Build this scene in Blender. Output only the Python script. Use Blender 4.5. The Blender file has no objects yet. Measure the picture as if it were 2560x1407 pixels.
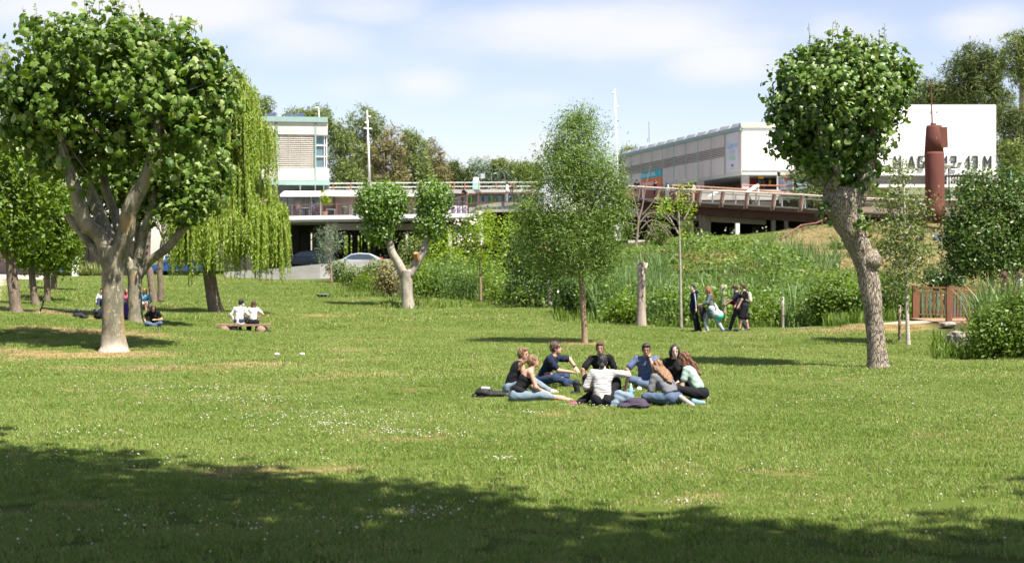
import bpy, math, random
import numpy as np
from mathutils import Vector, Matrix

random.seed(7)
RNG = np.random.default_rng(7)
SC = bpy.context.scene
COL = SC.collection

# ------------------------------------------------------------------ camera
F = 2560 * 50 / 36.0          # focal length in photograph pixels
EYE = 2.4
HOR = 666.0
cam_data = bpy.data.cameras.new('camera')
cam_data.lens = 50
cam_data.sensor_width = 36
cam_data.shift_y = -37.5 / 2560
cam_data.clip_end = 6000
cam_data.clip_start = 0.1
cam_data.dof.use_dof = True
cam_data.dof.focus_distance = 27.0
cam_data.dof.aperture_fstop = 2.2
cam = bpy.data.objects.new('camera', cam_data)
cam.location = (0, 0, EYE)
cam.rotation_euler = (math.radians(90), 0, 0)
COL.objects.link(cam)
SC.camera = cam

# ------------------------------------------------------------------ sun, sky, exposure
SUN = Vector((0.36, -0.42, 1.0)).normalized()
sl = bpy.data.lights.new('sun', 'SUN')
sl.energy = 4.6
sl.angle = math.radians(0.53)
sl.color = (1.0, 0.95, 0.86)
so = bpy.data.objects.new('sun', sl)
so.rotation_euler = SUN.to_track_quat('Z', 'Y').to_euler()
so.location = (30, -40, 60)
COL.objects.link(so)
SC.view_settings.view_transform = 'Standard'
SC.view_settings.look = 'None'
SC.view_settings.exposure = 1.42
SC.view_settings.gamma = 1.0
SC.view_settings.use_curve_mapping = False
SC.cycles.max_bounces = 6
SC.cycles.transparent_max_bounces = 8
SC.cycles.use_denoising = True

W = bpy.data.worlds.new('World')
SC.world = W
W.use_nodes = True
nt = W.node_tree
for n in list(nt.nodes):
    nt.nodes.remove(n)
def wn(t, **k):
    n = nt.nodes.new(t)
    for a, b in k.items():
        setattr(n, a, b)
    return n
w_out = wn('ShaderNodeOutputWorld')
w_bg = wn('ShaderNodeBackground')
w_sky = wn('ShaderNodeTexSky')
w_sky.sky_type = 'NISHITA'
w_sky.sun_disc = False
w_sky.sun_elevation = math.asin(SUN.z)
w_sky.sun_rotation = math.atan2(SUN.x, SUN.y)
w_sky.air_density = 1.0
w_sky.dust_density = 0.6
w_sky.ozone_density = 1.2
w_bg.inputs['Strength'].default_value = 0.069
w_tc = wn('ShaderNodeTexCoord')
w_sep = wn('ShaderNodeSeparateXYZ')
nt.links.new(w_tc.outputs['Generated'], w_sep.inputs[0])
def wmath(op, a, b=None, c=None):
    n = wn('ShaderNodeMath', operation=op)
    for i, v in enumerate((a, b, c)):
        if v is None:
            continue
        if isinstance(v, (int, float)):
            n.inputs[i].default_value = v
        else:
            nt.links.new(v, n.inputs[i])
    return n.outputs[0]
ysafe = wmath('MAXIMUM', w_sep.outputs['Y'], 0.05)
u = wmath('DIVIDE', w_sep.outputs['X'], ysafe)
v = wmath('DIVIDE', w_sep.outputs['Z'], ysafe)
# wispy noise on the direction, stretched sideways
w_map = wn('ShaderNodeMapping')
w_map.inputs['Scale'].default_value = (2.2, 2.2, 6.5)
w_map.inputs['Location'].default_value = (3.1, 0.7, 1.3)
nt.links.new(w_tc.outputs['Generated'], w_map.inputs['Vector'])
w_n = wn('ShaderNodeTexNoise')
w_n.inputs['Scale'].default_value = 3.2
w_n.inputs['Detail'].default_value = 7
w_n.inputs['Roughness'].default_value = 0.55
nt.links.new(w_map.outputs[0], w_n.inputs['Vector'])
clouds = [(1560, 75, 420, 85, 1.0), (300, 15, 430, 95, 1.1), (1800, 150, 190, 62, .8), (1085, 212, 100, 40, .55),
          (860, 225, 90, 34, .45), (1375, 372, 60, 36, .9), (720, 95, 190, 70, .65), (2440, 60, 130, 62, .6),
          (2110, 75, 170, 52, .6), (1270, 405, 130, 20, .8), (1330, 245, 150, 40, .4), (60, 110, 160, 60, .5), (900, 15, 200, 50, .6)]
tot = None
for (cx, cy, rx, ry, a) in clouds:
    du = wmath('MULTIPLY', wmath('SUBTRACT', u, (cx - 1280) / F), F / rx)
    dv = wmath('MULTIPLY', wmath('SUBTRACT', v, (HOR - cy) / F), F / ry)
    r2 = wmath('ADD', wmath('MULTIPLY', du, du), wmath('MULTIPLY', dv, dv))
    g = wmath('MULTIPLY', wmath('POWER', 2.718, wmath('MULTIPLY', r2, -0.8)), a)
    tot = g if tot is None else wmath('MAXIMUM', tot, g)
front = wmath('MULTIPLY', wmath('GREATER_THAN', w_sep.outputs['Y'], 0.05), tot)
# the same broken cloud cover goes on outside the frame
w_n2 = wn('ShaderNodeTexNoise')
w_n2.inputs['Scale'].default_value = 2.4
w_n2.inputs['Detail'].default_value = 6
nt.links.new(w_map.outputs[0], w_n2.inputs['Vector'])
general = wmath('MULTIPLY', wmath('SUBTRACT', w_n2.outputs['Fac'], 0.5), 1.6)
edge = wmath('SMOOTH_MIN', 1.0, wmath('MULTIPLY', wmath('ABSOLUTE', wmath('SUBTRACT', v, 0.09)), 5.0), 0.1)
base = wmath('MAXIMUM', wmath('MULTIPLY', general, wmath('MINIMUM', edge, 1.0)), front)
dens = wmath('ADD', base, wmath('MULTIPLY', wmath('SUBTRACT', w_n.outputs['Fac'], 0.5), 1.3))
w_r = wn('ShaderNodeMapRange', interpolation_type='SMOOTHSTEP')
w_r.inputs['From Min'].default_value = 0.08
w_r.inputs['From Max'].default_value = 0.95
w_r.inputs['To Max'].default_value = 0.85
nt.links.new(dens, w_r.inputs['Value'])
w_mix = wn('ShaderNodeMix', data_type='RGBA')
nt.links.new(w_r.outputs[0], w_mix.inputs['Factor'])
w_hsv = wn('ShaderNodeHueSaturation')
w_hsv.inputs['Saturation'].default_value = 0.85
nt.links.new(w_sky.outputs[0], w_hsv.inputs['Color'])
w_tint = wn('ShaderNodeMix', data_type='RGBA', blend_type='MULTIPLY')
w_tint.inputs['Factor'].default_value = 1.0
w_tint.inputs['B'].default_value = (1.02, .93, .97, 1)
nt.links.new(w_hsv.outputs[0], w_tint.inputs['A'])
nt.links.new(w_tint.outputs['Result'], w_mix.inputs['A'])
w_mix.inputs['B'].default_value = (5.5, 5.45, 5.4, 1)
nt.links.new(w_mix.outputs['Result'], w_bg.inputs['Color'])
nt.links.new(w_bg.outputs[0], w_out.inputs['Surface'])

# ------------------------------------------------------------------ helpers
def P(px, py, Y):
    """point at depth Y seen at photograph pixel (px, py)"""
    return Vector(((px - 1280) * Y / F, Y, EYE - (py - HOR) * Y / F))

MATS = {}
def newmat(name):
    m = bpy.data.materials.new(name)
    m.use_nodes = True
    for n in list(m.node_tree.nodes):
        m.node_tree.nodes.remove(n)
    return m, m.node_tree

def link(t, a, b):
    t.links.new(a, b)

def pmat(name, col, rough=.75, var=.12, scale=6., bump=.15, metal=0., spec=.3, dirt=None, bscale=None, stretch=None, obj=True):
    """principled surface with procedural grain"""
    if name in MATS:
        return MATS[name]
    m, t = newmat(name)
    out = t.nodes.new('ShaderNodeOutputMaterial')
    b = t.nodes.new('ShaderNodeBsdfPrincipled')
    link(t, b.outputs[0], out.inputs[0])
    b.inputs['Roughness'].default_value = rough
    b.inputs['Metallic'].default_value = metal
    b.inputs['Specular IOR Level'].default_value = spec
    tc = t.nodes.new('ShaderNodeTexCoord')
    src = tc.outputs['Object']
    if stretch:
        mp = t.nodes.new('ShaderNodeMapping')
        mp.inputs['Scale'].default_value = stretch
        link(t, src, mp.inputs[0])
        src = mp.outputs[0]
    n = t.nodes.new('ShaderNodeTexNoise')
    n.inputs['Scale'].default_value = scale
    n.inputs['Detail'].default_value = 6
    n.inputs['Roughness'].default_value = .6
    link(t, src, n.inputs['Vector'])
    mr = t.nodes.new('ShaderNodeMapRange')
    mr.inputs['From Min'].default_value = .3
    mr.inputs['From Max'].default_value = .7
    link(t, n.outputs['Fac'], mr.inputs['Value'])
    mx = t.nodes.new('ShaderNodeMix'); mx.data_type = 'RGBA'
    c2 = dirt if dirt else [c * (1 - var) for c in col]
    c1 = [min(1, c * (1 + (0 if dirt else var))) for c in col]
    mx.inputs['A'].default_value = (*c2, 1)
    mx.inputs['B'].default_value = (*c1, 1)
    link(t, mr.outputs[0], mx.inputs['Factor'])
    link(t, mx.outputs['Result'], b.inputs['Base Color'])
    if bump:
        n2 = t.nodes.new('ShaderNodeTexNoise')
        n2.inputs['Scale'].default_value = bscale or scale * 4
        n2.inputs['Detail'].default_value = 5
        link(t, src, n2.inputs['Vector'])
        bp = t.nodes.new('ShaderNodeBump')
        bp.inputs['Strength'].default_value = bump
        bp.inputs['Distance'].default_value = .05
        link(t, n2.outputs['Fac'], bp.inputs['Height'])
        link(t, bp.outputs[0], b.inputs['Normal'])
    MATS[name] = m
    return m

def leafmat(name, cols, trans=.35, rough=.45, spec=.35, patch=0.0):
    """foliage: each leaf takes its own green, light shines through"""
    if name in MATS:
        return MATS[name]
    m, t = newmat(name)
    out = t.nodes.new('ShaderNodeOutputMaterial')
    g = t.nodes.new('ShaderNodeNewGeometry')
    r = t.nodes.new('ShaderNodeValToRGB')
    els = r.color_ramp.elements
    while len(els) < len(cols):
        els.new(.5)
    for i, c in enumerate(cols):
        els[i].position = i / max(1, len(cols) - 1)
        els[i].color = (*c, 1)
    src = g.outputs['Random Per Island']
    if patch:
        n = t.nodes.new('ShaderNodeTexNoise'); n.inputs['Scale'].default_value = patch; n.inputs['Detail'].default_value = 3
        link(t, g.outputs['Position'], n.inputs['Vector'])
        a = t.nodes.new('ShaderNodeMath'); a.operation = 'MULTIPLY_ADD'
        a.inputs[1].default_value = .45
        link(t, src, a.inputs[0])
        s = t.nodes.new('ShaderNodeMapRange'); s.inputs['From Min'].default_value = .3; s.inputs['From Max'].default_value = .7
        s.inputs['To Max'].default_value = .55
        link(t, n.outputs['Fac'], s.inputs['Value'])
        link(t, s.outputs[0], a.inputs[2])
        src = a.outputs[0]
    link(t, src, r.inputs['Fac'])
    b = t.nodes.new('ShaderNodeBsdfPrincipled')
    b.inputs['Roughness'].default_value = rough
    b.inputs['Specular IOR Level'].default_value = spec
    link(t, r.outputs[0], b.inputs['Base Color'])
    tr = t.nodes.new('ShaderNodeBsdfTranslucent')
    hs = t.nodes.new('ShaderNodeHueSaturation')
    hs.inputs['Value'].default_value = 1.5
    hs.inputs['Saturation'].default_value = 1.1
    hs.inputs['Hue'].default_value = .485
    link(t, r.outputs[0], hs.inputs['Color'])
    link(t, hs.outputs[0], tr.inputs['Color'])
    mx = t.nodes.new('ShaderNodeMixShader')
    mx.inputs[0].default_value = trans
    link(t, b.outputs[0], mx.inputs[1])
    link(t, tr.outputs[0], mx.inputs[2])
    link(t, mx.outputs[0], out.inputs[0])
    MATS[name] = m
    return m

def glassmat(name, col, rough=.08, spec=.8):
    if name in MATS:
        return MATS[name]
    m, t = newmat(name)
    out = t.nodes.new('ShaderNodeOutputMaterial')
    b = t.nodes.new('ShaderNodeBsdfPrincipled')
    tc = t.nodes.new('ShaderNodeTexCoord')
    n = t.nodes.new('ShaderNodeTexNoise'); n.inputs['Scale'].default_value = 1.2; n.inputs['Detail'].default_value = 4
    link(t, tc.outputs['Object'], n.inputs['Vector'])
    mx = t.nodes.new('ShaderNodeMix'); mx.data_type = 'RGBA'
    mx.inputs['A'].default_value = (*[c * .6 for c in col], 1)
    mx.inputs['B'].default_value = (*[c * 1.5 for c in col], 1)
    link(t, n.outputs['Fac'], mx.inputs['Factor'])
    link(t, mx.outputs['Result'], b.inputs['Base Color'])
    b.inputs['Roughness'].default_value = rough
    b.inputs['Specular IOR Level'].default_value = spec
    link(t, b.outputs[0], out.inputs[0])
    MATS[name] = m
    return m

def tag(o, label=None, cat=None, group=None, kind=None):
    if label: o['label'] = label
    if cat: o['category'] = cat
    if group: o['group'] = group
    if kind: o['kind'] = kind
    return o

def empty(name, loc=(0, 0, 0), rz=0., label=None, cat=None, group=None):
    o = bpy.data.objects.new(name, None)
    o.empty_display_size = .2
    o.location = loc
    o.rotation_euler = (0, 0, rz)
    COL.objects.link(o)
    tag(o, label, cat, group)
    return o

def mesh_obj(name, me, mats, parent=None, smooth=False):
    for m in (mats if isinstance(mats, (list, tuple)) else [mats]):
        me.materials.append(m)
    if smooth:
        me.shade_smooth()
    o = bpy.data.objects.new(name, me)
    COL.objects.link(o)
    if parent is not None:
        o.parent = parent
    return o

def arr_mesh(name, V, counts, loops):
    me = bpy.data.meshes.new(name)
    V = np.asarray(V, dtype=np.float32)
    loops = np.asarray(loops, dtype=np.int32)
    counts = np.asarray(counts, dtype=np.int32)
    me.vertices.add(len(V)); me.vertices.foreach_set('co', V.ravel())
    me.loops.add(len(loops)); me.loops.foreach_set('vertex_index', loops)
    me.polygons.add(len(counts))
    st = np.zeros(len(counts), dtype=np.int32)
    if len(counts) > 1:
        st[1:] = np.cumsum(counts)[:-1]
    me.polygons.foreach_set('loop_start', st)
    me.polygons.foreach_set('loop_total', counts)
    me.update(calc_edges=True)
    return me

class MB:
    """collects shapes into one mesh"""
    def __init__(s):
        s.v = []; s.f = []
    def add(s, vs, fs):
        o = len(s.v)
        s.v.extend([tuple(x) for x in vs])
        s.f.extend([tuple(i + o for i in f) for f in fs])
        return s
    def box(s, x0, x1, y0, y1, z0, z1, R=None):
        vs = [Vector((x, y, z)) for z in (z0, z1) for y in (y0, y1) for x in (x0, x1)]
        if R is not None:
            vs = [R @ q for q in vs]
        return s.add(vs, [(0, 2, 3, 1), (4, 5, 7, 6), (0, 1, 5, 4), (2, 6, 7, 3), (0, 4, 6, 2), (1, 3, 7, 5)])
    def beam(s, a, b, w, h, up=Vector((0, 0, 1))):
        a = Vector(a); b = Vector(b)
        d = (b - a).normalized()
        sd = d.cross(up)
        if sd.length < 1e-4:
            sd = d.cross(Vector((1, 0, 0)))
        sd.normalize(); u2 = sd.cross(d)
        vs = []
        for q in (a, b):
            for (i, j) in ((-1, -1), (1, -1), (1, 1), (-1, 1)):
                vs.append(q + sd * (i * w / 2) + u2 * (j * h / 2))
        return s.add(vs, [(3, 2, 1, 0), (4, 5, 6, 7), (0, 1, 5, 4), (1, 2, 6, 5), (2, 3, 7, 6), (3, 0, 4, 7)])
    def tube(s, pts, rad, seg=8, cap=True, wob=0., flat=1.):
        pts = [Vector(p) for p in pts]
        n = len(pts)
        if isinstance(rad, (int, float)):
            rad = [rad] * n
        vs = []
        prev = None
        for i, p in enumerate(pts):
            d = (pts[min(n - 1, i + 1)] - pts[max(0, i - 1)])
            if d.length < 1e-7: d = Vector((0, 0, 1))
            d.normalize()
            if prev is None:
                a = d.cross(Vector((0, 1, 0.02)))
                if a.length < 1e-3: a = d.cross(Vector((1, 0, 0)))
            else:
                a = prev - d * prev.dot(d)
            a.normalize(); prev = a
            b = d.cross(a)
            for k in range(seg):
                t = 2 * math.pi * k / seg
                r = rad[i] * (1 + wob * (math.sin(3 * t + i * 1.3) * .5 + math.sin(2 * t + i * .7 + 1) * .5))
                vs.append(p + a * (math.cos(t) * r) + b * (math.sin(t) * r * flat))
        fs = []
        for i in range(n - 1):
            for k in range(seg):
                k2 = (k + 1) % seg
                fs.append((i * seg + k, i * seg + k2, (i + 1) * seg + k2, (i + 1) * seg + k))
        if cap:
            fs.append(tuple(reversed(range(seg))))
            fs.append(tuple((n - 1) * seg + k for k in range(seg)))
        return s.add(vs, fs)
    def ball(s, c, r, seg=10, rings=7):
        c = Vector(c)
        if isinstance(r, (int, float)): r = (r, r, r)
        vs = [c + Vector((0, 0, r[2]))]
        for i in range(1, rings):
            a = math.pi * i / rings
            for k in range(seg):
                t = 2 * math.pi * k / seg
                vs.append(c + Vector((r[0] * math.sin(a) * math.cos(t), r[1] * math.sin(a) * math.sin(t), r[2] * math.cos(a))))
        vs.append(c - Vector((0, 0, r[2])))
        fs = [(0, 1 + k, 1 + (k + 1) % seg) for k in range(seg)]
        for i in range(rings - 2):
            for k in range(seg):
                a0 = 1 + i * seg + k; a1 = 1 + i * seg + (k + 1) % seg
                fs.append((a0, a0 + seg, a1 + seg, a1))
        L = len(vs) - 1; o = 1 + (rings - 2) * seg
        fs += [(L, o + (k + 1) % seg, o + k) for k in range(seg)]
        return s.add(vs, fs)
    def prism(s, poly, y0, y1, ax='y'):
        """polygon in (x,z) extruded along y"""
        n = len(poly)
        vs = [Vector((x, y0, z)) for x, z in poly] + [Vector((x, y1, z)) for x, z in poly]
        fs = [tuple(range(n)), tuple(reversed(range(n, 2 * n)))]
        fs += [(i, i + n, (i + 1) % n + n, (i + 1) % n) for i in range(n)]
        return s.add(vs, fs)
    def build(s, name, mat, parent=None, smooth=False):
        me = bpy.data.meshes.new(name)
        me.from_pydata([tuple(v) for v in s.v], [], s.f)
        me.update()
        return mesh_obj(name, me, mat, parent, smooth)

def box(name, mat, parent, x0, x1, y0, y1, z0, z1):
    return MB().box(min(x0, x1), max(x0, x1), min(y0, y1), max(y0, y1), min(z0, z1), max(z0, z1)).build(name, mat, parent)

_sd = np.random.default_rng(3)
_NK = [(_sd.normal(size=(3,)) * s, _sd.random() * 6.28) for s in (1, 1, 1, 2, 2, 2, 4, 4) for _ in (0,)]
def vnoise(X, f=1.0):
    """cheap smooth noise in about -1..1 for arrays (N,3)"""
    X = np.asarray(X, dtype=np.float64) * f
    r = 0; w = 0
    for i, (k, ph) in enumerate(_NK):
        a = 1.0 / (1 + i // 3)
        r = r + a * np.sin(X @ k + ph + 1.3 * np.sin(X @ k[::-1] * .7 + ph * 2))
        w += a
    return r / w * 1.6

# ------------------------------------------------------------------ terrain
CP = []   # (X, Y, z)
def cp(px, py, Y):
    q = P(px, py, Y); CP.append((q.x, q.y, q.z))
for a in [(40, 782, 50), (88, 767, 57), (118, 755, 63), (135, 728, 72), (385, 757, 68), (540, 785, 60), (808, 746, 85),
          (1020, 772, 75), (830, 707, 100), (690, 700, 112), (450, 690, 112), (200, 692, 110), (0, 690, 104), (960, 747, 82),
          (1200, 756, 79), (1380, 771, 70), (1500, 805, 60), (1620, 819, 56), (1700, 822, 55), (1955, 823, 55),
          (2060, 822, 52), (2250, 803, 50), (2380, 808, 48), (370, 784, 62), (2560, 812, 50),
          (2330, 606, 95), (2240, 553, 107), (2080, 566, 106), (1950, 622, 92), (1780, 602, 110), (1890, 588, 114),
          (1640, 642, 92), (1700, 630, 95), (1800, 616, 100), (1740, 616, 105), (1850, 602, 108), (1600, 604, 114), (1700, 604, 125), (1850, 594, 124), (1960, 590, 122), (1560, 640, 90), (1900, 640, 85), (1800, 650, 80), (1640, 665, 78), (2150, 640, 85), (2560, 640, 85), (2560, 556, 107), (2400, 553, 107), (1640, 614, 108)]:
    cp(*a)
for (X, Y, z) in [(-11.2, 40, 0), (-9.7, 51, .02), (-9.9, 52.7, -.06), (2.2, 44, 0), (12, 43, 0), (8.6, 33.3, 0), (6.6, 51, .02), (16, 38, .05),
                  (0, 52, 0), (-4, 60, .08), (-16, 42, .25), (-22, 44, .55), (3, 34, 0), (-6, 36, 0), (13, 31, 0), (20, 30, .1)]:
    CP.append((X, Y, z))
for X in (-40, -25, -12, 0, 12, 25, 40):
    for Y in (-25, 0, 14, 26):
        CP.append((X, Y, 0))
CP += [(-12.7, 122, 2.3), (-8, 145, 2.4), (-35, 122, 1.7), (-30, 145, 2.0), (5, 100, 1.3), (3, 125, 2.6), (4, 85, .7), (9, 66, -.25), (12.5, 63, -.2), (7, 78, .7),
       (18, 78, 1.7), (18, 64, .3), (20, 140, 5.2), (35, 140, 6), (50, 110, 6), (45, 60, 1.2), (30, 60, 1.2), (22, 56, .1),
       (0, 95, 1.0), (-40, 80, 2.), (-60, 40, 1), (-60, 120, 2.5), (60, 30, .5), (40, 40, .5), (60, 200, 8), (0, 200, 4), (-60, 200, 4), (-60, 160, 3)]
CP = np.array(CP)
def _tps(r2):
    return np.where(r2 > 1e-9, .5 * r2 * np.log(np.maximum(r2, 1e-9)), 0.)
_n = len(CP)
_A = np.zeros((_n + 3, _n + 3))
_d = ((CP[:, None, :2] - CP[None, :, :2]) ** 2).sum(-1) / 400.
_A[:_n, :_n] = _tps(_d) + np.eye(_n) * 1e-4
_A[:_n, _n] = 1; _A[:_n, _n + 1:] = CP[:, :2] / 20; _A[_n, :_n] = 1; _A[_n + 1:, :_n] = CP[:, :2].T / 20
_w = np.linalg.solve(_A, np.concatenate([CP[:, 2], np.zeros(3)]))
def gz_arr(X, Y):
    X = np.clip(np.asarray(X, float), -60, 60); Y = np.clip(np.asarray(Y, float), -25, 200)
    sh = X.shape; x = X.ravel() / 20; y = Y.ravel() / 20
    out = np.zeros(len(x))
    for s in range(0, len(x), 20000):
        e = slice(s, s + 20000)
        r2 = (x[e, None] - CP[None, :, 0] / 20) ** 2 + (y[e, None] - CP[None, :, 1] / 20) ** 2
        out[e] = _tps(r2) @ _w[:_n] + _w[_n] + _w[_n + 1] * x[e] + _w[_n + 2] * y[e]
    return out.reshape(sh)
def gz(X, Y):
    return float(gz_arr(np.array([X]), np.array([Y]))[0])
def G(px, Y, dz=0.):
    X = (px - 1280) * Y / F
    return Vector((X, Y, gz(X, Y) + dz))

# lawn outline: back edge depth as a function of the lateral ray px (u)
_EX = [-400, 0, 60, 200, 700, 800, 830, 960, 1010, 1100, 1200, 1380, 1500, 1620, 1700, 1955, 2060, 2160, 2250, 2330, 2420, 2560, 2900]
_EY = [60, 70, 80, 109, 111, 104, 98, 82, 80, 80, 79, 69, 60, 56, 55, 55, 52.5, 51, 49.5, 46.5, 42.5, 38, 36]
def lawn_edge(X, Y):
    px = 1280 + F * np.asarray(X) / np.maximum(np.asarray(Y), 1.)
    return np.interp(px, _EX, _EY)

# ------------------------------------------------------------------ ground sheet
xs = np.concatenate([[-3000, -1200, -500, -250, -140, -90], np.arange(-60, 60.1, .75), [90, 140, 250, 500, 1200, 3000]])
ys = np.concatenate([[-3000, -800, -200, -80, -40], np.arange(-25, 135, .75), np.arange(136, 206, 4), [260, 400, 800, 1500, 3500]])
GX, GY = np.meshgrid(xs, ys)
GZ = gz_arr(GX, GY) + .015 * vnoise(np.stack([GX.ravel(), GY.ravel(), GX.ravel() * 0], 1), .6).reshape(GX.shape)
nx, ny = len(xs), len(ys)
idx = np.arange(nx * ny).reshape(ny, nx)
q = np.stack([idx[:-1, :-1], idx[:-1, 1:], idx[1:, 1:], idx[1:, :-1]], -1).reshape(-1, 4)
me = arr_mesh('ground', np.stack([GX.ravel(), GY.ravel(), GZ.ravel()], 1), np.full(len(q), 4), q.ravel())
gx = GX.ravel(); gy = GY.ravel()
edge_d = gy - lawn_edge(gx, gy)                   # >0: beyond the lawn
pxs = 1280 + F * gx / np.maximum(gy, 1)
path = np.where((gy > 92) & (pxs < 118) | (gy > 60) & (pxs < 8), 1., 0.) * (gy < 124) * (gy > 0)
path = np.maximum(path, np.clip(1.2 - np.hypot((gx - 13.6) / 2.6, (gy - 49.2) / .9), 0, .75))
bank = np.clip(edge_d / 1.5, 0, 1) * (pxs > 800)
hill = ((pxs > 1700) & (gy > 76) | (pxs > 2140) & (gy > 58)).astype(float)
zone = np.zeros((len(gx), 4), dtype=np.float32); zone[:, 3] = 1
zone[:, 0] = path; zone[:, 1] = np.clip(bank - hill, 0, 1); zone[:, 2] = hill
at = me.attributes.new('zone', 'FLOAT_COLOR', 'POINT')
at.data.foreach_set('color', zone.ravel())

def noise_node(t, src, scale, detail=4, rough=.55):
    n = t.nodes.new('ShaderNodeTexNoise'); n.inputs['Scale'].default_value = scale
    n.inputs['Detail'].default_value = detail; n.inputs['Roughness'].default_value = rough
    link(t, src, n.inputs['Vector'])
    return n.outputs['Fac']
def rng_node(t, src, a, b, lo=0., hi=1., smooth=True):
    n = t.nodes.new('ShaderNodeMapRange')
    if smooth: n.interpolation_type = 'SMOOTHSTEP'
    n.inputs['From Min'].default_value = a; n.inputs['From Max'].default_value = b
    n.inputs['To Min'].default_value = lo; n.inputs['To Max'].default_value = hi
    link(t, src, n.inputs['Value'])
    return n.outputs[0]
def mth(t, op, a, b=None):
    n = t.nodes.new('ShaderNodeMath'); n.operation = op
    for i, v in enumerate((a, b)):
        if v is None: continue
        if isinstance(v, (int, float)): n.inputs[i].default_value = v
        else: link(t, v, n.inputs[i])
    return n.outputs[0]
def mixc(t, fac, a, b):
    n = t.nodes.new('ShaderNodeMix'); n.data_type = 'RGBA'
    if isinstance(fac, (int, float)): n.inputs['Factor'].default_value = fac
    else: link(t, fac, n.inputs['Factor'])
    for k, v in (('A', a), ('B', b)):
        if isinstance(v, tuple): n.inputs[k].default_value = (*v, 1)
        else: link(t, v, n.inputs[k])
    return n.outputs['Result']
# worn patches of dry turf: X, Y, radius x, radius y, strength
WORN = [(-12.6, 38.3, 3.2, 1.5, 1.), (-15.5, 36.5, 2.4, 1.5, .8), (-6.4, 34.5, 1.6, .9, .75), (-12.5, 45.5, 2.6, .9, .9), (-11, 39.2, 1.6, .8, .7), (-3.2, 31, 2.2, 1., .35),
        (-9.0, 33.0, 2.6, 1.1, .3), (2.2, 43.9, .9, 1.1, .8), (-8.2, 27.5, 2.0, .8, .4), (-.6, 33, 1.6, .8, .35), (6.3, 20, 1.6, .7, .25), (-5, 47, 2.0, 1, .4), (-2, 16.8, 1.4, .6, .5), (2.2, 14.6, 1.2, .5, .4),
        (-4.4, 14, 1.3, .5, .5), (-9, 62, 2, 1.2, .7), (-17, 52, 2.4, 1.6, .8), (-6.3, 41, 2.2, 1.2, .35), (12.5, 48, 3.4, 1.6, .9), (-12.4, 62, 1.5, 1., .6)]
def worn_fac(t, pos):
    sep = t.nodes.new('ShaderNodeSeparateXYZ'); link(t, pos, sep.inputs[0])
    tot = None
    for (x, y, rx, ry, a) in WORN:
        dx = mth(t, 'MULTIPLY', mth(t, 'SUBTRACT', sep.outputs['X'], x), 1 / rx)
        dy = mth(t, 'MULTIPLY', mth(t, 'SUBTRACT', sep.outputs['Y'], y), 1 / ry)
        r2 = mth(t, 'ADD', mth(t, 'MULTIPLY', dx, dx), mth(t, 'MULTIPLY', dy, dy))
        g = mth(t, 'MULTIPLY', mth(t, 'POWER', 2.718, mth(t, 'MULTIPLY', r2, -1.)), a)
        tot = g if tot is None else mth(t, 'MAXIMUM', tot, g)
    return tot
def dry_fac(t, pos):
    n1 = noise_node(t, pos, .34, 5, .62)
    n2 = noise_node(t, pos, 2.2, 4, .6)
    s = mth(t, 'ADD', mth(t, 'MULTIPLY', n1, .75), mth(t, 'MULTIPLY', n2, .35))
    s = mth(t, 'ADD', s, mth(t, 'MULTIPLY', worn_fac(t, pos), .34))
    return rng_node(t, s, .585, .88)

gm, t = newmat('turf_ground')
out = t.nodes.new('ShaderNodeOutputMaterial'); b = t.nodes.new('ShaderNodeBsdfPrincipled')
link(t, b.outputs[0], out.inputs[0]); b.inputs['Roughness'].default_value = 1.; b.inputs['Specular IOR Level'].default_value = .1
geo = t.nodes.new('ShaderNodeNewGeometry'); pos = geo.outputs['Position']
att = t.nodes.new('ShaderNodeAttribute'); att.attribute_name = 'zone'
sp = t.nodes.new('ShaderNodeSeparateColor'); link(t, att.outputs['Color'], sp.inputs[0])
fine = noise_node(t, pos, 26, 5, .7)
dryf = dry_fac(t, pos)
lawn = mixc(t, dryf, mixc(t, fine, (.05, .075, .012), (.10, .13, .025)), mixc(t, fine, (.20, .135, .055), (.36, .26, .12)))
pathc = mixc(t, noise_node(t, pos, 5, 6, .7), (.30, .235, .18), (.52, .43, .36))
hillc = mixc(t, rng_node(t, noise_node(t, pos, .35, 6, .65), .42, .66), mixc(t, fine, (.09, .125, .03), (.15, .19, .05)), mixc(t, fine, (.26, .20, .085), (.38, .30, .14)))
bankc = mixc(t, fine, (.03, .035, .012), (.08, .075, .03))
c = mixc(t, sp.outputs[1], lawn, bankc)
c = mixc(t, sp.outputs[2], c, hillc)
pf = rng_node(t, mth(t, 'ADD', sp.outputs[0], mth(t, 'MULTIPLY', noise_node(t, pos, 1.2, 5), .6)), .6, .95)
c = mixc(t, pf, c, pathc)
link(t, c, b.inputs['Base Color'])
bp = t.nodes.new('ShaderNodeBump'); bp.inputs['Strength'].default_value = .5; bp.inputs['Distance'].default_value = .04
link(t, fine, bp.inputs['Height']); link(t, bp.outputs[0], b.inputs['Normal'])
go = mesh_obj('ground', me, gm, smooth=True)
tag(go, 'park ground of turf, worn dirt and a bank rising to a knoll behind', kind='structure')

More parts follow.
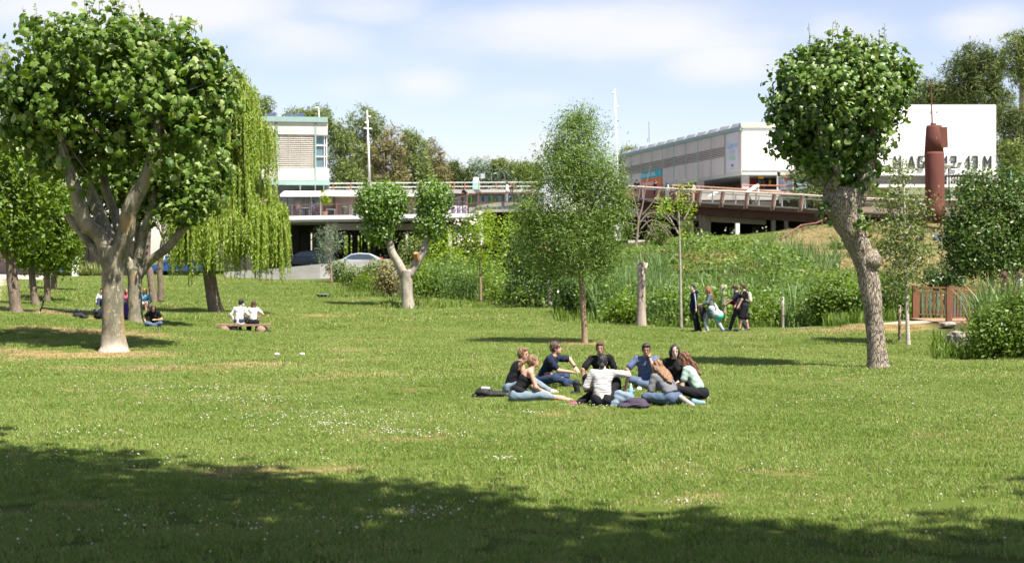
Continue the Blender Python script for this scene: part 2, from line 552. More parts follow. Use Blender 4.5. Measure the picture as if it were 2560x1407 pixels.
# ------------------------------------------------------------------ grass
def grassmat(name, greens, dry, hill=False):
    m, t = newmat(name)
    out = t.nodes.new('ShaderNodeOutputMaterial')
    geo = t.nodes.new('ShaderNodeNewGeometry'); pos = geo.outputs['Position']
    rnd = geo.outputs['Random Per Island']
    if hill:
        df = rng_node(t, noise_node(t, pos, .35, 6, .65), .40, .62)
    else:
        df = dry_fac(t, pos)
    big = rng_node(t, noise_node(t, pos, .3, 5, .6), .36, .62)
    g1 = mixc(t, rnd, greens[0], greens[1])
    g2 = mixc(t, rnd, greens[2], greens[3])
    g = mixc(t, big, g1, g2)
    dd = mixc(t, rnd, dry[0], dry[1])
    # a share of single dead blades everywhere, more of them in the dry patches
    sel = mth(t, 'GREATER_THAN', mth(t, 'ADD', mth(t, 'MULTIPLY', df, .85), mth(t, 'MULTIPLY', mth(t, 'FRACT', mth(t, 'MULTIPLY', rnd, 37.7)), .6)), .55)
    c = mixc(t, sel, g, dd)
    b = t.nodes.new('ShaderNodeBsdfPrincipled'); b.inputs['Roughness'].default_value = .5; b.inputs['Specular IOR Level'].default_value = .3
    link(t, c, b.inputs['Base Color'])
    tr = t.nodes.new('ShaderNodeBsdfTranslucent'); link(t, c, tr.inputs['Color'])
    mx = t.nodes.new('ShaderNodeMixShader'); mx.inputs[0].default_value = .38
    link(t, b.outputs[0], mx.inputs[1]); link(t, tr.outputs[0], mx.inputs[2]); link(t, mx.outputs[0], out.inputs[0])
    return m
GRASS = grassmat('grass_blades', [(.135, .215, .032), (.23, .33, .056), (.19, .268, .046), (.305, .38, .10)], [(.40, .31, .13), (.55, .45, .23)])
HILLG = grassmat('hill_grass_blades', [(.10, .16, .03), (.17, .22, .05), (.15, .18, .05), (.22, .24, .08)], [(.44, .36, .16), (.56, .47, .24)], hill=True)

def grass_patch(rad, n, h, w, mat, seed, simple=False):
    r = np.random.default_rng(seed)
    a = r.random(n) * 2 * np.pi; rr = rad * np.sqrt(r.random(n))
    bx_, by_ = np.cos(a) * rr, np.sin(a) * rr
    az = r.random(n) * 2 * np.pi
    hh = h * (.45 + .9 * r.random(n) ** 1.3)
    lean = hh * (.25 + .9 * r.random(n)); la = r.random(n) * 2 * np.pi
    wx, wy = np.cos(az) * w * .5, np.sin(az) * w * .5
    z0 = np.full(n, -.015)
    tipx, tipy = bx_ + np.cos(la) * lean, by_ + np.sin(la) * lean
    if simple:
        V = np.stack([np.stack([bx_ - wx, by_ - wy, z0], 1), np.stack([bx_ + wx, by_ + wy, z0], 1), np.stack([tipx, tipy, hh], 1)], 1).reshape(-1, 3)
        me = arr_mesh('grass_patch', V, np.full(n, 3), np.arange(n * 3))
    else:
        mx_, my_ = bx_ + np.cos(la) * lean * .35, by_ + np.sin(la) * lean * .35
        V = np.stack([np.stack([bx_ - wx, by_ - wy, z0], 1), np.stack([bx_ + wx, by_ + wy, z0], 1),
                      np.stack([mx_ + wx * .8, my_ + wy * .8, hh * .6], 1), np.stack([mx_ - wx * .8, my_ - wy * .8, hh * .6], 1),
                      np.stack([tipx, tipy, hh], 1)], 1).reshape(-1, 3)
        base_ = np.arange(n)[:, None] * 5
        loops = (base_ + np.array([0, 1, 2, 3, 3, 2, 4])[None]).ravel()
        me = arr_mesh('grass_patch', V, np.tile([4, 3], n), loops)
    me.materials.append(mat)
    return bpy.data.objects.new('grass_patch', me)

def scatter(name, pts, scl, vid, variants, label, cat):
    n = len(pts)
    me = bpy.data.meshes.new(name)
    me.vertices.add(n); me.vertices.foreach_set('co', np.asarray(pts, np.float32).ravel())
    a = me.attributes.new('scl', 'FLOAT', 'POINT'); a.data.foreach_set('value', np.asarray(scl, np.float32))
    a = me.attributes.new('vid', 'INT', 'POINT'); a.data.foreach_set('value', np.asarray(vid, np.int32))
    o = bpy.data.objects.new(name, me); COL.objects.link(o)
    ng = bpy.data.node_groups.new(name, 'GeometryNodeTree')
    ng.interface.new_socket('Geometry', in_out='INPUT', socket_type='NodeSocketGeometry')
    ng.interface.new_socket('Geometry', in_out='OUTPUT', socket_type='NodeSocketGeometry')
    N = ng.nodes; L = ng.links
    gi = N.new('NodeGroupInput'); gout = N.new('NodeGroupOutput')
    iop = N.new('GeometryNodeInstanceOnPoints')
    join = N.new('GeometryNodeJoinGeometry')
    for vo in reversed(variants):
        oi = N.new('GeometryNodeObjectInfo'); oi.inputs['Object'].default_value = vo
        oi.inputs['As Instance'].default_value = True
        L.new(oi.outputs['Geometry'], join.inputs[0])
    L.new(gi.outputs[0], iop.inputs['Points'])
    L.new(join.outputs[0], iop.inputs['Instance'])
    iop.inputs['Pick Instance'].default_value = True
    na = N.new('GeometryNodeInputNamedAttribute'); na.data_type = 'INT'; na.inputs['Name'].default_value = 'vid'
    L.new(na.outputs['Attribute'], iop.inputs['Instance Index'])
    ns = N.new('GeometryNodeInputNamedAttribute'); ns.data_type = 'FLOAT'; ns.inputs['Name'].default_value = 'scl'
    L.new(ns.outputs['Attribute'], iop.inputs['Scale'])
    rv = N.new('FunctionNodeRandomValue'); rv.data_type = 'FLOAT_VECTOR'
    rv.inputs[0].default_value = (-.06, -.06, 0); rv.inputs[1].default_value = (.06, .06, 6.283)
    L.new(rv.outputs[0], iop.inputs['Rotation'])
    L.new(iop.outputs[0], gout.inputs[0])
    md = o.modifiers.new('scatter', 'NODES'); md.node_group = ng
    tag(o, label, cat, kind='stuff')
    return o

def lawn_points(y0, y1, dens, seed, extra=0.5):
    r = np.random.default_rng(seed)
    area_w = .40 * y1 + 1
    n = int(dens * (y1 - y0) * 2 * area_w)
    X = (r.random(n) * 2 - 1) * area_w; Y = y0 + r.random(n) * (y1 - y0)
    px = 1280 + F * X / Y
    ok = (np.abs(X) < .375 * Y + 1) & (Y < lawn_edge(X, Y) + extra + r.normal(size=n) * .15)
    ok &= ~((px < 118) & (Y > 92)) & ~((px < 8) & (Y > 60))
    ok &= np.hypot((X - 13.6) / 2.4, (Y - 49.2) / .8) > .8
    # thinner where the turf is worn
    wv = np.zeros(n)
    for (x, y, rx, ry, a) in WORN:
        wv = np.maximum(wv, a * np.exp(-(((X - x) / rx) ** 2 + ((Y - y) / ry) ** 2)))
    ok &= r.random(n) > wv * .75
    X, Y = X[ok], Y[ok]
    return np.stack([X, Y, gz_arr(X, Y)], 1), r

vs = [grass_patch(.30, 480, .040, .007, GRASS, s) for s in (1, 2, 3)]
vs += [grass_patch(.45, 560, .055, .012, GRASS, s) for s in (4, 5)]
vs += [grass_patch(.9, 700, .075, .03, GRASS, s, True) for s in (6, 7)]
PT = []; SCL = []; VID = []
for (y0, y1, dens, vv, sc) in [(8.5, 31, 11.0, (0, 1, 2), 1.), (30, 58, 4.6, (3, 4), 1.), (56, 122, 1.3, (5, 6), 1.)]:
    p_, r_ = lawn_points(y0, y1, dens, int(y0))
    tuft = 1 + .22 * vnoise(p_, .9)
    PT.append(p_); SCL.append(np.clip(sc * tuft * (.85 + .3 * r_.random(len(p_))), .72, 1.6)); VID.append(r_.choice(vv, len(p_)))
r_ = np.random.default_rng(15)
_px = 1690 + 290 * r_.random(900); _Y = 99 + 19 * r_.random(900); _X = (_px - 1280) * _Y / F
PT.append(np.stack([_X, _Y, gz_arr(_X, _Y)], 1)); SCL.append(np.ones(900)); VID.append(r_.choice((5, 6), 900))
scatter('grass', np.concatenate(PT), np.concatenate(SCL), np.concatenate(VID), vs,
        'mown green grass of the lawn with yellowed tufts', 'grass')
hv = [grass_patch(.9, 700, .11, .035, HILLG, s, True) for s in (8, 9)]
r_ = np.random.default_rng(5)
n = 14000
X = 5 + r_.random(n) * 45; Y = 58 + r_.random(n) * 62
px = 1280 + F * X / Y
ok = (px > 1690) & (px < 2640) & (Y < 109) & ((Y > 74) | (px > 2140)) & ~((px < 1970) & (Y > 99))
X, Y = X[ok], Y[ok]
scatter('dry_grass', np.stack([X, Y, gz_arr(X, Y)], 1), .7 + .5 * r_.random(len(X)), r_.choice((0, 1), len(X)), hv,
        'straw coloured grass on the knoll behind the reeds', 'dry grass')

# clover heads in drifts
r_ = np.random.default_rng(11)
cl = []
drifts = [(-6.6, 27.5, 2.2, .7, 110), (-4.8, 25.2, 1.8, 1.0, 160), (-3.0, 22.6, 1.7, .9, 200), (-1.7, 20.2, 1.2, .5, 120), (-6.0, 20.2, 1.6, .8, 60), (-4.3, 17.2, 2., 1., 90),
          (-.8, 13.7, .6, .5, 60), (-3, 13.2, 2.0, .9, 110), (-2.7, 21.2, 1., .3, 80), (6.5, 25, 3, 3, 90), (1.4, 24.1, .5, .3, 30), (9.2, 18, 1.4, .8, 40), (2.6, 17, 1.6, 1, 30), (1.7, 14.2, .3, .15, 20),
          (-9, 34, 2.5, 1.5, 40), (8, 30, 3, 2, 60), (0, 60, 6, 6, 60), (-.1, 17.4, .2, .15, 20), (.25, 23, .2, .1, 14), (5, 14, 3, 1.3, 40)]
for (x, y, rx, ry, k) in drifts:
    cl.append(np.stack([x + r_.normal(size=k) * rx * .6, y + r_.normal(size=k) * ry * .6], 1))
cl.append(np.stack([(r_.random(500) * 2 - 1) * 11, 12 + r_.random(500) * 26], 1))
cl = np.concatenate(cl)
cz = gz_arr(cl[:, 0], cl[:, 1]) + .045 + .03 * r_.random(len(cl))
oc = np.array([(1, 0, 0), (0, 1, 0), (-1, 0, 0), (0, -1, 0), (0, 0, .9), (0, 0, -.9)])
sz = .007 + .009 * r_.random(len(cl)) ** 2
V = (np.stack([cl[:, 0], cl[:, 1], cz], 1)[:, None] + oc[None] * sz[:, None, None]).reshape(-1, 3)
fo = np.array([0, 1, 4, 1, 2, 4, 2, 3, 4, 3, 0, 4, 1, 0, 5, 2, 1, 5, 3, 2, 5, 0, 3, 5])
lp = (np.arange(len(cl))[:, None] * 6 + fo[None]).ravel()
co_ = mesh_obj('clover_flowers', arr_mesh('clover_flowers', V, np.full(len(lp) // 3, 3), lp), leafmat('clover_white', [(.45, .42, .33), (.74, .70, .62), (.58, .55, .46)], .2))
tag(co_, 'white clover heads scattered in drifts over the lawn', 'clover', kind='stuff')

# ------------------------------------------------------------------ foliage tools
r_ = np.random.default_rng(19)
_n2 = 420
_lx = (r_.random(_n2) * 2 - 1) * 13; _ly = 12 + r_.random(_n2) * 34
_lx[:120] = 7 + r_.normal(size=120) * 3; _ly[:120] = 31 + r_.normal(size=120) * 3
_lp = np.stack([_lx, _ly, gz_arr(_lx, _ly) + .04], 1)
_q = np.array([(-.5, -.3, 0), (.4, -.4, .2), (.55, .35, .1), (-.35, .45, .25)])
_sz = .03 + .035 * r_.random(_n2); _an = r_.random(_n2) * 6.28
_V = np.stack([np.stack([_lp[:, 0] + _sz * (np.cos(_an) * x - np.sin(_an) * y), _lp[:, 1] + _sz * (np.sin(_an) * x + np.cos(_an) * y), _lp[:, 2] + _sz * z], 1) for x, y, z in _q], 1).reshape(-1, 3)
fl_ = mesh_obj('fallen_leaves', arr_mesh('fallen_leaves', _V, np.full(_n2, 4), np.arange(_n2 * 4)), leafmat('leaf_litter', [(.06, .04, .02), (.20, .13, .06), (.42, .33, .2), (.10, .12, .04)], .1))
tag(fl_, 'dry fallen leaves and bits scattered on the lawn', 'leaf litter', kind='stuff')

def T(vs, fs):
    return np.array(vs, float), fs
T_DIAM = T([(0, -.5, 0), (.30, 0, .06), (0, .5, 0), (-.30, 0, .06)], [(0, 1, 2), (0, 2, 3)])
T_THIN = T([(0, -.5, 0), (.12, 0, .04), (0, .5, -.08), (-.12, 0, .04)], [(0, 1, 2), (0, 2, 3)])
T_NEED = T([(-.045, -.5, 0), (.045, -.5, 0), (0, .5, 0)], [(0, 1, 2)])
_pl = [(0, -.42), (.26, -.46), (.30, -.24), (.53, -.10), (.36, .10), (.33, .33), (.17, .30), (.02, .56), (-.15, .28), (-.36, .30), (-.35, .06), (-.50, -.14), (-.28, -.26), (-.24, -.44)]
T_PLANE = T([(0, -.05, .05)] + [(x, y, -.30 * (x * x + y * y) * 2 - .12 * abs(x)) for x, y in _pl], [(0, 1 + i, 1 + (i + 1) % 14) for i in range(14)])
_pm = [(0, -.45), (.5, -.30), (.28, .05), (.34, .40), (0, .55), (-.34, .40), (-.28, .05), (-.5, -.30)]
T_PLANE8 = T([(0, 0, .05)] + [(x, y, -.32 * (x * x + y * y) * 2 - .1 * abs(x)) for x, y in _pm], [(0, 1 + i, 1 + (i + 1) % 8) for i in range(8)])

def frames(nrm, r, droop=None):
    n = nrm / np.maximum(np.linalg.norm(nrm, axis=1, keepdims=True), 1e-6)
    if droop is None:
        a = r.normal(size=n.shape)
    else:
        a = np.tile(np.array([0, 0, -1.0]), (len(n), 1)) + r.normal(size=n.shape) * droop
    t1 = a - n * (a * n).sum(1, keepdims=True)
    t1 /= np.maximum(np.linalg.norm(t1, axis=1, keepdims=True), 1e-6)
    t0 = np.cross(t1, n)
    return np.stack([t0, t1, n], 2)      # columns: x, y(tip), z(normal)

def leaves_arrays(pts, M, size, tmpl):
    tv, tf = tmpl
    V = np.einsum('nij,kj->nki', M, tv) * size[:, None, None] + pts[:, None]
    k = len(tv)
    cnt = np.tile([len(f) for f in tf], len(pts))
    fl = np.concatenate([np.array(f) for f in tf])
    lp = (np.arange(len(pts))[:, None] * k + fl[None]).ravel()
    return V.reshape(-1, 3), cnt, lp

def leaf_mesh(name, pts, nrm, size, tmpl, mat, parent=None, seed=0, droop=None, origin=None):
    r = np.random.default_rng(seed)
    M = frames(nrm, r, droop)
    p = pts - (np.array(origin) if origin is not None else 0)
    V, cnt, lp = leaves_arrays(p, M, size, tmpl)
    return mesh_obj(name, arr_mesh(name, V, cnt, lp), mat, parent)

def blob_points(blobs, n, r, per=14, spread=.22, shell=.55, lump=.14, seedf=1.):
    """leaf positions in clumps spread through ellipsoids; blobs: (center, radii)"""
    wts = np.array([(b[1][0] * b[1][1] * b[1][2]) ** .67 for b in blobs]); wts /= wts.sum()
    nc = max(1, n // per)
    bi = r.choice(len(blobs), nc, p=wts)
    C = np.array([b[0] for b in blobs])[bi]; R = np.array([b[1] for b in blobs])[bi]
    d = r.normal(size=(nc, 3)); d /= np.linalg.norm(d, axis=1, keepdims=True)
    rad = np.where(r.random(nc) < shell, .82 + .18 * r.random(nc), r.random(nc) ** (1 / 2.2))
    rad = rad * (1 + lump * vnoise(d * 1.3 + C * .7, 1.6 * seedf))
    cc = C + d * R * rad[:, None]
    ii = np.repeat(np.arange(nc), per)
    pts = cc[ii] + r.normal(size=(nc * per, 3)) * spread
    out = (pts - C[ii]) / R[ii]
    out /= np.maximum(np.linalg.norm(out, axis=1, keepdims=True), 1e-6)
    return pts, out

def pxblobs(Y, lst):
    """(px, py, rx, rz, dY, ry) in photograph pixels at depth Y -> metres"""
    s = Y / F; res = []
    for b in lst:
        px, py, rx, rz = b[:4]
        dY = b[4] if len(b) > 4 else 0.
        ry = b[5] if len(b) > 5 else rx * s * .9
        c = P(px, py, Y + dY)
        res.append(((c.x, c.y, c.z), (rx * s, ry, rz * s)))
    return res

BARK = pmat('bark_grey_brown', (.17, .13, .095), .95, .3, 9, .9, bscale=26, stretch=(1, 1, .25))
BARK_PALE = pmat('bark_pale', (.42, .37, .30), .9, .2, 8, .4, stretch=(1, 1, .4), dirt=(.22, .19, .15))
BARK_TAN = pmat('bark_tan', (.27, .19, .125), .95, .25, 9, .6, stretch=(1, 1, .3))

def bark_plane():
    m, t = newmat('bark_plane_tree')
    out = t.nodes.new('ShaderNodeOutputMaterial'); b = t.nodes.new('ShaderNodeBsdfPrincipled')
    link(t, b.outputs[0], out.inputs[0]); b.inputs['Roughness'].default_value = .85; b.inputs['Specular IOR Level'].default_value = .2
    g = t.nodes.new('ShaderNodeNewGeometry'); mp = t.nodes.new('ShaderNodeMapping'); mp.inputs['Scale'].default_value = (1, 1, .5)
    link(t, g.outputs['Position'], mp.inputs[0]); pos = mp.outputs[0]
    n1 = noise_node(t, pos, 3.2, 6, .65); n2 = noise_node(t, pos, 13, 4, .6)
    c = mixc(t, rng_node(t, n1, .42, .60), (.13, .12, .082), (.235, .205, .145))
    c = mixc(t, rng_node(t, n2, .59, .68), c, (.47, .42, .30))
    c = mixc(t, rng_node(t, noise_node(t, pos, 1.3, 3), .58, .7), c, (.30, .20, .095))
    sp = t.nodes.new('ShaderNodeSeparateXYZ'); link(t, g.outputs['Position'], sp.inputs[0])
    low = rng_node(t, mth(t, 'ADD', sp.outputs['Z'], mth(t, 'MULTIPLY', n2, .6)), .35, .85, 1., 0.)
    c = mixc(t, mth(t, 'MULTIPLY', low, .75), c, mixc(t, n2, (.36, .30, .25), (.60, .54, .46)))
    link(t, c, b.inputs['Base Color'])
    bp = t.nodes.new('ShaderNodeBump'); bp.inputs['Strength'].default_value = .5; bp.inputs['Distance'].default_value = .05
    link(t, n2, bp.inputs['Height']); link(t, bp.outputs[0], b.inputs['Normal'])
    return m
BARK_PLANE = bark_plane()
def bark_ridged():
    m, t = newmat('bark_ridged')
    out = t.nodes.new('ShaderNodeOutputMaterial'); b = t.nodes.new('ShaderNodeBsdfPrincipled')
    link(t, b.outputs[0], out.inputs[0]); b.inputs['Roughness'].default_value = .95; b.inputs['Specular IOR Level'].default_value = .15
    g = t.nodes.new('ShaderNodeNewGeometry'); mp = t.nodes.new('ShaderNodeMapping'); mp.inputs['Scale'].default_value = (1, 1, .16)
    link(t, g.outputs['Position'], mp.inputs[0]); pos = mp.outputs[0]
    v = t.nodes.new('ShaderNodeTexVoronoi'); v.feature = 'DISTANCE_TO_EDGE'; v.inputs['Scale'].default_value = 34
    nz = t.nodes.new('ShaderNodeTexNoise'); nz.inputs['Scale'].default_value = 6
    link(t, pos, nz.inputs['Vector'])
    vm = t.nodes.new('ShaderNodeVectorMath'); vm.operation = 'MULTIPLY_ADD'; vm.inputs[1].default_value = (.12, .12, .12)
    link(t, nz.outputs['Color'], vm.inputs[0]); link(t, pos, vm.inputs[2]); link(t, vm.outputs[0], v.inputs['Vector'])
    h = rng_node(t, v.outputs['Distance'], 0, .16)
    c = mixc(t, h, (.24, .19, .145), mixc(t, noise_node(t, pos, 4, 6), (.32, .26, .20), (.52, .44, .35)))
    link(t, c, b.inputs['Base Color'])
    bp = t.nodes.new('ShaderNodeBump'); bp.inputs['Strength'].default_value = 1.; bp.inputs['Distance'].default_value = .06
    link(t, h, bp.inputs['Height']); link(t, bp.outputs[0], b.inputs['Normal'])
    return m
BARK_RIDGED = bark_ridged()
STEM = pmat('twig_brown', (.10, .075, .045), .9, .3, 9, .3)

def smooth_path(pts, rads, k=4):
    """Catmull-Rom through points"""
    out, ro = [], []
    n = len(pts)
    for i in range(n - 1):
        p0, p1, p2, p3 = pts[max(0, i - 1)], pts[i], pts[i + 1], pts[min(n - 1, i + 2)]
        for j in range(k):
            u_ = j / k
            out.append(.5 * ((2 * p1) + (p2 - p0) * u_ + (2 * p0 - 5 * p1 + 4 * p2 - p3) * u_ ** 2 + (-p0 + 3 * p1 - 3 * p2 + p3) * u_ ** 3))
            ro.append(rads[i] * (1 - u_) + rads[i + 1] * u_)
    out.append(pts[-1]); ro.append(rads[-1])
    return out, ro

def limb(mb, Y, lst, seg=10, wob=.06, k=4):
    """lst: (px, py, r_px, dY)"""
    s = Y / F
    pts = [P(a[0], a[1], Y) + Vector((0, a[3] if len(a) > 3 else 0, 0)) for a in lst]
    # keep the drawn place when the point moves in depth
    pts = [P(a[0], a[1], Y + (a[3] if len(a) > 3 else 0)) for a in lst]
    rr = [a[2] * s for a in lst]
    p2, r2 = smooth_path(pts, rr, k)
    mb.tube(p2, r2, seg, True, wob)

def twigs_into(mb, base, targets, r0, r, seg=5):
    """thin curved branches from a base point to targets"""
    for tg in targets:
        tg = Vector(tg); b = Vector(base)
        mid = b.lerp(tg, .5) + Vector((r.normal() * .12, r.normal() * .12, .1 + r.normal() * .1)) * (tg - b).length * .5
        mb.tube(smooth_path([b, mid, tg], [r0, r0 * .6, r0 * .2], 3)[0], smooth_path([b, mid, tg], [r0, r0 * .6, r0 * .2], 3)[1], seg, False)

def make_tree(name, label, Y, base, trunk, limbs, blobs, nleaf, leaf, mats, tmpl=T_DIAM, seed=0, per=14, spread=.22,
              shell=.55, lump=.14, single=0, droop=None, up=.4, rnd=.7, cat='tree', group=None, twigs=10, rv=.35, leafname='crown', shoots=0):
    """base (px, Y); trunk/limbs in photograph pixels; returns root"""
    r = np.random.default_rng(seed + 100)
    g0 = G(base, Y)
    root = empty(name, g0, 0, label, cat, group)
    tb = MB(); limb(tb, Y, trunk, 14, .05)
    lb = MB()
    for l in limbs:
        limb(lb, Y, l, 8, .07)
    bl = pxblobs(Y, blobs)
    starts = []
    for l in (limbs or [trunk]):
        a = l[-1]; starts.append((P(a[0], a[1], Y + (a[3] if len(a) > 3 else 0)), a[2] * Y / F))
    for (c, rd) in bl:
        c = Vector(c)
        st = min(starts, key=lambda s: (s[0] - c).length)
        tg = []
        for _ in range(max(2, twigs // len(bl))):
            d = Vector(r.normal(size=3)).normalized()
            tg.append(c + Vector((d.x * rd[0], d.y * rd[1], d.z * rd[2])) * .8)
        twigs_into(lb, st[0], tg, max(.012, st[1] * .45), r)
    for mb_, nm in ((tb, 'trunk'), (lb, 'limbs')):
        if not mb_.v: continue
        mb_.v = [tuple(Vector(v) - g0) for v in mb_.v]
        mb_.build(nm, mats[0], root, True)
    pts, out = blob_points(bl, nleaf, r, per, spread, shell, lump)
    nn = out + np.array([0, 0, up]) + r.normal(size=out.shape) * rnd
    sz = leaf * (1 - rv + 2 * rv * r.random(len(pts)))
    if shoots:
        # young shoots standing out of the crown
        tops = pts[np.argsort(-pts[:, 2] + r.normal(size=len(pts)) * .5)[:shoots]]
        ep = []; en = []; es = []
        for q in tops:
            L = .15 + .35 * r.random()
            e = Vector(q) + Vector((r.normal() * .08, r.normal() * .08, L))
            MB().tube([Vector(q) - Vector((0, 0, .15)) - g0, e - g0], [.008, .004], 4, False).build('shoot', STEM, root)
            for j in range(5):
                ep.append(Vector(q).lerp(e, .5 + .5 * r.random()) + Vector(r.normal(size=3)) * .035); en.append(r.normal(size=3) + np.array([0, -.3, .5])); es.append(leaf * (.25 + .2 * r.random()))
        leaf_mesh('shoot_leaves', np.array(ep), np.array(en), np.array(es), tmpl, mats[2] if len(mats) > 2 else mats[1], root, seed, droop, g0)['kind'] = 'stuff'
    if single:
        # the leaves that show largest are parts of their own
        sc = (pts[:, 1] - Y) + .8 * (out[:, 1]) - .25 * sz / leaf + r.random(len(pts)) * 1.0
        pick = np.argsort(sc)[:single]
        M = frames(nn, r, droop)
        lm = None
        tv, tf = tmpl
        lm = bpy.data.meshes.new('leaf'); lm.from_pydata([tuple(v) for v in tv], [], tf); lm.materials.append(mats[1])
        for i in pick:
            o = bpy.data.objects.new('leaf', lm)
            COL.objects.link(o); o.parent = root
            m4 = Matrix([[*(M[i][0] * sz[i]), pts[i][0] - g0.x], [*(M[i][1] * sz[i]), pts[i][1] - g0.y], [*(M[i][2] * sz[i]), pts[i][2] - g0.z], [0, 0, 0, 1]])
            o.matrix_local = m4
        keep = np.ones(len(pts), bool); keep[pick] = False
        V, cnt, lp = leaves_arrays(pts[keep] - np.array(g0), M[keep], sz[keep], tmpl)
        o = mesh_obj(leafname, arr_mesh(leafname, V, cnt, lp), mats[1], root)
    else:
        o = leaf_mesh(leafname, pts, nn, sz, tmpl, mats[1], root, seed, droop, g0)
    o['kind'] = 'stuff'
    return root

# ------------------------------------------------------------------ trees
L_PLANE = leafmat('plane_leaves', [(.04, .09, .010), (.065, .13, .014), (.095, .165, .02), (.15, .22, .04), (.32, .38, .15)], .30, .48, .3)
L_PLANE_Y = leafmat('plane_leaves_young', [(.22, .27, .08), (.34, .36, .15), (.16, .22, .05)], .35)
L_PLANE2 = leafmat('plane_leaves_glossy', [(.035, .08, .009), (.06, .125, .014), (.10, .175, .024), (.18, .25, .07), (.30, .36, .18)], .26, .4, .45)
L_MIDP = leafmat('pollard_leaves', [(.05, .11, .010), (.085, .17, .015), (.12, .22, .025), (.17, .28, .045), (.38, .44, .24)], .32, .42, .4)
L_SMALL = leafmat('small_bright_leaves', [(.075, .135, .010), (.12, .20, .018), (.19, .28, .035)], .42)
L_WILLOW = leafmat('willow_leaves', [(.145, .22, .02), (.225, .32, .035), (.33, .43, .08)], .46)
L_ASH = leafmat('ash_leaves', [(.06, .12, .014), (.10, .18, .022), (.16, .25, .045), (.27, .345, .12)], .34, .42, .35)
L_YELLOW = leafmat('yellow_green_leaves', [(.13, .22, .02), (.21, .32, .03), (.32, .41, .06)], .45)
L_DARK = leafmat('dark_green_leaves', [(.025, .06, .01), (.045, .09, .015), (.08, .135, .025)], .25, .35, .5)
L_MID = leafmat('mid_green_leaves', [(.06, .115, .012), (.10, .17, .02), (.155, .225, .032)], .36)
L_BIRCH = leafmat('birch_leaves', [(.07, .11, .02), (.13, .18, .04), (.21, .25, .08)], .35)
L_PINE = leafmat('pine_needles', [(.085, .125, .03), (.145, .19, .045), (.23, .275, .09)], .15, .6, .2)
L_PINE_B = leafmat('pine_needles_brown', [(.13, .13, .045), (.20, .18, .07), (.28, .24, .11)], .15, .6, .2)
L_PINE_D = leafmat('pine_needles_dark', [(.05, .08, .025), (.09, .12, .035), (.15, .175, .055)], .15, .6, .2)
L_GREY = leafmat('grey_green_leaves', [(.10, .15, .08), (.16, .22, .12), (.24, .30, .18)], .25)
L_BRAMBLE = leafmat('bramble_leaves', [(.03, .07, .010), (.075, .14, .016), (.13, .21, .026), (.21, .295, .05)], .38, patch=.8)  # noise patches of the darkest green paint shadow gaps into the thicket
L_REED = leafmat('reed_blades', [(.08, .15, .035), (.13, .21, .06), (.24, .32, .13)], .35)

# big plane tree, left foreground
make_tree('plane_tree', 'large pollarded plane tree with mottled pale trunk nearest on the left', 40, 285,
    [(285, 890, 47), (285, 878, 40), (285, 862, 32), (283, 820, 28.5), (282, 750, 26.5), (282, 690, 26.5), (283, 650, 29), (284, 615, 33)],
    [[(276, 640, 24), (250, 590, 21), (212, 556, 20, -.2), (198, 510, 18, -.3), (182, 455, 16, -.4), (165, 400, 13, -.4), (150, 330, 9, -.5)],
     [(284, 640, 22, .1), (262, 575, 20, .3), (243, 520, 16, .4), (222, 465, 13, .5), (215, 400, 11, .6), (228, 320, 8, .7)],
     [(292, 640, 24), (318, 570, 22, -.1), (322, 530, 20, -.2), (345, 480, 19, -.3), (372, 430, 17, -.4), (385, 370, 14, -.5), (398, 290, 9, -.5)],
     [(270, 660, 14), (235, 620, 13, .3), (205, 585, 11, .5), (170, 540, 9, .7)],
     [(300, 620, 13, .5), (288, 540, 12, .9), (262, 460, 11, 1.2), (258, 360, 8, 1.3)]],
    [(280, 225, 235, 165, 0, 2.5), (120, 250, 110, 130, .2), (450, 220, 112, 125, .1), (230, 135, 190, 85, .2, 2.0), (470, 330, 70, 85, -.3), (160, 380, 85, 75, .2),
     (60, 250, 62, 95, .2), (520, 190, 58, 70, 0), (300, 330, 110, 55, .8), (400, 150, 140, 90, .2), (430, 420, 42, 32, -.7), (40, 300, 50, 80, .2), (120, 390, 56, 40, .3), (215, 455, 30, 24, -.6), (300, 385, 80, 40, 1.2), (545, 260, 48, 90, .1)],
    10500, .205, (BARK_PLANE, L_PLANE, L_PLANE_Y), T_PLANE, seed=1, per=13, spread=.2, shell=.5, lump=.3, single=300, droop=.5, up=.25, rnd=.8, twigs=44, shoots=60, rv=.5)
